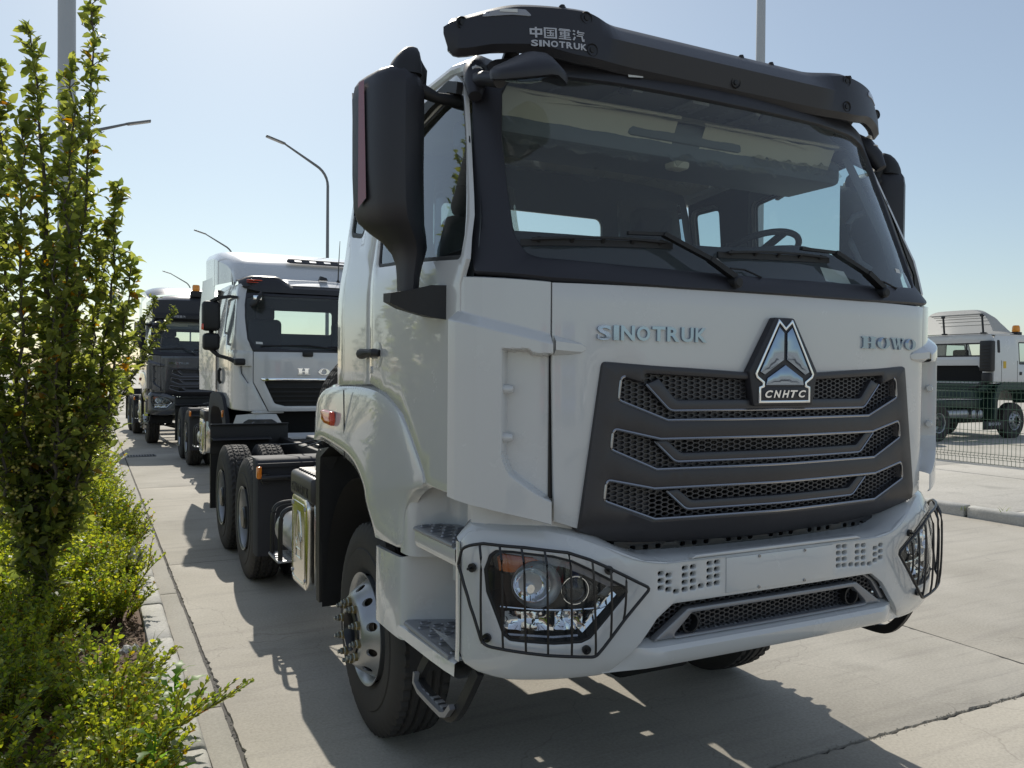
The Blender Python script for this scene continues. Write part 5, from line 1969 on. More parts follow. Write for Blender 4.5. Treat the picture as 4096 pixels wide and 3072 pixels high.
def build_mirrors(T):
    plan_ = [(-1.268, .72), (-1.276, .64), (-1.302, .575), (-1.345, .528), (-1.40, .510), (-1.452, .540), (-1.488, .610), (-1.508, .700), (-1.520, .790), (-1.512, .815), (-1.40, .830), (-1.28, .815)]
    c = (-1.395, .66)
    def loop(z, k, dx=0, dy=0):
        return [(c[0] + dx + (x - c[0]) * k, c[1] + dy + (y - c[1]) * k, z) for x, y in plan_]
    for s in (-1, 1):
        mb = MB()
        loops = [loop(3.035, .40, 0, .02), loop(3.030, .66), loop(3.018, .84), (loop(2.995, .95)), loop(2.95, 1.0), loop(2.80, 1.0), loop(2.65, .995), loop(2.52, .985, .004)]
        # the bottom sweeps inwards to the stem
        for z, k, dx in ((2.455, .93, .012), (2.415, .80, .034), (2.375, .62, .058), (2.335, .46, .068), (2.29, .36, .066), (2.25, .32, .062), (2.20, .30, .06), (2.17, .28, .06)):
            loops.append([(c[0] + dx + (x - c[0]) * k, c[1] - .04 * (1 - k) + (y - c[1]) * k, z - .10 * (x - c[0] + .0) * (1 if k > .5 else .3)) for x, y in plan_])
        mb.loft(loops, flip=True)
        if s > 0: mb = mb.mirror()
        M = mb.build('side_mirror', DARK, T, smooth=40)
        if s > 0: M.location = (0, .03, -.05)
        # cap on top and upper arm
        mb = MB()
        caps = []
        for z, rx, ry, cx in ((3.0, .062, .075, -1.375), (3.035, .060, .070, -1.372), (3.065, .052, .062, -1.367), (3.09, .042, .050, -1.36), (3.11, .028, .034, -1.353), (3.12, .012, .014, -1.348)):
            caps.append([(cx + rx * math.copysign(abs(math.cos(a)) ** .7, math.cos(a)), .60 + ry * math.copysign(abs(math.sin(a)) ** .7, math.sin(a)), z + .10 * (rx * math.cos(a))) for a in np.linspace(0, 2 * math.pi, 17)[:-1]])
        mb.loft(caps)
        mb.tube([(-1.335, .60, 3.07), (-1.312, .60, 3.03), (-1.298, .61, 2.94)], [.028, .032, .026], 10)
        mb.tube([(-1.31, .60, 2.965), (-1.24, .60, 2.945), (-1.17, .615, 2.95), (-1.12, .63, 2.955)], [.030, .022, .026, .034], 8)
        if s > 0: mb = mb.mirror()
        mb.build('mirror_bracket', BLACKP, M, smooth=50)
        # base on the door
        mb = MB()
        mb.loft([[(-1.243, .47, 2.075), (-1.243, .47, 2.205), (-1.243, .72, 2.215), (-1.243, .72, 2.10)],
                 [(-1.30, .49, 2.085), (-1.30, .49, 2.205), (-1.30, .70, 2.205), (-1.30, .70, 2.11)],
                 [(-1.37, .54, 2.105), (-1.37, .53, 2.185), (-1.37, .69, 2.19), (-1.37, .69, 2.125)],
                 [(-1.425, .60, 2.14), (-1.425, .59, 2.178), (-1.425, .68, 2.182), (-1.425, .68, 2.15)]], flip=True)
        if s > 0: mb = mb.mirror()
        mb.build('mirror_foot', BLACKP, M, smooth=40)
        # red film strip on the outer front edge
        mb = MB()
        rows = []
        for z in np.linspace(2.995, 2.51, 16):
            t = (2.995 - z) / .485
            w = .25 + .75 * sm(0, .25, t) * (1 - .65 * sm(.72, 1.0, t) * 0)
            a, b_ = Vector((-1.521, .776)), Vector((-1.492, .603))
            lo = lerp(0.02, .30, 1 - 1)
            hi = lerp(.52, 1.0, sm(0, 1, t))
            row = []
            for k in range(5):
                q = a.lerp(b_, .30 + (.26 + .14 * t) * k / 4)
                row.append((q.x - .004, q.y - .003, z - (.03 * k / 4 * -1 if t > .95 else 0)))
            rows.append(row)
        mb.grid(rows, flip=True)
        if s > 0: mb = mb.mirror()
        mb.build('red_film', REDF, M, smooth=60)
        mb = MB().add([(-1.51, .832, 2.99), (-1.29, .832, 2.99), (-1.29, .832, 2.50), (-1.50, .832, 2.50)], [(0, 1, 2, 3)])
        if s > 0: mb = mb.mirror()
        mb.build('mirror_glass', MIRG, M, smooth=0)
    # kerb mirror fin at the top of the near screen pillar
    mb = MB()
    n = 28
    def ring(rx, ry, dz, ridge, dy=0.0):
        out = []
        for k in range(n):
            a = 2 * math.pi * k / n
            c, s_ = math.cos(a), math.sin(a)
            u, v = math.copysign(abs(c) ** .75, c) * rx, math.copysign(abs(s_) ** .85, s_) * ry
            x = -1.015 + u
            z = 2.935 + .26 * (u + .14) * (1 if u > -.14 else .2) + .30 * v + dz + ridge * math.exp(-((u - .02) / .09) ** 2) - .055 * max(0, u - .07) / .08
            out.append((x, .262 + v + dy, z))
        return out
    mb.loft([ring(.128, .075, -.014, 0), ring(.146, .088, -.008, 0), ring(.150, .092, .010, .0), ring(.147, .090, .026, .004), ring(.125, .070, .040, .020, .01), ring(.085, .040, .046, .034, .015), ring(.03, .012, .048, .038, .02)])
    mb.tube([(-1.10, .33, 2.955), (-1.12, .42, 2.985), (-1.115, .50, 3.0)], [.030, .028, .036], 10)
    K = mb.build('kerb_mirror', DARK, T, smooth=45)
    mb = MB()
    rows = []
    for k in range(24):
        a = 2 * math.pi * k / 24
        rows.append([(-1.005 + .115 * f * math.cos(a), .258 + .070 * f * math.sin(a), 2.935 + .26 * (.15 + .115 * f * math.cos(a)) + .30 * .07 * f * math.sin(a) - .018 - .020 * (1 - f * f)) for f in (1, .8, .5, .01)])
    mb.grid(rows, close_u=True).build('mirror_glass', MIRG, K, smooth=80)
    mb = MB().lathe([(0, .022), (-.012, .02), (-.012, .008), (-.004, .007), (-.004, 0)], 16, (-1.095, .50, 3.045), 'y')
    mb.build('pillar_bolt', BLACKP, T)
    for s in (-1, 1):
        mb = MB().tube([(-1.135, .47, 2.93), (-1.122, .50, 2.99), (-1.10, .545, 3.05), (-1.06, .60, 3.095), (-.99, .64, 3.12)], [.026, .042, .050, .046, .03], 16)
        if s > 0: mb = mb.mirror()
        mb.build('pillar_cap', DARK, T, smooth=70)


def build_sides(T):
    # ---------------- wheel-arch fenders
    A_ = [(2.30, 1.475), (2.17, 1.462), (2.0, 1.44), (1.83, 1.42), (1.67, 1.390), (1.56, 1.345), (1.475, 1.28), (1.40, 1.20), (1.345, 1.125), (1.32, 1.105)]
    B_ = [(2.455, 1.51), (2.452, 1.62), (2.40, 1.73), (2.20, 1.785), (1.85, 1.80), (1.43, 1.80), (1.16, 1.768), (.95, 1.685), (.78, 1.545), (.66, 1.425), (.80, 1.385), (.90, 1.31), (.93, 1.22), (.94, 1.13), (.98, 1.112), (1.15, 1.108)]
    def along(P, t):
        P = [Vector(p) for p in P]
        L = [0]
        for i in range(1, len(P)): L.append(L[-1] + (P[i] - P[i - 1]).length)
        x = t * L[-1]
        return (float(np.interp(x, L, [p.x for p in P])), float(np.interp(x, L, [p.y for p in P])))
    # smooth the polylines a little
    def chaikin(P, it=2):
        for _ in range(it):
            Q = [P[0]]
            for a, b_ in zip(P[:-1], P[1:]):
                Q += [(a[0] * .75 + b_[0] * .25, a[1] * .75 + b_[1] * .25), (a[0] * .25 + b_[0] * .75, a[1] * .25 + b_[1] * .75)]
            P = Q + [P[-1]]
        return P
    A2, B2 = chaikin(A_), chaikin(B_)
    mb = MB()
    rows = []
    N = 72
    for i in range(N + 1):
        t = i / N
        # match the parameters so that the rear block stays upright
        a = along(A2, t ** 1.05)
        b_ = along(B2, t)
        row = []
        for v, dx in ((-.06, -.030), (-.004, -.006), (.0, .004), (.03, .010), (.12, .015), (.26, .021), (.42, .028), (.58, .036), (.70, .043), (.78, .045), (.84, .040), (.90, .022), (.97, .006), (1.0, -.004), (1.012, -.03), (1.0, -.12), (.985, -.24)):
            y, z = lerp(b_[0], a[0], v), lerp(b_[1], a[1], v)
            # front lower end stays flat
            k = 1 - .75 * sm(.80, 1.0, t)
            row.append((-1.245 - (dx * k if dx > -.02 else dx), y, z))
        rows.append(row)
    mb.grid(rows)
    # rear face of the block
    mb.grid([[rows[0][j] for j in range(1, 13)], [(p[0] + .30, p[1] + .03, p[2]) for p in rows[0][1:13]]])
    # flat top shelf towards the cab
    for s in (-1, 1):
        q = mb if s < 0 else mb.mirror()
        F = q.build('wheel_arch', WHITE, T, smooth=45)
        r = MB()
        o = rnd([(2.13, 1.665), (1.93, 1.66), (1.905, 1.612), (1.93, 1.585), (2.06, 1.592, .02), (2.12, 1.61)], .012)
        plate(r, o, [], lambda u, v, d: (-1.281 - d, u, v), .026, .010, .03, flip=True)
        if s > 0: r = r.mirror()
        r.build('side_indicator', REDL, F)
        r = MB()
        r.tube([(-1.287, 1.775, z) if False else (-1.2815, 1.72 + .06 * (z - 1.4), z) for z in np.linspace(1.43, 1.78, 8)], .0035, 5)
        if s > 0: r = r.mirror()
        r.build('panel_gap', BLACKM, F)
        # black inner arch liner
        r = MB()
        r.lathe([(-1.18, .72), (-.62, .72)], 26, (0, 1.74, .60), 'x', R(-5), R(185))
        r.grid([[(x, 2.52, z) for z in (.45, 1.45)] for x in (-1.19, -.55)])
        if s > 0: r = r.mirror()
        r.build('arch_liner', BLACKP, F, smooth=60)
        r = MB()
        r.box(-1.20, -.62, 2.545, 2.56, .47, 1.40, .004)
        r.loft([[(-1.20, 2.55, .47), (-1.185, 2.55, .47), (-1.185, 2.62, .47), (-1.20, 2.62, .47)], [(-1.205, 2.54, 1.20), (-1.16, 2.54, 1.20), (-1.16, 2.63, 1.20), (-1.205, 2.63, 1.20)], [(-1.205, 2.52, 1.36), (-1.10, 2.50, 1.36), (-1.10, 2.63, 1.36), (-1.205, 2.63, 1.36)], [(-1.19, 2.38, 1.43), (-.95, 2.38, 1.43), (-.95, 2.63, 1.40), (-1.19, 2.63, 1.40)]], flip=True)
        r.lathe([(-.012, 0), (-.012, .014), (0, .02)], 12, (-1.0, 2.545, .74), 'y')
        if s > 0: r = r.mirror()
        r.build('mud_flap', BLACKP, T)
    # ---------------- entry steps
    def wall(zlo, zhi, path, thick=.012):
        m_ = MB()
        rows = []
        for k, (x, y) in enumerate(path):
            zb = zlo if not callable(zlo) else zlo(k / (len(path) - 1))
            zt = zhi if not callable(zhi) else zhi(k / (len(path) - 1))
            rows.append([(x, y, z) for z in np.linspace(zb, zt, 6)])
        m_.grid(rows)
        top = [(x + .018, y + .012, z) for (x, y, z) in [r[-1] for r in rows]]
        m_.grid([[r[-1], t] for r, t in zip(rows, top)])
        return m_
    pl = chaikin([(-1.235, 1.325), (-1.250, 1.30), (-1.253, 1.15), (-1.252, .985), (-1.245, .93), (-1.15, .885), (-1.02, .83), (-.985, .80), (-.97, .60), (-.96, .39)], 2)
    for s in (-1, 1):
        r = wall(lambda t: .715 + .02 * t, lambda t: lerp(1.055, 1.085, min(1, t * 2)) + .12 * max(0, t - .42), pl)
        # sill under the tread, wrapping to the bumper
        rows = []
        for y, zt in ((.99, .790), (.93, .795), (.78, .80), (.60, .805), (.45, .812), (.36, .82)):
            rows.append([(-.96, y, zt - .004), (-1.236, y, zt - .004), (-1.2505, y, zt - .012), (-1.252, y, zt - .058), (-1.236, y, zt - .070), (-.96, y, zt - .070)])
        r.grid(rows, flip=True)
        q = r if s < 0 else r.mirror()
        SP = q.build('step_panel', WHITE, T, smooth=45)
        # lower tread with punched slots
        def tread(poly, z, rows_, name):
            m_ = MB()
            hs = []
            c0 = poly
            for u, v, ang in rows_:
                hh = rnd(R4(-.017, .017, -.0075, .0075), .006, 2)
                ca, sa = math.cos(ang), math.sin(ang)
                hs.append([(u + a * ca - b_ * sa, v + a * sa + b_ * ca) for a, b_ in hh])
            plate(m_, poly, hs, lambda u, v, d: (u, v, z + d), .010, .003, 0, d0=-.006, bstep=.2)
            for h_ in hs:
                cu = sum(p[0] for p in h_) / len(h_)
                cv = sum(p[1] for p in h_) / len(h_)
                m_.grid([[(cu + (p[0] - cu) * 1.45, cv + (p[1] - cv) * 1.6, z + .0042) for p in h_], [(cu + (p[0] - cu) * 1.12, cv + (p[1] - cv) * 1.2, z + .0095) for p in h_], [(p[0], p[1], z + .004) for p in h_]], close_v=True)
            return m_
        sl_ = []
        for i in range(8):
            for j in range(4):
                y = .45 + i * .056
                x = -1.205 + j * .064 + (.028 if i % 2 else 0)
                if x < -1.0 and y < .885 - .42 * max(0, x + 1.22): sl_.append((x, y, 0))
        lowp = [(-1.246, .435, .02), (-1.246, .92, .02), (-1.20, .915), (-1.02, .835), (-.98, .80), (-.97, .40)]
        q = tread(rnd(lowp, .006), .812, sl_, 'lower')
        q.tube([(-1.246, .42, .812), (-1.246, .90, .808)], .008, 8)
        if s > 0: q = q.mirror()
        q.build('step_tread', ALU if False else SATIN, SP)
        sl2 = []
        for i in range(7):
            for j in range(3):
                y = .44 + i * .055
                x = -1.205 + j * .056 + (.026 if i % 2 else 0)
                if x < -1.09 and y < .79 - .3 * max(0, x + 1.2): sl2.append((x, y, 0))
        upp = [(-1.236, .40, .02), (-1.245, .80, .015), (-1.20, .825), (-1.08, .785), (-1.055, .74), (-1.05, .40)]
        q = tread(rnd(upp, .006), 1.236, sl2, 'upper')
        q.tube([(-1.24, .40, 1.235), (-1.246, .79, 1.232)], .009, 8)
        if s > 0: q = q.mirror()
        q.build('step_tread', SATIN, SP)
        # wall and sill round the upper step
        r = MB()
        up_ = chaikin([(-1.247, .96), (-1.243, .86), (-1.17, .82), (-1.085, .785), (-1.06, .74), (-1.055, .60), (-1.05, .38)], 2)
        r.grid([[(-1.07, y, z) for z in (1.0, 1.1, 1.235)] for y in (.80, .7, .5, .36)])
        rows = [[(x, y, z) for z in (1.10, 1.235, 1.30, 1.37, 1.45)] for x, y in up_]
        r.grid(rows)
        rows = []
        for y, zt in ((.80, 1.232), (.70, 1.233), (.55, 1.234), (.38, 1.236)):
            rows.append([(-1.07, y, zt - .004), (-1.23, y, zt - .004), (-1.243, y, zt - .012), (-1.243, y, zt - .052), (-1.235, y, zt - .075), (-1.07, y, zt - .085)])
        r.grid(rows, flip=True)
        q = r if s < 0 else r.mirror()
        q.build('step_surround', WHITE, SP, smooth=45)
        # black void between the two panels
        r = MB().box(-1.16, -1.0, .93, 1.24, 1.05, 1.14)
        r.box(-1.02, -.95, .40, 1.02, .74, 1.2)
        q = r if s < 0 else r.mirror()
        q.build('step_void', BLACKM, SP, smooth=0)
        # hanging foot loop
        r = MB()
        loop = chaikin([(-1.19, .70, .76), (-1.21, .80, .63), (-1.215, .80, .585), (-1.215, .70, .566), (-1.215, .52, .560), (-1.215, .44, .575), (-1.21, .36, .66), (-1.19, .28, .80)], 0)
        P3 = [Vector(p) for p in loop]
        for _ in range(2):
            Q = [P3[0]]
            for a, b_ in zip(P3[:-1], P3[1:]): Q += [a.lerp(b_, .25), a.lerp(b_, .75)]
            P3 = Q + [P3[-1]]
        r.tube(P3, (.022, .013), up=(1, 0, 0))
        q = r if s < 0 else r.mirror()
        FL = q.build('foot_loop', BLACKP, T, smooth=40)
        r = MB()
        r.tube([(-1.238, .785, .635), (-1.240, .79, .595), (-1.24, .74, .574), (-1.24, .62, .570), (-1.24, .50, .569), (-1.24, .455, .585), (-1.238, .41, .63)], (.010, .011), up=(1, 0, 0))
        for k in range(5): r.box(-1.232, -1.198, .52 + k * .048, .548 + k * .048, .574, .586, .003)
        q = r if s < 0 else r.mirror()
        q.build('loop_tread', SATIN, FL, smooth=40)


def build_chassis(T, spare=True, full=True):
    mb = MB()
    for s in (-1, 1):
        mb.box(s * .43 - .04, s * .43 + .04, .55, 7.5, .84, 1.10, .008)
    for y in (2.6, 3.5, 4.4, 5.95, 7.42):
        mb.box(-.40, .40, y, y + .08, .88, 1.06, .01)
    mb.build('chassis_frame', BLACKM, T)
    mb = MB()
    mb.tube([(-1.0, 1.72, .50), (-.75, 1.72, .50), (-.5, 1.72, .43), (.5, 1.72, .43), (.75, 1.72, .50), (1.0, 1.72, .50)], (.055, .065))
    for s in (-1, 1):
        mb.tube([(s * .43, .75, .83), (s * .43, 1.3, .70), (s * .43, 1.72, .66), (s * .43, 2.2, .70), (s * .43, 2.7, .84)], (.045, .03))
        mb.tube([(s * .62, 1.72, .5), (s * .58, 1.76, .95)], .035, 10)
    mb.tube([(-.85, 1.55, .47), (.85, 1.55, .47)], .022, 8)
    mb.tube([(-.5, .9, .75), (-.7, 1.6, .5)], .025, 8)
    mb.build('front_axle', BLACKM, T)
    for y in (5.27, 6.63):
        mb = MB().tube([(-.95, y, .545), (-.4, y, .545), (-.25, y, .545), (.25, y, .545), (.4, y, .545), (.95, y, .545)], [.08, .085, .2, .2, .085, .08], 14)
        mb.build('rear_axle', BLACKM, T)
    MB().box(-.34, .34, .62, 1.75, .58, 1.45, .05).box(-.26, .26, 1.75, 2.6, .66, 1.2, .06).box(-.22, .22, .8, 1.6, .42, .58, .04).build('engine', VOIDM, T)
    MB().box(-.46, .46, .46, .56, .78, 1.35, .02).build('radiator', VOIDM, T)
    # cross-braces that break up the light under the cab
    mb = MB()
    mb.tube([(-.9, .5, .92), (-.45, .95, .88)], .02, 8).tube([(.9, .5, .92), (.45, .95, .88)], .02, 8).box(-1.0, 1.0, .45, .55, .86, 1.0, .01)
    mb.tube([(-.95, 1.1, 1.05), (.95, 1.1, 1.05)], .025, 8)
    mb.build('cab_mount', BLACKM, T)
    # ---------------- tandem mudguards, lamp and tube
    for s in (-1, 1):
        mb = MB()
        prof_ = [(4.46, .36), (4.45, .60), (4.45, .95), (4.455, 1.09), (4.48, 1.135), (4.53, 1.155), (4.80, 1.15)]
        rows = []
        for y, z in prof_:
            rows.append([(-1.235, y + .03, z - .0), (-1.225, y + .006, z), (-1.20, y, z), (-.62, y, z), (-.58, y + .02, z)])
        mb.grid(rows, flip=True)
        mb.grid([[(p[0], p[1] + .05, p[2]) for p in r[:2]] for r in rows] and [[r[0], (r[0][0], r[0][1] + .09 + (.05 if i < 6 else 0), r[0][2] - (.0 if i < 6 else .02))] for i, r in enumerate(rows)])
        mb.box(-1.23, -.60, 4.435, 4.452, 1.085, 1.12, .004)
        if s > 0: mb = mb.mirror()
        MGD = mb.build('mudguard', GUARDP, T, smooth=40)
        r = MB().tube([(-1.21, 4.40, 1.0), (-.6, 4.40, 1.0)], .026, 12)
        r.lathe([(-.002, 0), (-.002, .014), (0, .017)], 10, (-1.0, 4.373, 1.0), 'y')
        r.box(-1.20, -1.15, 4.40, 4.45, .96, 1.04, .005)
        if s > 0: r = r.mirror()
        r.build('guard_tube', BLACKM, MGD)
        r = MB().box(-1.245, -1.205, 4.385, 4.44, 1.0, 1.10, .012)
        if s > 0: r = r.mirror()
        r.build('side_marker', ORANGE, MGD)
        # rear flap behind the tandem
        r = MB()
        rows = []
        for y, z in ((7.10, 1.10), (7.22, 1.12), (7.30, 1.06), (7.33, .90), (7.33, .32)):
            rows.append([(-1.235, y, z), (-.60, y, z)])
        r.grid(rows).grid([[(p[0], p[1] + .012, p[2]) for p in q_] for q_ in rows])
        r.grid([[rows[i][0], (rows[i][0][0], rows[i][0][1] + .05, rows[i][0][2])] for i in range(len(rows))])
        if s > 0: r = r.mirror()
        r.build('rear_flap', BLACKP, T, smooth=40)
    for s in (-1, 1):
        MB().box(-1.24 if s < 0 else .38, -.38 if s < 0 else 1.24, 7.31, 7.325, .93, 1.27, .004).box(-1.24 if s < 0 else .38, -.38 if s < 0 else 1.24, 7.27, 7.312, 1.255, 1.27, .004).build('rear_panel', BLACKP, T)
    # tail plate and lamps
    mb = MB().box(-1.18, 1.18, 7.44, 7.49, .80, .93, .01)
    mb.build('tail_beam', BLACKM, T)
    for s in (-1, 1): MB().box(s * .95 - .18, s * .95 + .18, 7.49, 7.53, .81, .92, .01).build('tail_lamp', REDL, T)
    # fifth wheel
    MB().box(-.40, .40, 5.5, 6.35, 1.14, 1.19, .02).box(-.42, .42, 5.75, 5.95, 1.08, 1.14, .01).build('fifth_wheel', BLACKM, T)
    # ---------------- near side equipment
    mb = MB().box(-1.19, -.72, 2.80, 3.42, 1.02, 1.19, .03, 3)
    for k in range(8): mb.box(-1.15 + .0, -.76, 2.86 + k * .065, 2.885 + k * .065, 1.186, 1.206, .006)
    BB = mb.build('battery_box', DARK2, T)
    x = 3.36
    for c in 'SINOTRUK':
        w = .020 if c == 'I' else .052
        q = fit(text_mb(c, 1, .02, 0, .02), 0, w, 1.055, 1.115)
        MB().add([(-1.1915 - (.004 if p[1] < 0 else 0), x - p[0], p[2]) for p in q.v], q.f).build('letter', DARK2, BB, smooth=0)
        x -= w + .012
    rows = []
    for i in range(16):
        rows.append([(-1.13 + .34 * j / 15, 2.83 + .16 * i / 15, 1.215 + .03 * noise.noise((i * .4, j * .4, 3)) + .03) for j in range(16)])
    MB().grid(rows).build('plastic_wrap', FILM, BB, smooth=25)
    mb = MB()
    sd_ = lambda u, v, d: (-1.185 - d, u, v)
    plate(mb, rnd([(2.86, .45), (3.30, .44), (3.31, 1.045), (2.86, 1.045)], .07, 6), [], sd_, .05, .018, .1, d0=-.03, flip=True)
    mb.box(-1.17, -.80, 2.88, 3.29, .47, 1.03, .03)
    AL = mb.build('air_tank_cover', ALU, T, smooth=40)
    mb = MB()
    strip(mb, rnd([(2.90, .49), (3.26, .485), (3.27, 1.005), (2.90, 1.005)], .05, 5), sd_, .005, .019, closed=True, step=.05)
    mb.build('pressed_rim', ALU, AL)
    def crest(u, v): return (3.08 - u * .85, .725 + v * .95)
    half = [(0, .20), (-.034, .23), (-.10, .04), (-.085, .015), (-.085, -.09)]
    pth = [crest(u, v) for u, v in half + [(-u, v) for u, v in half[::-1][:-1]]]
    mb = MB()
    strip(mb, pth, sd_, .006, .020, closed=True, step=.04)
    strip(mb, [crest(0, .19), crest(0, .08), crest(-.07, .02)], sd_, .005, .020, step=.04)
    strip(mb, [crest(0, .08), crest(.07, .02)], sd_, .005, .020, step=.04)
    strip(mb, [crest(-.08, -.03), crest(.08, -.03)], sd_, .005, .020, step=.04)
    mb.build('pressed_crest', ALU, AL)
    b_ = MB().lathe([(0, .014), (-.008, .012), (-.008, 0)], 6, (0, 0, 0), 'x').mesh('bolt', STEEL, 30)
    for y, z in ((2.90, .52), (3.26, .52), (2.90, .98), (3.26, .98)): link('bolt', b_, STEEL, AL, (-1.205, y, z))
    # silencer / air cylinder and ladder rungs behind it
    MB().lathe([(0, 0), (.01, .12), (.05, .155), (.6, .155), (.64, .12), (.65, 0)], 24, (-1.02, 3.42, .66), 'y').build('air_cylinder', STEEL, T)
    for y in (3.50, 3.78):
        P3 = [Vector(p) for p in ((-1.05, y, .90), (-1.17, y, .90), (-1.225, y, .87), (-1.24, y, .80), (-1.24, y, .56), (-1.24, y, .52))]
        for _ in range(2):
            Q = [P3[0]]
            for a, c in zip(P3[:-1], P3[1:]): Q += [a.lerp(c, .25), a.lerp(c, .75)]
            P3 = Q + [P3[-1]]
        MB().tube(P3, .017, 10).build('step_rail', BLACKM, T)
    plate(MB(), R4(-1.25, -1.10, 3.47, 3.81), [], lambda u, v, d: (u, v, .52 + d), .01, .002, 0)
    mb = MB()
    plate(mb, rnd(R4(-1.265, -1.09, 3.46, 3.82), .02), [rnd(R4(-1.25 + .05 * i, -1.225 + .05 * i, 3.52 + .07 * j, 3.555 + .07 * j), .006, 2) for i in range(3) for j in range(4)], lambda u, v, d: (u, v, .52 + d), .014, .003, 0)
    mb.build('step_plate', SATIN, T)
    # far side fuel tank
    MB().box(.60, 1.18, 2.85, 4.25, .45, 1.05, .12, 4).build('fuel_tank', ALU, T)
    # air couplings and hoses behind the cab
    mb = MB().box(-.62, -.42, 4.2, 4.32, 1.05, 1.38, .01).box(-.70, -.36, 4.18, 4.34, 1.36, 1.40, .01).box(-.36, .36, 4.24, 4.30, 1.2, 1.26, .01)
    for k in range(5):
        mb.tube([(-.50 + .04 * k, 4.2, 1.30), (-.62 + .02 * k, 4.05, 1.18 + .03 * k), (-.55 + .03 * k, 4.6, 1.10)], .010, 6)
    for k in range(6):
        mb.lathe([(0, .028), (.02, .03), (.02, .02)], 10, (-.46, 4.17, 1.08 + k * .045), 'y')
    mb.tube([(-.60, 4.25, 1.36), (-.85, 4.6, 1.26), (-.95, 5.0, 1.22)], .007, 6).tube([(-.58, 4.25, 1.35), (-.80, 4.7, 1.22), (-.75, 5.1, 1.20)], .007, 6)
    mb.build('air_couplings', BLACKM, T)
    if spare:
        s_ = link('spare_wheel', HUB_R, BLACKM, T, (-.41, 3.42, 1.55), (0, 0, R(90)))
        link('tyre', TY_R, RUBBER, s_)
        link('rim', RIM_R, STEEL, s_)
        MB().box(-.62, -.38, 3.20, 3.28, 1.0, 1.7, .01).build('spare_carrier', BLACKM, T)
    for s in (-1, 1):
        front_wheel(T, -1.175 if s < 0 else 1.275, 1.72, s)
        for y in (5.27, 6.63): rear_wheels(T, y, s)


T1, G1 = build_tractor()
tractor_interior(T1)
build_bumper(T1)
build_visor(T1)
build_mirrors(T1)
build_sides(T1)
build_chassis(T1)
tag(T1, 'large white tractor truck in front, nose close to the camera, wire guards over its headlamps', 'truck')

# ================================================================== GREY TRUCK (far, same cab), high roof and amber beacon
T3 = copy_tree(T1, None, skip=('sun_visor_panel', 'visor_bracket', 'visor_lettering', 'wire_guard', 'paper_notice', 'paper_tag', 'plastic_film', 'pillar_bolt', 'spare_wheel', 'spare_carrier', 'roof'),
               remap={'white_paint': GREYP})
T3.location = (0.05, 18.65, 0)
T3.rotation_euler = (0, 0, R(2.0))
tag(T3, 'dark grey tractor truck with amber roof beacon, last in the parked row', 'truck')


def high_roof(T):
    f3 = lambda x, z: TOPP.y(x * .97) + .02 + .10 * (z - 3.05) + .25 * max(0, z - 3.45) ** 1.5
    mb = MB()
    rows = []
    for x in np.linspace(-1.12, 1.12, 29):
        rows.append([(x, f3(x, z), z) for z in (3.06, 3.2, 3.35, 3.48, 3.56)])
    mb.grid(rows, flip=True).build('forehead_panel', DARK, T, smooth=40)
    mb = MB()
    rows = []
    for x in np.linspace(-1.13, 1.13, 29):
        ax = abs(x) / 1.13
        dz = -.14 * ax ** 5
        rows.append([(x, f3(x, 3.56) + .004, 3.562 + dz * .4), (x, f3(x, 3.6) + .10, 3.66 + dz), (x, 1.0, 3.72 + dz), (x, 1.6, 3.72 + dz), (x, 1.99, 3.66 + dz), (x, 2.0, 3.0)])
    mb.grid(rows, flip=True)
    for s in (-1, 1):
        mb.grid([[(s * 1.132, f3(1.13, z) + .002, z), (s * 1.14, 1.0, z), (s * 1.14, 1.99, z)] for z in (3.04, 3.3, 3.5, 3.58)], flip=(s > 0))
    mb.build('roof', GREYP, T, smooth=40)
    mb = MB()
    rows = []
    for x in np.linspace(-1.08, 1.08, 25):
        y = TOPP.y(x) - .10
        rows.append([(x, y + .06, 3.24), (x, y - .02, 3.18), (x, y - .03, 3.10), (x, y + .03, 3.06)])
    mb.grid(rows, flip=True)
    mb.build('sun_visor_panel', BLACKP, T, smooth=40)
    mb = MB()
    x = -.70
    for key in CJK:
        q = strokes(CJK[key])
        mb.add([(x + p[0] * .06, TOPP.y(.6) - .10 - .045 + .004 * p[1], 3.125 + p[2] * .05) for p in q.v], q.f)
        x += .07
    mb.build('visor_lettering', DECAL, T, smooth=0)
    # roof air deflector
    mb = MB()
    rows = []
    for x in np.linspace(-1.22, 1.22, 25):
        ax = abs(x) / 1.22
        dz = -.16 * ax ** 6
        rows.append([(x, .95, 3.74 + dz), (x, 1.2, 3.86 + dz), (x, 1.6, 3.97 + dz), (x, 2.2, 4.02 + dz), (x, 2.35, 4.0 + dz)])
    mb.grid(rows, flip=True)
    for s in (-1, 1): mb.grid([[(s * 1.225, y, z0), (s * 1.225, y, z1)] for y, z0, z1 in ((1.0, 3.66, 3.70), (1.3, 3.64, 3.78), (1.7, 3.62, 3.85), (2.35, 3.60, 3.86))], flip=(s < 0))
    for s in (-1, 1): mb.grid([[(s * 1.26, y, z) for y in (1.75, 2.05, 2.45)] for z in (1.85, 2.6, 3.2, 3.58)], flip=(s > 0))
    mb.build('air_deflector', SKYW, T, smooth=40)
    b = MB().box(-.28, -.02, .40, .60, 3.66, 3.80, .01)
    B_ = b.build('beacon_base', BLACKP, T)
    MB().lathe([(3.80, .085), (3.82, .092), (3.93, .088), (3.955, .075), (3.96, 0)], 18, (-.15, .50, 0), 'z').build('beacon', BEACON, B_, smooth=40)


high_roof(T3)

# ================================================================== SECOND WHITE TRUCK (different cab with tall roof fairing)
P2 = Plan([(0, .0), (.5, .03), (.85, .10), (1.05, .215), (1.15, .37)], [(1.19, .48), (1.2, .60), (1.2001, .9)])


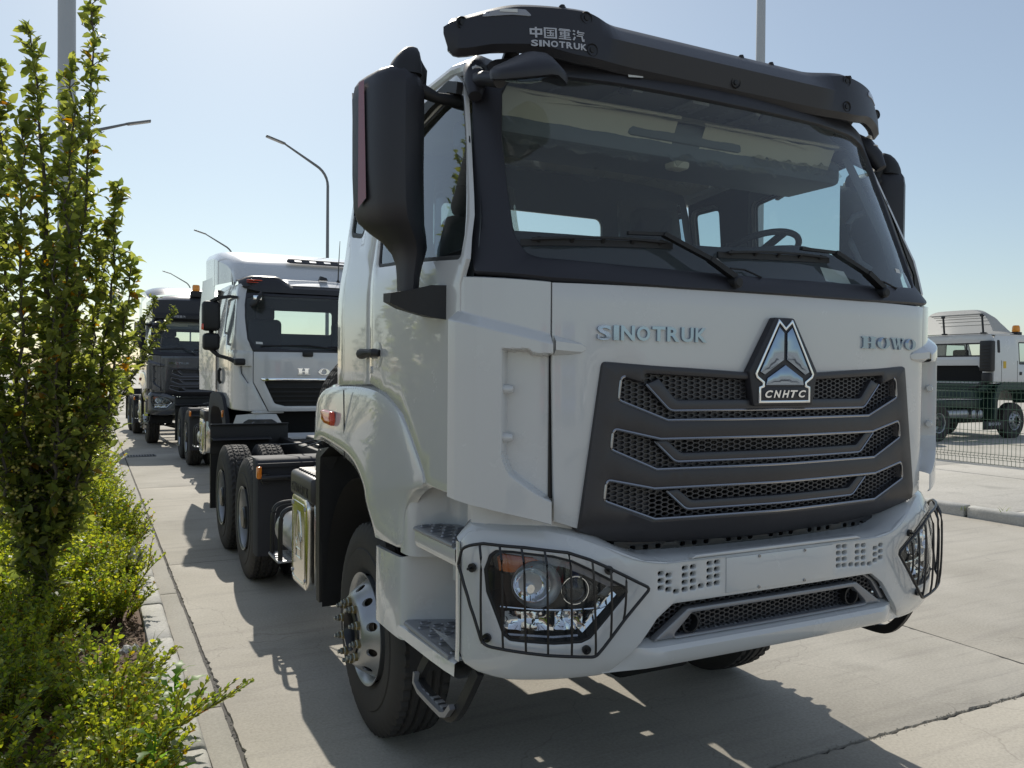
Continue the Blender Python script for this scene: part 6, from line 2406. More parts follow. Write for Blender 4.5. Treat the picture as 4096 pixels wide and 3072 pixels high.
def build_cabover():
    T = empty('tractor_truck', (0.45, 8.55, 0))
    tag(T, 'white tractor truck with tall roof fairing standing right behind the large front truck', 'truck')
    def p2(x, z, d):
        X, Y = P2.at(P2.s(x), d)
        return (X, Y, z)
    TOP2 = lambda x: P2.y(x * 1.02) * .85 + .36
    def w2(x, z, d):
        t = (z - 2.12) / .95
        return (x, lerp(P2.y(x), TOP2(x), max(0, t)) - d * .92, z + d * .38)
    W = WHITE2
    # lower front with mouth
    mouth = [(-.86, 1.735, .02), (-.73, 1.44, .05), (-.60, 1.405, .05), (.60, 1.405, .05), (.73, 1.44, .05), (.86, 1.735, .02)]
    mb = MB()
    plate(mb, mirx([(-.985, 2.12), (-.985, 1.72), (-.80, 1.335, .02)]), [rnd(mouth, .03)], p2, .02, .008, .10, d0=-.02)
    mb.build('front_panel', W, T)
    for s in (-1, 1):
        mb = MB()
        o = [(-.992, 2.125), (-1.1999, 2.16), (-1.1999, 1.30), (-.808, 1.33), (-.992, 1.715)]
        oo = [(P2.s(x), z) for x, z in o]
        def ps(u, v, d):
            X, Y = P2.at(u, d)
            return (X, Y, v)
        oo[1] = (-P2.S[-1] + .02, 2.16)
        oo[2] = (-P2.S[-1] + .02, 1.36)
        rec = [(P2.s(-1.135), 1.93, .02), (P2.s(-1.0), 1.93, .02), (P2.s(-1.0), 1.74, .01), (P2.s(-1.05), 1.70, .02), (P2.s(-1.125), 1.83, .03)]
        plate(mb, oo, [rnd(rec, .02)], ps, .018, .006, .07, d0=-.018)
        q = MB()
        plate(q, rnd(rec, .0), [], ps, 0, 0, .1, d0=-.03)
        mb.merge(q)
        if s > 0: mb = mb.mirror()
        mb.build('corner_panel', W, T, smooth=40)
    mb = MB()
    plate(mb, rnd(mouth, .03), [], p2, 0, 0, .12, d0=-.06)
    for k in range(4): mb.tube([p2(x, 1.47 + k * .06, -.02) for x in np.linspace(-.74 - k * .025, .74 + k * .025, 15)], (.02, .008))
    M_ = mb.build('grille', BLACKP, T, smooth=40)
    mb = MB()
    plate(mb, [(-.90, 1.775, .01), (-.87, 1.735), (.87, 1.735), (.90, 1.775, .01)], [], p2, .012, .004, .1, d0=.002)
    mb.build('chrome_strip', CHROME, M_, smooth=40)
    L_ = empty('model_lettering', (0, 0, 0), parent=T)
    for c, x0 in zip('HOWO', (-.44, -.17, .08, .33)):
        q = fit(howo_letter(c), x0, x0 + .15, 1.82, 1.905)
        ys = [p[1] for p in q.v]
        MB().add([p2(p[0], p[2], .016 - .014 * p[1]) for p in q.v], q.f).build('letter', CHROME, L_, smooth=0)
    # windscreen surround
    gl = mirx([(-.5, 2.862), (-.93, 2.87), (-1.02, 2.84, .04), (-1.045, 2.6), (-1.03, 2.30, .08), (-.95, 2.175, .08), (-.5, 2.155)])
    fr = mirx([(-.6, 2.90), (-1.03, 2.915), (-1.062, 2.6), (-1.047, 2.28), (-.985, 2.128), (-.5, 2.122)])
    mb = MB()
    plate(mb, rnd(fr, .01), [rnd(gl, .0)], w2, .012, .006, .10, d0=-.004)
    mb.build('windscreen_surround', DARK, T, smooth=40)
    for s in (-1, 1):
        rows = []
        for z, xe_, yf in ((2.118, -.99, .63), (2.20, -1.02, .58), (2.30, -1.045, .505), (2.5, -1.057, .53), (2.75, -1.053, .57), (2.90, -1.03, .62), (3.04, -1.0, .68)):
            a_ = Vector(w2(xe_, z, .004))
            c_ = Vector((-(1.20 - .11 * max(0, z - 2.2)) - .002, yf, z))
            m_ = a_.lerp(c_, .55) + Vector((-.035, -.035, 0))
            rows.append([tuple(a_), tuple(a_.lerp(m_, .5) + Vector((-.006, -.008, 0))), tuple(m_), tuple(m_.lerp(c_, .5) + Vector((-.010, -.006, 0))), tuple(c_)])
        q = MB().grid(rows)
        if s > 0: q = q.mirror()
        q.build('screen_pillar', W, T, smooth=60)
    mb = MB()
    plate(mb, rnd(gl, .0), [], w2, 0, 0, .12, d0=.0)
    mb.f = [f for f in mb.f if len(f) == 3]
    mb.build('windscreen', GLASS, T, smooth=80)
    MB().tube([w2(-.9, 2.19, .02), w2(-.3, 2.20, .03), w2(.1, 2.15, .03)], .012, 6).tube([w2(-.05, 2.185, .02), w2(.6, 2.20, .03), w2(.9, 2.15, .03)], .012, 6).box(-.38, -.24, -.02, .03, 2.06, 2.14, .02).build('wiper', BLACKP, T)
    # forehead sun visor: high ends, lower middle
    mb = MB()
    rows = []
    for x in np.linspace(-1.11, 1.11, 45):
        k = sm(.42, .66, abs(x))
        zt = lerp(3.045, 3.155, k) - .05 * sm(.95, 1.11, abs(x))
        zb = lerp(2.90, 2.905, k) + .06 * sm(.8, 1.1, abs(x))
        y = TOP2(x)
        rows.append([(x, y + .02, zb), (x, y - .06, zb + .02), (x, y - .05, lerp(zb, zt, .6)), (x, y + .0, zt - .02), (x, y + .05, zt), (x, y + .35, zt + .02)])
    mb.grid(rows, flip=True)
    V = mb.build('sun_visor_panel', DARK, T, smooth=35)
    for s in (-1, 1): MB().box(s * .93 - .10, s * .93 + .10, .40, .47, 3.075, 3.09, .006).box(s * .95 - .08, s * .95 + .08, .41, .47, 3.05, 3.058, .003).build('marker_lamp', REDL, V)
    # sides with window
    sd = lambda u, v, d: (-(1.20 - .11 * max(0, v - 2.2)) - d, u, v)
    side = [(.62, 1.36), (.62, 2.16), (.50, 2.3), (.56, 2.75), (.66, 3.02, .05), (1.4, 3.1), (2.35, 3.12), (2.35, 1.55), (2.1, 1.50), (1.95, 1.36)]
    wn_ = [(.62, 2.20, .03), (1.02, 2.23), (1.10, 2.37, .03), (1.42, 2.40, .03), (1.42, 2.88, .04), (.74, 2.88, .03), (.62, 2.5)]
    for s in (-1, 1):
        mb = MB()
        plate(mb, side, [rnd(wn_, .03)], sd, .018, .006, .15, d0=-.018, flip=True)
        mb.tube([(-1.224, .63, z) for z in (2.1, 1.4)], .001, 4)
        if s > 0: mb = mb.mirror()
        S_ = mb.build('door', W, T, smooth=35)
        w3 = rnd(wn_, .03)
        if area2(w3) < 0: w3 = w3[::-1]
        mb = MB()
        plate(mb, w3, [inset(w3, .03)], sd, .004, .001, 0, d0=-.012, bstep=.08, flip=True)
        if s > 0: mb = mb.mirror()
        mb.build('window_seal', BLACKP, S_)
        mb = MB()
        plate(mb, w3, [], sd, 0, 0, .3, d0=-.010, flip=True)
        mb.f = [f for f in mb.f if len(f) == 3]
        if s > 0: mb = mb.mirror()
        mb.build('window', SGLASS, S_, smooth=80)
        mb = MB().tube([(-1.21, 1.52, 1.90), (-1.235, 1.52, 1.86), (-1.235, 1.52, 1.73), (-1.21, 1.52, 1.68)], (.02, .012), up=(0, 1, 0))
        if s > 0: mb = mb.mirror()
        mb.build('door_handle', BLACKP, S_)
        # mirrors
        mb = MB()
        mb.box(-1.56, -1.33, .62, .80, 2.40, 2.80, .05, 3)
        mb.tube([(-1.44, .70, 2.79), (-1.36, .62, 2.84), (-1.22, .55, 2.86), (-1.13, .52, 2.85)], (.035, .018))
        mb.tube([(-1.45, .70, 2.16), (-1.36, .64, 2.07), (-1.24, .52, 2.03), (-1.16, .42, 1.98)], (.030, .02))
        if s > 0: mb = mb.mirror()
        mb.box(-1.47, -1.41, .68, .74, 2.15, 2.45, .02)
        Mr = mb.build('side_mirror', BLACKP, T, smooth=45)
        mb = MB().box(-1.55, -1.335, .62, .80, 2.14, 2.37, .05, 3)
        if s > 0: mb = mb.mirror()
        mb.build('lower_mirror', BLACKP, Mr, smooth=45)
        mb = MB().box(-1.20, -1.04, .24, .42, 1.94, 2.03, .025)
        if s > 0: mb = mb.mirror()
        mb.build('mirror_foot', BLACKP, Mr, smooth=45)
        mb = MB().box(-1.575, -1.545, .63, .67, 2.41, 2.49, .005)
        if s > 0: mb = mb.mirror()
        mb.build('red_film', REDL, Mr)
    mb = MB()
    rows = []
    for k in range(16):
        a = 2 * math.pi * k / 16
        rows.append([(-1.0 + .17 * t, .36 - .14 * math.sin(math.pi * t) + r_ * .09 * math.cos(a), 2.74 + .17 * t + r_ * .07 * math.sin(a)) for t, r_ in ((0, .1), (.1, .7), (.35, 1), (.7, .9), (.95, .5), (1.0, .05))])
    mb.grid(rows, close_u=True)
    K = mb.build('kerb_mirror', BLACKP, T, smooth=50)
    MB().box(-.985, -.88, .17, .185, 2.80, 2.86, .004).build('mirror_glass', CHROME, K)
    # roof, fairing with dark slot, aerial, side extenders
    mb = MB()
    rows = []
    for y in np.linspace(0, 1, 14):
        rows.append([(x, lerp(TOP2(x) + .0, 2.34, y), 3.03 + .12 * sm(-.01, .12, y) * (1 - abs(x / 1.13) ** 6) + .0) for x in np.linspace(-1.11, 1.11, 25)])
    mb.grid(rows).build('roof', W, T, smooth=60)
    mb = MB()
    rows = []
    for t in np.linspace(0, 1, 22):
        row = []
        zc = hermite([0, .06, .14, .32, .6, 1.0], [3.15, 3.34, 3.45, 3.56, 3.68, 3.745], t)
        hw = lerp(1.13, 1.235, sm(0, .5, t))
        for x in np.linspace(-1, 1, 61):
            ax = abs(x)
            yy = lerp(.70, 3.0, t) + .16 * ax ** 4 * (1 - t)
            e_ = max(0.0, (ax - .86) / .14)
            zz = zc - .11 * (1 - math.sqrt(max(0, 1 - e_ ** 2))) - .02 * ax ** 2
            row.append((x * hw, yy, zz))
        rows.append(row)
    mb.grid(rows)
    for s in (-1, 1): mb.grid([[(s * hw, y, z0), (s * hw, y, z1)] for hw, y, z0, z1 in [(rows[q][0][0] * -1, rows[q][0][1], lerp(3.10, 3.16, q / 21), rows[q][0][2]) for q in range(22)]], flip=(s < 0))
    F = mb.build('roof_fairing', W, T, smooth=40)
    mb = MB()
    plate(mb, rnd([(-.42, 3.42, .02), (-.38, 3.47), (.52, 3.47), (.56, 3.42, .02), (.54, 3.36), (.50, 3.40), (-.36, 3.40)], .01), [rnd(R4(-.30 + k * .21, -.19 + k * .21, 3.425, 3.455), .012, 3) for k in range(4)], lambda u, v, d: (u, .90 + (v - 3.42) * 1.1 - d, v), .05, .006, 0)
    mb.build('fairing_slot', DARK, F)
    MB().tube([(.26, .62, 3.16), (.262, .60, 3.4), (.268, .56, 3.72)], [.010, .007, .004], 6).lathe([(3.14, .03), (3.17, .014)], 10, (.26, .62, 0), 'z').build('aerial', BLACKM, T)
    hn = MB().loft([[(-.06, -.03, 0), (.06, -.03, 0), (.06, .06, 0), (-.06, .06, 0)], [(-.04, -.02, .06), (.05, 0, .04), (.05, .05, .04), (-.04, .05, .06)]]).mesh('roof_light', BLACKM, 40)
    for x in (0.02, .48): link('roof_light', hn, BLACKM, T, (x, .52, 3.14))
    for s in (-1, 1):
        mb = MB()
        rows = []
        for z, y0, y1 in ((1.56, 1.95, 3.1), (2.2, 1.95, 3.15), (2.8, 1.98, 3.1), (3.28, 2.05, 2.9)):
            rows.append([(-1.225, y0, z), (-1.25, (y0 + y1) / 2, z), (-1.32 + .05 * max(0, z - 2.8), y1, z), (-1.30, y1, z), (-1.22, (y0 + y1) / 2, z)])
        mb.grid(rows)
        if s > 0: mb = mb.mirror()
        mb.build('side_extender', W, T, smooth=50)
    # interior and back wall with bright rear window
    rw = [(-.48, 2.46, .05), (.62, 2.46, .05), (.62, 2.82, .05), (-.48, 2.82, .05)]
    mb = MB()
    plate(mb, R4(-1.15, 1.15, 1.5, 3.1), [rnd(rw, .05)], lambda u, v, d: (u, 2.33 - d, v), .02, .005, 0, bstep=.5)
    BW = mb.build('back_wall', TRIM, T)
    mb = MB()
    plate(mb, rnd(rw, .05), [], lambda u, v, d: (u, 2.335, v), 0, 0, 0)
    mb.f = [f for f in mb.f if len(f) == 3]
    mb.build('rear_window', GLASS, BW, smooth=80)
    MB().grid([[(x, y, 3.0) for y in (.45, 1.4, 2.3)] for x in (-1.08, 0, 1.08)]).build('roof_liner', TRIM, T)
    rows = [[(x, P2.y(x) + .08, 2.13), (x, P2.y(x) + .35, 2.17 + .05 * math.exp(-((x - .5) / .3) ** 2)), (x, P2.y(x) + .5, 2.1), (x, P2.y(x) + .5, 1.5)] for x in np.linspace(-1.12, 1.12, 15)]
    MB().grid(rows).build('dashboard', DASH, T)
    for x in (-.62, .60):
        mb = MB().box(x - .25, x + .25, .9, 1.4, 1.75, 2.02, .05, 3).box(x - .24, x + .24, 1.3, 1.44, 1.95, 2.62, .07, 3).box(x - .14, x + .14, 1.32, 1.44, 2.60, 2.80, .05, 3)
        mb.build('seat', FABRIC, T)
    MB().box(-1.15, 1.15, .5, 2.3, 1.40, 1.5).build('cab_floor', BLACKM, T)
    MB().add([w2(x, z, .006) for x, z in ((-.95, 2.22), (-.87, 2.215), (-.87, 2.245), (-.95, 2.25))], [(0, 1, 2, 3)]).build('inspection_sticker', PAPER, T, smooth=0)
    # dark wheel arches, lamp housings, bumper and step
    for s in (-1, 1):
        mb = MB()
        arc = [(2.55, 1.05), (2.52, 1.35), (2.38, 1.50), (2.1, 1.55), (1.35, 1.55), (1.08, 1.48), (.86, 1.30), (.70, 1.05), (.66, .72)]
        rows = [[(-1.19, y, z), (-1.245, y, z), (-1.26, lerp(y, 1.75, .10), lerp(z, .6, .10)), (-1.245, lerp(y, 1.75, .24), lerp(z, .6, .22)), (-.8, lerp(y, 1.75, .24), lerp(z, .6, .22))] for y, z in arc]
        mb.grid(rows)
        if s > 0: mb = mb.mirror()
        A = mb.build('wheel_arch', GUARDP, T, smooth=40)
        mb = MB().box(-1.275, -1.235, .92, .98, 1.22, 1.32, .01)
        if s > 0: mb = mb.mirror()
        mb.build('side_indicator', ORANGE, A)
        mb = MB()
        mb.loft([[(-1.17, .35, 1.28), (-.95, .14, 1.31), (-.70, .10, 1.30), (-.66, .3, 1.30), (-1.1, .5, 1.28)], [(-1.22, .36, 1.12), (-.95, .10, 1.12), (-.60, .05, 1.12), (-.56, .3, 1.12), (-1.1, .5, 1.12)], [(-1.22, .36, .70), (-.95, .10, .66), (-.60, .05, .66), (-.56, .3, .66), (-1.1, .5, .7)]], flip=True)
        mb.box(-1.0, -.60, .10, .4, 1.31, 1.335, .01)
        if s > 0: mb = mb.mirror()
        Hh = mb.build('headlight', W, T, smooth=35)
        mb = MB()
        plate(mb, rnd([(-1.12, 1.19), (-1.05, 1.235), (-.76, 1.235), (-.68, 1.18), (-.72, 1.08), (-1.05, 1.06)], .03), [], lambda u, v, d: (u, .075 + .55 * max(0, -u - .93) - d + .0 * v, v), .03, .008, .06)
        if s > 0: mb = mb.mirror()
        mb.build('lens_unit', BLACKM, Hh)
        mb = MB()
        for cx in (-.84, -.98):
            mb.lathe([(0, .055), (-.01, .05), (.02, .035), (.03, 0)], 18, (cx, .035 + (.03 if cx < -.95 else 0), 1.15), 'y')
        if s > 0: mb = mb.mirror()
        mb.build('beam_reflector', CHROME, Hh)
        mb = MB().box(-1.10, -1.05, .06, .10, 1.10, 1.18, .01)
        if s > 0: mb = mb.mirror()
        mb.build('indicator', ORANGE, Hh)
    mb = MB()
    rows = [[(x, P2.y(x) + .02, 1.05), (x, P2.y(x) - .06, 1.0), (x, P2.y(x) - .07, .62), (x, P2.y(x) + .05, .55)] for x in np.linspace(-1.1, 1.1, 21)]
    mb.grid(rows, flip=True).build('bumper', W, T, smooth=40)
    MB().box(-1.0, 1.0, .25, .35, 1.0, 1.38).build('front_void', VOIDM, T, smooth=0)
    return T


T2 = build_cabover()
for ch in list(T1.children):
    if ch.name.split('.')[0] in ('chassis_frame', 'front_axle', 'rear_axle', 'engine', 'mudguard', 'rear_flap', 'rear_panel', 'tail_beam', 'tail_lamp', 'fifth_wheel', 'battery_box', 'air_tank_cover', 'air_cylinder', 'step_rail', 'step_plate', 'air_couplings', 'front_wheel', 'rear_wheel', 'fuel_tank'):
        c = copy_tree(ch, T2)
        if ch.name.split('.')[0] in ('front_wheel',): c.location.y = 1.55
        elif ch.name.split('.')[0] in ('rear_wheel', 'rear_axle', 'mudguard', 'rear_flap', 'rear_panel', 'tail_beam', 'tail_lamp', 'fifth_wheel', 'chassis_frame'):
            c.location.y += 1.0 if c.name.split('.')[0] != 'chassis_frame' else 0.6
        elif ch.name.split('.')[0] != 'front_axle' and ch.name.split('.')[0] != 'engine': c.location.y += .8


# ================================================================== WHITE TRUCK BEYOND THE FENCE
def fibreglass():
    m, nt, b = nodes_of('raw_fibreglass')
    b.inputs['Base Color'].default_value = (.50, .505, .50, 1)
    b.inputs['Roughness'].default_value = .6
    tl = nt.nodes.new('ShaderNodeBsdfTranslucent')
    tl.inputs[0].default_value = (.55, .55, .53, 1)
    mx = nt.nodes.new('ShaderNodeMixShader')
    mx.inputs[0].default_value = .5
    nt.links.new(b.outputs[0], mx.inputs[1])
    nt.links.new(tl.outputs[0], mx.inputs[2])
    nt.links.new(mx.outputs[0], nt.nodes['Material Output'].inputs['Surface'])
    return m


def build_yard_truck():
    ox, oy = 22.0, 13.8
    T = empty('tractor_truck', (ox, oy, 0))
    tag(T, 'white cab with open-backed roof deflector seen from behind through the green fence', 'truck')
    W = WHITE2
    def B(name, m, mb, p=T, smooth=35):
        return mb.shift((-ox, -oy, 0)).build(name, m, p, smooth)
    yn, yf = 12.58, 15.0
    # back wall with window and engine cut-out
    bk = lambda u, v, d: (21.30 - d, u, v)
    o = [(yn, 1.70), (yn, 2.95, .05), (yn + .12, 3.12, .05), (yf - .12, 3.12, .05), (yf, 2.95, .05), (yf, 1.70)]
    rw = [(12.93, 2.47, .05), (14.65, 2.47, .05), (14.65, 2.88, .05), (12.93, 2.88, .05)]
    cut = [(12.93, 1.702), (12.93, 2.0), (13.08, 2.20), (14.5, 2.20), (14.65, 2.0), (14.65, 1.702)]
    mb = MB()
    plate(mb, o, [rnd(rw, .05), cut], bk, .03, .01, .3, flip=True)
    for z in (2.36, 2.96): mb.box(21.262, 21.27, yn + .1, yf - .1, z, z + .02)
    BW = B('back_wall', W, mb)
    mb = MB()
    plate(mb, rnd(rw, .05), [inset(rnd(rw, .05) if area2(rnd(rw, .05)) > 0 else rnd(rw, .05)[::-1], .04)], bk, .036, .004, 0, bstep=.2, flip=True)
    mb.box(21.26, 21.275, 13.42, 13.46, 2.47, 2.88)
    B('window_seal', BLACKP, mb, BW)
    mb = MB()
    plate(mb, rnd(rw, .05), [], bk, 0, 0, 0, d0=.01, flip=True)
    mb.f = [f for f in mb.f if len(f) == 3]
    B('rear_window', GLASS, mb, BW, 80)
    mb = MB().box(21.36, 21.9, 12.95, 14.63, 1.6, 2.25)
    B('engine_cover', VOIDM, mb, T, 0)
    # near and far sides
    sideo = [(21.30, 1.70), (21.30, 2.98), (21.42, 3.12, .05), (23.55, 3.12, .1), (23.95, 2.35), (24.05, 2.2), (24.05, 1.1), (23.25, 1.1), (23.1, 1.5), (22.8, 1.70)]
    sw = [(22.50, 2.24, .05), (23.65, 2.24, .05), (23.45, 2.92, .05), (22.50, 2.92, .05)]
    for s in (0, 1):
        sd = (lambda u, v, d: (u, yn - d + .06 * max(0, v - 2.3), v)) if s == 0 else (lambda u, v, d: (u, yf + d - .06 * max(0, v - 2.3), v))
        mb = MB()
        plate(mb, sideo, [rnd(sw, .05)], sd, .02, .008, .3, d0=-.02, flip=(s == 1))
        D = B('door', W, mb)
        for x0 in (21.64, 22.42):
            mb = MB().box(x0 - .006, x0 + .006, (yn - .004 if s == 0 else yf - .002), (yn + .002 if s == 0 else yf + .004), 1.72, 2.35)
            B('panel_gap', BLACKM, mb, D, 0)
        mb = MB()
        plate(mb, rnd(sw, .05), [], sd, 0, 0, 0, d0=-.012, flip=(s == 1))
        mb.f = [f for f in mb.f if len(f) == 3]
        B('window', SGLASS, mb, D, 80)
        mb = MB()
        w3 = rnd(sw, .05)
        w3 = w3 if area2(w3) > 0 else w3[::-1]
        plate(mb, w3, [inset(w3, .035)], sd, .006, .002, 0, d0=-.005, bstep=.2, flip=(s == 1))
        B('window_seal', BLACKP, mb, D)
        mb = MB()
        plate(mb, rnd(R4(21.46, 21.58, 2.58, 2.96), .04), [], sd, .01, .004, 0, d0=.0, flip=(s == 1))
        B('air_vent', BLACKP, mb, D)
        mb = MB()
        plate(mb, rnd(R4(22.52, 22.64, 1.92, 2.02), .02), [], sd, .012, .004, 0, d0=.0, flip=(s == 1))
        B('door_handle', BLACKP, mb, D)
        if s == 0: B('yellow_sticker', YELLOW, MB().add([sd(x, z, .003) for x, z in ((21.72, 2.12), (21.86, 2.12), (21.86, 2.33), (21.72, 2.33))], [(0, 1, 2, 3)]), D, 0)
        # dark wheel-arch and wheels
        ys = yn if s == 0 else yf
        ou = -1 if s == 0 else 1
        mb = MB()
        arc = [(21.25, .62), (21.28, 1.25), (21.40, 1.60), (21.65, 1.69), (22.85, 1.69), (23.1, 1.55), (23.25, 1.2)]
        mb.grid([[(x, ys + ou * .0, z), (x, ys + ou * .05, z), (lerp(x, 22.3, .12), ys + ou * .055, lerp(z, .5, .16)), (lerp(x, 22.3, .2), ys - ou * .5, lerp(z, .5, .2))] for x, z in arc])
        B('wheel_arch', MATS.get('dark_green_arch') or mat('dark_green_arch', (.012, .036, .028), .5), mb)
        for x, nm in ((22.35, 'front_wheel'), (18.85, 'rear_wheel'), (17.5, 'rear_wheel')):
            w = link(nm, HUB_F if nm == 'front_wheel' else HUB_R, BLACKM, T, (x - ox, ys - oy + (.02 if s == 0 else -.02), .545), (0, 0, R(90) if s == 0 else R(-90)))
            link('tyre', TY_R, RUBBER, w)
            link('rim', RIM_F if nm == 'front_wheel' else RIM_R, STEEL, w)
            for k in range(10):
                a = k * math.pi / 5
                link('wheel_nut', NUT, NUTM, w, (-.076 if nm == 'front_wheel' else .17, .145 * math.cos(a), .145 * math.sin(a)))
    mb = MB().box(21.30, 23.6, yn + .03, yf - .03, 3.10, 3.14, .03).box(23.95, 24.05, yn, yf, 1.1, 2.2, .03).box(21.32, 24.0, yn + .05, yf - .05, 1.66, 1.72)
    B('roof', W, mb)
    B('dashboard', DASH, MB().box(23.4, 23.95, yn + .05, yf - .05, 1.7, 2.35, .05))
    for y in (13.25, 14.4): B('seat', FABRIC, MB().box(22.35, 22.5, y - .25, y + .25, 2.0, 2.72, .06, 3).box(22.4, 22.9, y - .25, y + .25, 1.8, 2.05, .05, 3))
    # snorkel
    mb = MB().box(21.02, 21.25, 12.52, 12.88, 2.02, 2.93, .04, 3).box(21.06, 21.24, 12.58, 12.84, 1.70, 1.98, .05, 3)
    for k in range(8): mb.box(21.005, 21.025, 12.56, 12.84, 2.10 + k * .095, 2.14 + k * .095, .004)
    mb.tube([(21.15, 12.7, 1.75), (21.15, 13.0, 1.55), (21.2, 13.4, 1.5)], .09, 12)
    B('air_intake', BLACKP, mb)
    # roof deflector: hollow shell
    mb = MB()
    rows = []
    inn = []
    for x, hz, in_ in ((21.18, 3.88, 0.0), (21.45, 3.90, .01), (21.8, 3.78, .03), (22.1, 3.55, .06), (22.35, 3.30, .10), (22.45, 3.17, .14)):
        row = []
        for k in range(31):
            t = k / 30 * 2 - 1
            e = abs(t) ** 5
            z = lerp(hz, 3.16, e * .93 if hz > 3.2 else e)
            row.append((x, 13.79 + t * (1.22 - in_), z))
        rows.append(row)
        inn.append([(p[0] + .02, 13.79 + (p[1] - 13.79) * .975, max(3.15, p[2] - .03)) for p in row])
    mb.grid(rows, flip=True)
    B('roof_deflector', fibreglass(), mb, T, 40)
    mb = MB()
    for k in range(6): mb.box(21.25 + k * .12, 21.262 + k * .12, 12.9, 14.7, 3.74 - .012 * k * k, 3.76 - .012 * k * k)
    B('deflector_rib', MATS['raw_fibreglass'], mb, T, 40)
    mb = MB()
    for y in (12.95, 14.2):
        mb.tube([(21.22, y - .06, 3.17), (21.24, y, 3.70)], .03, 8).box(21.2, 21.27, y - .05, y + .05, 3.66, 3.74, .01).box(21.19, 21.27, y - .14, y + .02, 3.14, 3.19, .01)
    mb.box(21.20, 21.24, 12.75, 14.85, 3.145, 3.165)
    B('deflector_strut', BLACKM, mb)
    b = B('beacon_base', BLACKP, MB().box(22.62, 22.86, 12.72, 12.96, 3.14, 3.24, .02))
    mb = MB().lathe([(3.24, .10), (3.27, .115), (3.40, .105), (3.44, .08), (3.45, 0)], 18, (22.74, 12.84, 0), 'z')
    mb.shift((-ox, -oy, 0)).build('beacon', BEACON, b, 40)
    # chassis, tanks, flap
    GREENC = mat('dark_green_chassis_paint', (.010, .030, .023), .45)
    mb = MB().box(16.2, 22.5, 13.3, 13.4, .85, 1.12, .01).box(16.2, 22.5, 14.2, 14.3, .85, 1.12, .01).box(20.7, 22, 12.95, 14.6, .9, 1.45, .05).box(19.0, 20.9, 12.75, 13.3, .95, 1.18, .03)
    mb.box(16.2, 24, 13.45, 14.15, .45, .85, .05).tube([(22.35, 12.8, .545), (22.35, 14.8, .545)], .09, 8)
    mb.box(21.1, 23.9, 12.75, 14.85, 1.45, 1.66)
    B('chassis_frame', GREENC, mb)
    mb = MB()
    plate(mb, R4(19.4, 20.95, 12.72, 13.25), [], lambda u, v, d: (u, v, 1.19 + d), .012, .003, .3)
    B('tread_cover', SATIN, mb)
    B('air_tank', STEEL, MB().lathe([(0, 0), (.02, .09), (.06, .125), (.95, .125), (.99, .09), (1.0, 0)], 20, (19.35, 12.82, .78), 'x'))
    for x in (20.62, 20.93): B('air_tank', STEEL, MB().lathe([(0, 0), (.01, .09), (.04, .125), (.8, .125), (.82, 0)], 20, (x, 12.70, .76), 'y'))
    mb = MB().box(20.9, 21.95, 12.62, 12.66, .30, .55, .004)
    FLP = B('mud_flap', BLACKP, mb)
    x = 21.12
    for c in 'HOWO':
        q = fit(howo_letter(c), x, x + .13, .42, .51)
        MB().add([(p[0] - ox, 12.617 - .004 * (1 - p[1]) - oy, p[2]) for p in q.v], q.f).build('letter', DECAL, FLP, smooth=0)
        x += .145
    return T


T4 = build_yard_truck()

# ================================================================== parked row behind the viewer, mirrored in the chrome badge and paint
for (x, y, col, nm, lab) in ((-7.5, -24, (0.45, 0.02, 0.015), 'red_paint', 'red truck parked behind the viewer, mirrored in the badge'),
                             (-3.2, -24.5, (0.42, 0.018, 0.014), 'red_paint', 'second red truck parked behind the viewer, mirrored in the badge'),
                             (1.4, -24, (0.02, 0.06, 0.30), 'blue_paint', 'blue truck parked behind the viewer, mirrored in the badge'),
                             (6.0, -24.5, None, '', 'white truck parked behind the viewer, mirrored in the badge')):
    pm = (MATS.get(nm) or paint(nm, col)) if col else None
    t = copy_tree(T2, None, skip=('wheel_nut', 'nut_seat', 'air_couplings', 'step_plate', 'step_rail', 'kerb_mirror', 'aerial', 'roof_light', 'inspection_sticker'), remap={'white_paint_cool': pm} if pm else None)
    t.location = (x, y, 0)
    t.rotation_euler = (0, 0, math.pi)
    tag(t, lab, 'truck')

# ================================================================== VEGETATION
LT = np.array([(0, 0, 0), (-.5, .33, .16), (.5, .33, .16), (0, .36, 0), (-.40, .70, .08), (.40, .70, .08), (0, .72, -.03), (0, 1.0, -.14)])
LF = [(0, 3, 1), (0, 2, 3), (3, 6, 4, 1), (3, 2, 5, 6), (6, 7, 4), (6, 5, 7)]


def leaf_mesh(name, m, wid=.56, droop=1.0):
    v = LT.copy()
    v[:, 0] *= wid
    v[:, 2] *= droop
    me = bpy.data.meshes.new(name)
    me.from_pydata([tuple(p) for p in v], [], LF)
    me.polygons.foreach_set('use_smooth', [True] * len(me.polygons))
    me.materials.append(m)
    return me


def frames(D, rng, tilt=.5):
    """leaf axis D (n,3) -> side, axis, normal; blades roughly facing up with scatter"""
    D = D / np.linalg.norm(D, axis=1, keepdims=True)
    U = np.tile([0, 0, 1.0], (len(D), 1)) + rng.normal(0, tilt, D.shape)
    S = np.cross(D, U)
    S /= np.linalg.norm(S, axis=1, keepdims=True) + 1e-9
    N = np.cross(S, D)
    return S, D, N


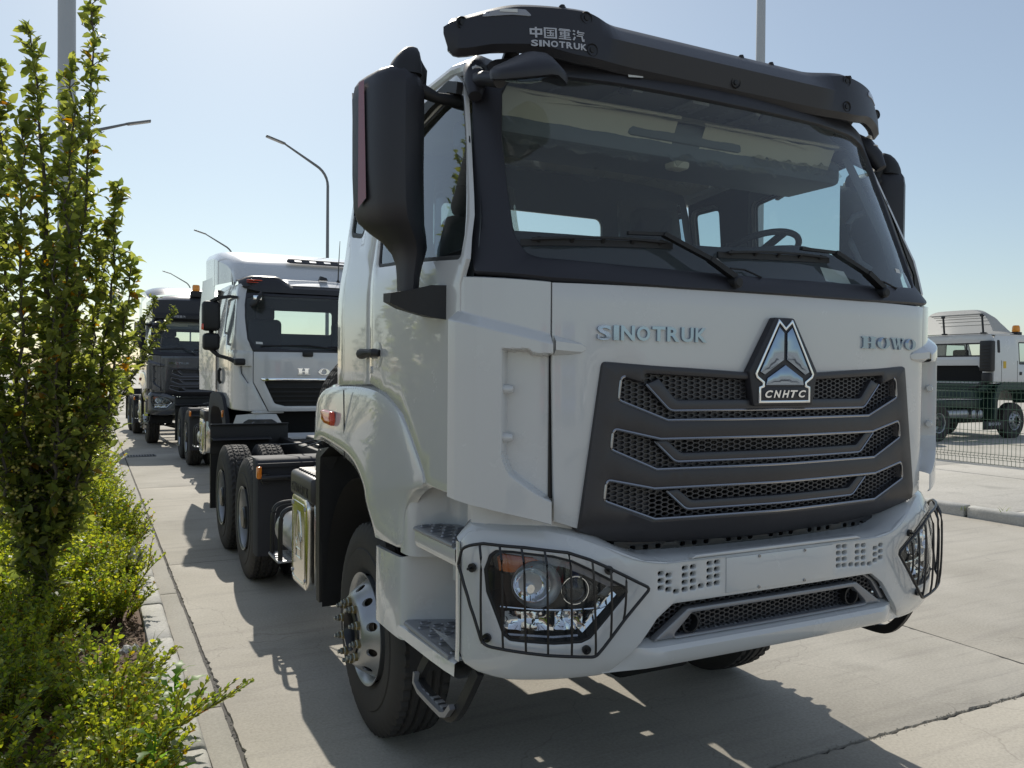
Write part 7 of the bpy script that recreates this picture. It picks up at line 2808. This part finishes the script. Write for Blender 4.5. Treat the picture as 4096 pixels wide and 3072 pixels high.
def leaf_cloud(name, Pp, S, D, N, size, m, parent, wid=.56, droop=1.0, kind=None, me_only=False):
    t = LT.copy()
    t[:, 0] *= wid
    t[:, 2] *= droop
    V = Pp[:, None, :] + size[:, None, None] * (t[None, :, 0:1] * S[:, None] + t[None, :, 1:2] * D[:, None] + t[None, :, 2:3] * N[:, None])
    n = len(Pp)
    V = V.reshape(-1, 3)
    idx = []
    ls = []
    tot = []
    base = np.arange(n) * 8
    F = [np.array(f) for f in LF]
    allv = np.concatenate([(base[:, None] + np.concatenate(F)[None]).ravel()])
    lens = [len(f) for f in LF]
    me = bpy.data.meshes.new(name)
    me.vertices.add(len(V))
    me.vertices.foreach_set('co', V.ravel())
    me.loops.add(len(allv))
    me.loops.foreach_set('vertex_index', allv)
    me.polygons.add(n * len(LF))
    L = np.tile(lens, n)
    st = np.concatenate([[0], np.cumsum(L)[:-1]])
    me.polygons.foreach_set('loop_start', st)
    me.polygons.foreach_set('loop_total', L)
    me.polygons.foreach_set('use_smooth', np.ones(n * len(LF), bool))
    me.update(calc_edges=True)
    me.validate()
    me.materials.append(m)
    if me_only: return me
    return link(name, me, m, parent, kind=kind)


CAMP = np.array([-2.4393, -2.3869, 1.8803])


def bez(pts, n):
    P = [np.array(p, float) for p in pts]
    out = []
    for t in np.linspace(0, 1, n):
        q = P
        while len(q) > 1: q = [a * (1 - t) + b * t for a, b in zip(q[:-1], q[1:])]
        out.append(q[0])
    return np.array(out)


def build_tree(loc, stems, leaf, lsize, dens, label, seed, wid=.56, fruit=0, single=300, name='fruit_tree', low=.10, twl=(.06, .24), rot_stake=None, group=None):
    rng = np.random.default_rng(seed)
    T = empty(name, loc)
    tag(T, label, 'tree', group)
    o = np.array(loc)
    tk = MB()
    LP, LD, LS = [], [], []
    FP = []
    for si, pts in enumerate(stems):
        c = bez([np.array(p) - o for p in pts], 26)
        c[1:-1] += rng.normal(0, .012, c[1:-1].shape)
        L = np.linalg.norm(np.diff(c, axis=0), axis=1).sum()
        r0 = .048 if si == 0 else .019 if si < 14 else .006
        tk.tube(c, [lerp(r0, .004, (k / 25) ** .8) for k in range(26)], 7)
        n = int(L * dens)
        for k in range(n):
            t = low + (1 - low) * (k + rng.random()) / n
            i = min(24, int(t * 25))
            f = t * 25 - i
            p = c[i] * (1 - f) + c[i + 1] * f
            ax = c[i + 1] - c[i]
            ax = ax / np.linalg.norm(ax)
            a = rng.random() * 6.283
            side = np.array([math.cos(a), math.sin(a), 0])
            tl = rng.uniform(*twl) * (1 - .65 * t ** 2.5)
            d = side * .85 + ax * rng.uniform(.25, .8) + np.array([0, 0, rng.uniform(-.15, .35)])
            d /= np.linalg.norm(d)
            q = p + d * tl
            tk.tube([p, p * .5 + q * .5 + np.array([0, 0, .012]), q], [.0035, .003, .002], 4, caps=False)
            m = rng.integers(3, 8)
            for j in range(m):
                u = (j + .6) / m
                s2 = rng.normal(0, .8, 3)
                LP.append(p + (q - p) * u)
                LD.append(d * .6 + s2 + np.array([0, 0, .10]))
                LS.append(lsize * rng.uniform(.55, 1.15))
            if fruit and rng.random() < fruit and .05 < t < .62:
                for j in range(rng.integers(2, 6)):
                    FP.append(q + rng.normal(0, .022, 3) + np.array([0, 0, -.03]))
        # tuft at the tip
        for j in range(9):
            LP.append(c[-1 - (j % 4)])
            LD.append((c[-1] - c[-3]) / np.linalg.norm(c[-1] - c[-3]) + rng.normal(0, .6, 3))
            LS.append(lsize * rng.uniform(.5, .9))
    tr = tk.build('trunk', BARK, T, smooth=60, weld=False)
    LP, LD, LS = np.array(LP), np.array(LD), np.array(LS)
    S, D, N = frames(LD, rng)
    dist = np.linalg.norm(LP + o - CAMP, axis=1) - .25 * LS / lsize + rng.normal(0, .10, len(LP))
    order = np.argsort(dist)
    near, far = order[:single], order[single:]
    leaf_cloud('crown', LP[far], S[far], D[far], N[far], LS[far], leaf, T, wid, kind='stuff')
    if single:
        lm = leaf_mesh('leaf', leaf, wid)
        for i in near:
            ob = link('leaf', lm, leaf, T)
            M = Matrix(((S[i][0], D[i][0], N[i][0], 0), (S[i][1], D[i][1], N[i][1], 0), (S[i][2], D[i][2], N[i][2], 0), (0, 0, 0, 1)))
            ob.matrix_local = Matrix.Translation(LP[i]) @ M @ Matrix.Scale(LS[i], 4)
    if FP:
        fm = MB().lathe([(-.010, .001), (-.0095, .004), (-.005, .0098), (0, .0112), (.006, .0092), (.009, .004), (.0075, .001)], 9, (0, 0, 0), 'z').tube([(0, 0, .007), (.004, 0, .03)], .0012, 4).mesh('fruit', FRUIT, 60)
        FP = np.array(FP)
        dd = np.argsort(np.linalg.norm(FP + o - CAMP, axis=1))[:240]
        for i in dd:
            s_ = rng.uniform(.75, 1.2)
            link('fruit', fm, FRUIT, T, tuple(FP[i]), (rng.normal(0, .4), rng.normal(0, .4), rng.random() * 6), (s_, s_, s_))
    return T


b0 = (-2.74, 3.95, .09)
bt = (-2.74, 3.95, .55)
stems1 = [
    [b0, (-2.76, 3.95, 1.2), (-2.62, 3.98, 2.6), (-2.80, 4.02, 4.16)],
    [bt, (-2.60, 3.97, 1.7), (-2.36, 4.0, 3.0), (-2.44, 4.0, 5.1)],
    [bt, (-2.90, 3.97, 1.6), (-2.98, 4.05, 2.8), (-2.99, 4.1, 3.9)],
    [bt, (-2.66, 3.85, 1.4), (-2.52, 3.75, 2.5), (-2.55, 3.78, 3.9)],
    [bt, (-2.46, 3.92, 1.3), (-2.26, 3.96, 2.2), (-2.27, 4.0, 3.15)],
    [bt, (-2.80, 3.78, 1.5), (-2.86, 3.70, 2.4), (-2.84, 3.75, 3.5)],
    [bt, (-2.58, 4.15, 1.7), (-2.50, 4.25, 2.6), (-2.58, 4.2, 3.7)],
    [bt, (-2.44, 3.86, 1.1), (-2.28, 3.85, 1.7), (-2.18, 3.88, 2.62)],
    [bt, (-3.0, 3.9, 1.3), (-3.12, 3.95, 2.2), (-3.18, 4.0, 3.3)],
    [bt, (-2.62, 3.72, 1.1), (-2.60, 3.62, 1.7), (-2.66, 3.66, 2.7)],
    [bt, (-2.50, 4.05, 1.2), (-2.38, 4.1, 1.8), (-2.40, 4.1, 2.9)],
    [bt, (-2.92, 3.80, 1.2), (-3.02, 3.78, 1.9), (-3.0, 3.8, 2.9)],
    [bt, (-2.55, 3.85, .9), (-2.46, 3.75, 1.3), (-2.44, 3.76, 1.9)],
    [bt, (-2.90, 3.82, .9), (-2.98, 3.72, 1.3), (-3.0, 3.7, 2.0)],
    [b0, (-2.66, 3.86, .3), (-2.68, 3.80, .6), (-2.66, 3.78, .95)],
    [b0, (-2.80, 3.86, .3), (-2.78, 3.84, .5), (-2.80, 3.80, .8)],
]
tree1 = build_tree(b0, stems1, TREELEAF, .084, 46, 'tall columnar fruit tree with small yellow-green fruit at the left edge', 11, fruit=.28, low=.05)
b1 = (-2.65, 8.6, .09)
stems2 = [
    [b1, (-2.6, 8.6, 1.2), (-2.4, 8.6, 2.4), (-2.2, 8.6, 3.5)],
    [b1, (-2.45, 8.55, 1.0), (-2.1, 8.5, 1.6), (-1.52, 8.45, 2.62)],
    [b1, (-2.4, 8.6, 1.1), (-2.1, 8.6, 1.9), (-1.72, 8.6, 2.75)],
    [b1, (-2.5, 8.6, .9), (-2.2, 8.6, 1.5), (-1.75, 8.55, 2.15)],
    [b1, (-2.8, 8.6, 1.2), (-2.9, 8.7, 2.2), (-2.85, 8.7, 3.3)],
    [b1, (-2.5, 8.8, 1.2), (-2.3, 8.9, 2.2), (-2.05, 8.9, 2.9)],
]
build_tree(b1, stems2, FARVEG, .062, 42, 'smaller spreading fruit tree reaching over the kerb behind the first tree', 21, fruit=.1, single=0)
for k, (x, y, h) in enumerate(((-2.75, 13.4, 2.9), (-2.8, 18.6, 2.7), (-3.0, 24.0, 2.9), (-4.9, 9.5, 3.0), (-5.6, 15.0, 3.2), (-6.0, 22.0, 3.1))):
    b = (x, y, .09)
    st = [[b, (x + RNG.normal(0, .2), y + RNG.normal(0, .2), h * .35), (x + RNG.normal(0, .35), y + RNG.normal(0, .35), h * .7), (x + RNG.normal(0, .4), y + RNG.normal(0, .4), h * RNG.uniform(.75, 1))] for _ in range(6)]
    build_tree(b, st, FARVEG, .075, 20, ['young fruit tree third along the kerbside bed', 'young fruit tree fourth along the kerbside bed', 'last young fruit tree along the kerbside bed', 'young tree at the back of the bed behind the nearest trunk', 'young tree at the back of the bed, farther along', 'farthest young tree at the back of the bed'][k], 31 + k, single=0, twl=(.08, .28), group='young trees in the bed')


# ---------------- low shrubs
def shrub_mesh(seed, h, rad, n_st, lsize, m, lean_=(0, 0)):
    rng = np.random.default_rng(seed)
    tk = MB()
    LP, LD, LS = [], [], []
    for s in range(n_st):
        a = rng.random() * 6.283
        r = rad * math.sqrt(rng.random())
        p0 = np.array([math.cos(a) * r * .35, math.sin(a) * r * .35, 0])
        hh = h * rng.uniform(.55, 1.08) * (1 - .25 * (r / rad) ** 2)
        p2 = np.array([math.cos(a) * r * 1.1 + lean_[0], math.sin(a) * r * 1.1 + lean_[1], hh])
        p1 = p0 * .6 + p2 * .4 + np.array([0, 0, hh * .18])
        c = bez([p0, p1, p2], 10)
        tk.tube(c, [lerp(.0042, .0014, k / 9) for k in range(10)], 4, caps=False)
        n = int(18 + hh * 40)
        for k in range(n):
            t = .22 + .78 * (k + rng.random()) / n
            i = min(8, int(t * 9))
            f = t * 9 - i
            p = c[i] * (1 - f) + c[i + 1] * f
            ax = c[i + 1] - c[i]
            ax /= np.linalg.norm(ax)
            b = k * 2.4 + rng.normal(0, .4)
            side = np.array([math.cos(b), math.sin(b), 0])
            LP.append(p)
            LD.append(side * .8 + ax * rng.uniform(.4, 1.1) + rng.normal(0, .15, 3))
            LS.append(lsize * rng.uniform(.6, 1.15) * (1.1 - .3 * t))
    LP, LD, LS = np.array(LP), np.array(LD), np.array(LS)
    S, D, N = frames(LD, rng, .35)
    return tk.mesh('stem', TWIG, 60, False), leaf_cloud('leaves', LP, S, D, N, LS, m, None, .70, .7, me_only=True), (LP, LD, LS)


SH = [shrub_mesh(100 + k, .50, .38, 62, .044, HEDGELEAF) for k in range(5)]
SHF = [shrub_mesh(200 + k, .55, .45, 22, .055, HEDGELEAF) for k in range(3)]


def shrub(x, y, sc, k, label, group='low shrubs in the kerbside bed', far=False):
    t = empty('shrub', (x, y, .085), RNG.random() * 6.283)
    t.scale = (sc, sc, sc * RNG.uniform(.92, 1.12))
    tag(t, label or shrub_label(x, y), 'shrub', group)
    st, lv, _ = (SHF if far else SH)[k % (3 if far else 5)]
    link('stem', st, TWIG, t)
    o = link('foliage', lv, HEDGELEAF, t)
    o['kind'] = 'stuff'
    return t


def shrub_label(x, y):
    row = 'kerb-side row' if x > -2.6 else 'second row from the kerb' if x > -3.05 else 'third row from the kerb' if x > -3.5 else 'back rows of the bed'
    zone = ('at the bottom edge of the picture' if y < 1.0 else 'just before the bare soil patch' if y < 2.5 else 'around the fruit tree trunk' if y < 4.6 else 'beyond the fruit tree trunk' if y < 6.3
            else 'level with the front truck tandem wheels' if y < 8.2 else 'around the second smaller tree' if y < 10.5 else 'level with the second truck' if y < 15 else 'level with the second truck tail' if y < 19 else 'beside the grey truck')
    return 'low yellow-green shrub, ' + row + ', ' + zone

k = 0
for y in np.arange(-.2, 12.5, .46):
    for j, x in enumerate((-2.40, -2.82, -3.25, -3.72, -4.25)):
        if j > 2 and k % 2: pass
        xx, yy = x + RNG.normal(0, .07), y + RNG.normal(0, .10) + .2 * (j % 2)
        # bare soil patch beside the kerb
        if xx > -2.62 and 2.35 < yy < 3.75: continue
        if yy < .9 and xx > -2.65 and yy > -.2 and False: continue
        sc = RNG.uniform(.82, 1.18) * (1.0 if yy > 4 else .86 if yy > 2 else .80)
        shrub(xx, yy, sc, k, None)
        k += 1
for y in np.arange(12.5, 30, .95):
    for x in (-2.42, -3.05, -3.8, -4.7):
        shrub(x + RNG.normal(0, .08), y + RNG.normal(0, .15), RNG.uniform(.9, 1.3), k, None, far=True)
        k += 1
for (x, y, sc) in ((-2.28, 4.02, .72), (-2.42, 2.52, .50), (-2.33, 1.95, .62), (-2.25, 5.1, .8), (-2.22, 6.3, .9), (-2.2, 7.4, .9), (-2.3, 1.35, .78), (-2.36, .75, .8), (-2.75, 2.7, .8), (-2.62, 3.2, .42)):
    shrub(x, y, sc, k, None)
    k += 1

# the sprig that leans out over the kerb, every leaf on its own
def sprig(x, y, pts, n_side, label, seed, lsize=.042):
    rng = np.random.default_rng(seed)
    T = empty('shrub', (x, y, .08))
    tag(T, label, 'shrub')
    tk = MB()
    lm = leaf_mesh('leaf', HEDGELEAF, .60, .8)
    L = []
    main = bez(pts, 16)
    tk.tube(main, [lerp(.006, .002, k / 15) for k in range(16)], 6)
    branches = [(main, .35)]
    for s in range(n_side):
        i = 3 + int(10 * s / n_side)
        p = main[i]
        ax = main[i + 1] - main[i]
        ax /= np.linalg.norm(ax)
        d = ax * .8 + rng.normal(0, .35, 3) + np.array([0, 0, .35])
        d /= np.linalg.norm(d)
        ln = rng.uniform(.10, .24)
        c = bez([p, p + d * ln * .5 + np.array([0, 0, .01]), p + d * ln + np.array([0, 0, .03])], 8)
        tk.tube(c, [.003, .003, .0025, .0025, .002, .002, .0015, .0015], 5)
        branches.append((c, .1))
    for c, t0 in branches:
        n = int(np.linalg.norm(np.diff(c, axis=0), axis=1).sum() / .014)
        for k in range(n):
            t = t0 + (1 - t0) * (k + .5) / n
            f = t * (len(c) - 1)
            i = min(len(c) - 2, int(f))
            p = c[i] + (c[i + 1] - c[i]) * (f - i)
            ax = c[i + 1] - c[i]
            ax /= np.linalg.norm(ax)
            b = k * 2.4 + rng.normal(0, .3)
            L.append((p, np.array([math.cos(b), math.sin(b) * .8, .25]) * .7 + ax * .9, lsize * rng.uniform(.6, 1.1) * (1.15 - .35 * t)))
    tk.build('stem', TWIG, T, smooth=60, weld=False)
    P_, D_, S_ = np.array([l[0] for l in L]), np.array([l[1] for l in L]), np.array([l[2] for l in L])
    S, D, N = frames(D_, rng, .3)
    for i in range(len(L)):
        ob = link('leaf', lm, HEDGELEAF, T)
        M = Matrix(((S[i][0], D[i][0], N[i][0], 0), (S[i][1], D[i][1], N[i][1], 0), (S[i][2], D[i][2], N[i][2], 0), (0, 0, 0, 1)))
        ob.matrix_local = Matrix.Translation(P_[i]) @ M @ Matrix.Scale(S_[i], 4)


sprig(-2.30, 1.55, [(0, 0, 0), (.15, .0, .20), (.34, .04, .22), (.56, .12, .30)], 9, 'shrub sprig with round leaves leaning out over the kerb at the bottom of the picture', 5)
sprig(-2.32, 1.30, [(0, 0, 0), (.12, .05, .24), (.24, .05, .30), (.34, .0, .40)], 7, 'upright shrub sprig beside the jagged weed by the near kerb', 6)
sprig(-2.20, 4.15, [(0, 0, 0), (.06, .0, .25), (.14, .02, .34), (.26, .05, .42)], 6, 'thin shrub sprig leaning over the kerb beyond the bare soil', 7, .036)
sprig(-2.20, 5.4, [(0, 0, 0), (.06, .0, .25), (.14, .02, .34), (.24, .05, .46)], 6, 'thin shrub sprig leaning over the kerb halfway to the nearest rear wheel', 8, .036)


# jagged-leaved weed
def weed(x, y, label, seed, n=9, L0=.16):
    rng = np.random.default_rng(seed)
    T = empty('weed', (x, y, .08))
    tag(T, label, 'weed')
    MB().tube([(0, 0, 0), (.01, .0, .16), (.015, .01, .34)], [.006, .005, .003], 6).build('stem', WEEDLEAF, T)
    for k in range(n):
        a = k * 2.4
        z = .06 + .28 * k / n
        L = L0 * rng.uniform(.7, 1.1) * (1.1 - .4 * k / n)
        mb = MB()
        prof_ = [(.0, .06), (.12, .10), (.2, .34), (.27, .12), (.36, .15), (.45, .44), (.52, .16), (.6, .18), (.68, .42), (.76, .15), (.86, .16), (1.0, .0)]
        c = []
        for u, w in prof_:
            xx = u * L
            zz = .22 * L * math.sin(u * 2.6) - .10 * L * u * u
            c.append([(xx, -w * L * .42, zz + .05 * L * w), (xx, 0, zz), (xx, w * L * .42, zz + .05 * L * w)])
        mb.grid(c)
        o = mb.build('leaf', WEEDLEAF, T, smooth=60)
        o.location = (.012, 0, z)
        o.rotation_euler = (rng.normal(0, .15), -R(rng.uniform(10, 40)), a)


weed(-2.09, 1.80, 'bright green jagged-leaved weed at the kerb edge near the bottom', 3, 14, .20)
weed(-2.22, 1.15, 'jagged-leaved weed half hidden by shrubs at the bottom of the picture', 4, 10, .18)
# long grass tufts
def grass(x, y, n, L, label, seed):
    rng = np.random.default_rng(seed)
    mb = MB()
    for k in range(n):
        a = rng.random() * 6.283
        le = L * rng.uniform(.5, 1.1)
        d = np.array([math.cos(a), math.sin(a), 0])
        s = np.array([-d[1], d[0], 0]) * .0032
        p = rng.normal(0, .02, 3) * np.array([1, 1, 0])
        pts = [p + d * (le * .55 * t ** 1.6) + np.array([0, 0, le * (t - .35 * t * t)]) for t in (0, .35, .7, 1)]
        w = (1, .9, .6, .1)
        mb.grid([[q - s * w_, q + s * w_] for q, w_ in zip(pts, w)])
    o = mb.build('grass_tuft', GRASSM, None, smooth=60, weld=False)
    o.location = (x, y, .08)
    tag(o, label, 'grass')


grass(-2.13, 2.95, 16, .34, 'tuft of long grass growing along the kerb beside the bare soil', 1)
grass(-2.14, 2.35, 12, .30, 'thin grass tuft at the kerb just in front of the bare soil', 2)
grass(-3.3, 2.6, 30, .34, 'bright grass tuft among the shrubs at the left picture edge', 3)
grass(8.02, 4.05, 14, .22, 'grass tuft growing out of the right-hand kerb near the picture edge', 4)
grass(7.96, 4.55, 8, .18, 'small grass tuft by the right-hand kerb joint', 5)
# red leaved seedling and litter
def spray(x, y, z, m, n, ls, label, cat, name, seed):
    rng = np.random.default_rng(seed)
    T = empty(name, (x, y, z))
    tag(T, label, cat)
    MB().tube([(0, 0, 0), (.0, .01, .3)], .003, 5).build('stem', TWIG, T)
    lm = leaf_mesh('leaf', m, .5)
    for i in range(n):
        a = rng.random() * 6.28
        o = link('leaf', lm, m, T, (0, .01, .2 + .1 * rng.random()), (rng.normal(0, .5), rng.normal(0, .5), a), (ls, ls, ls))


spray(-2.42, 4.75, .22, REDLEAF, 9, .05, 'small seedling with rusty red leaves among the shrubs', 'seedling', 'seedling', 2)


def crumple(x, y, z, sx, sy, h, m, name, label, cat, seed):
    rows = []
    for i in range(16):
        rows.append([(sx * (i / 15 - .5) + .2 * sx * noise.noise((i * .5, j * .5, seed)), sy * (j / 15 - .5) + .2 * sy * noise.noise((i * .5, j * .5, seed + 7)), h * (.5 + noise.noise((i * .33, j * .33, seed + 3)) + .4 * noise.noise((i * .9, j * .9, seed)))) for j in range(16)])
    o = MB().grid(rows).build(name, m, None, smooth=20)
    o.location = (x, y, z)
    tag(o, label, cat)


crumple(-2.24, 3.2, .11, .14, .07, .05, PAPER, 'paper_scrap', 'crumpled white paper scrap on the bare soil beside the kerb', 'litter', 2)
crumple(-2.14, 5.1, .22, .16, .14, .14, PAPER, 'paper_scrap', 'white wrapper caught in the shrubs beyond the bare soil', 'litter', 5)
crumple(-2.66, 9.3, .36, .45, .4, .45, BLUEBAG, 'plastic_bag', 'blue plastic bag behind the fruit tree trunk', 'bag', 8)
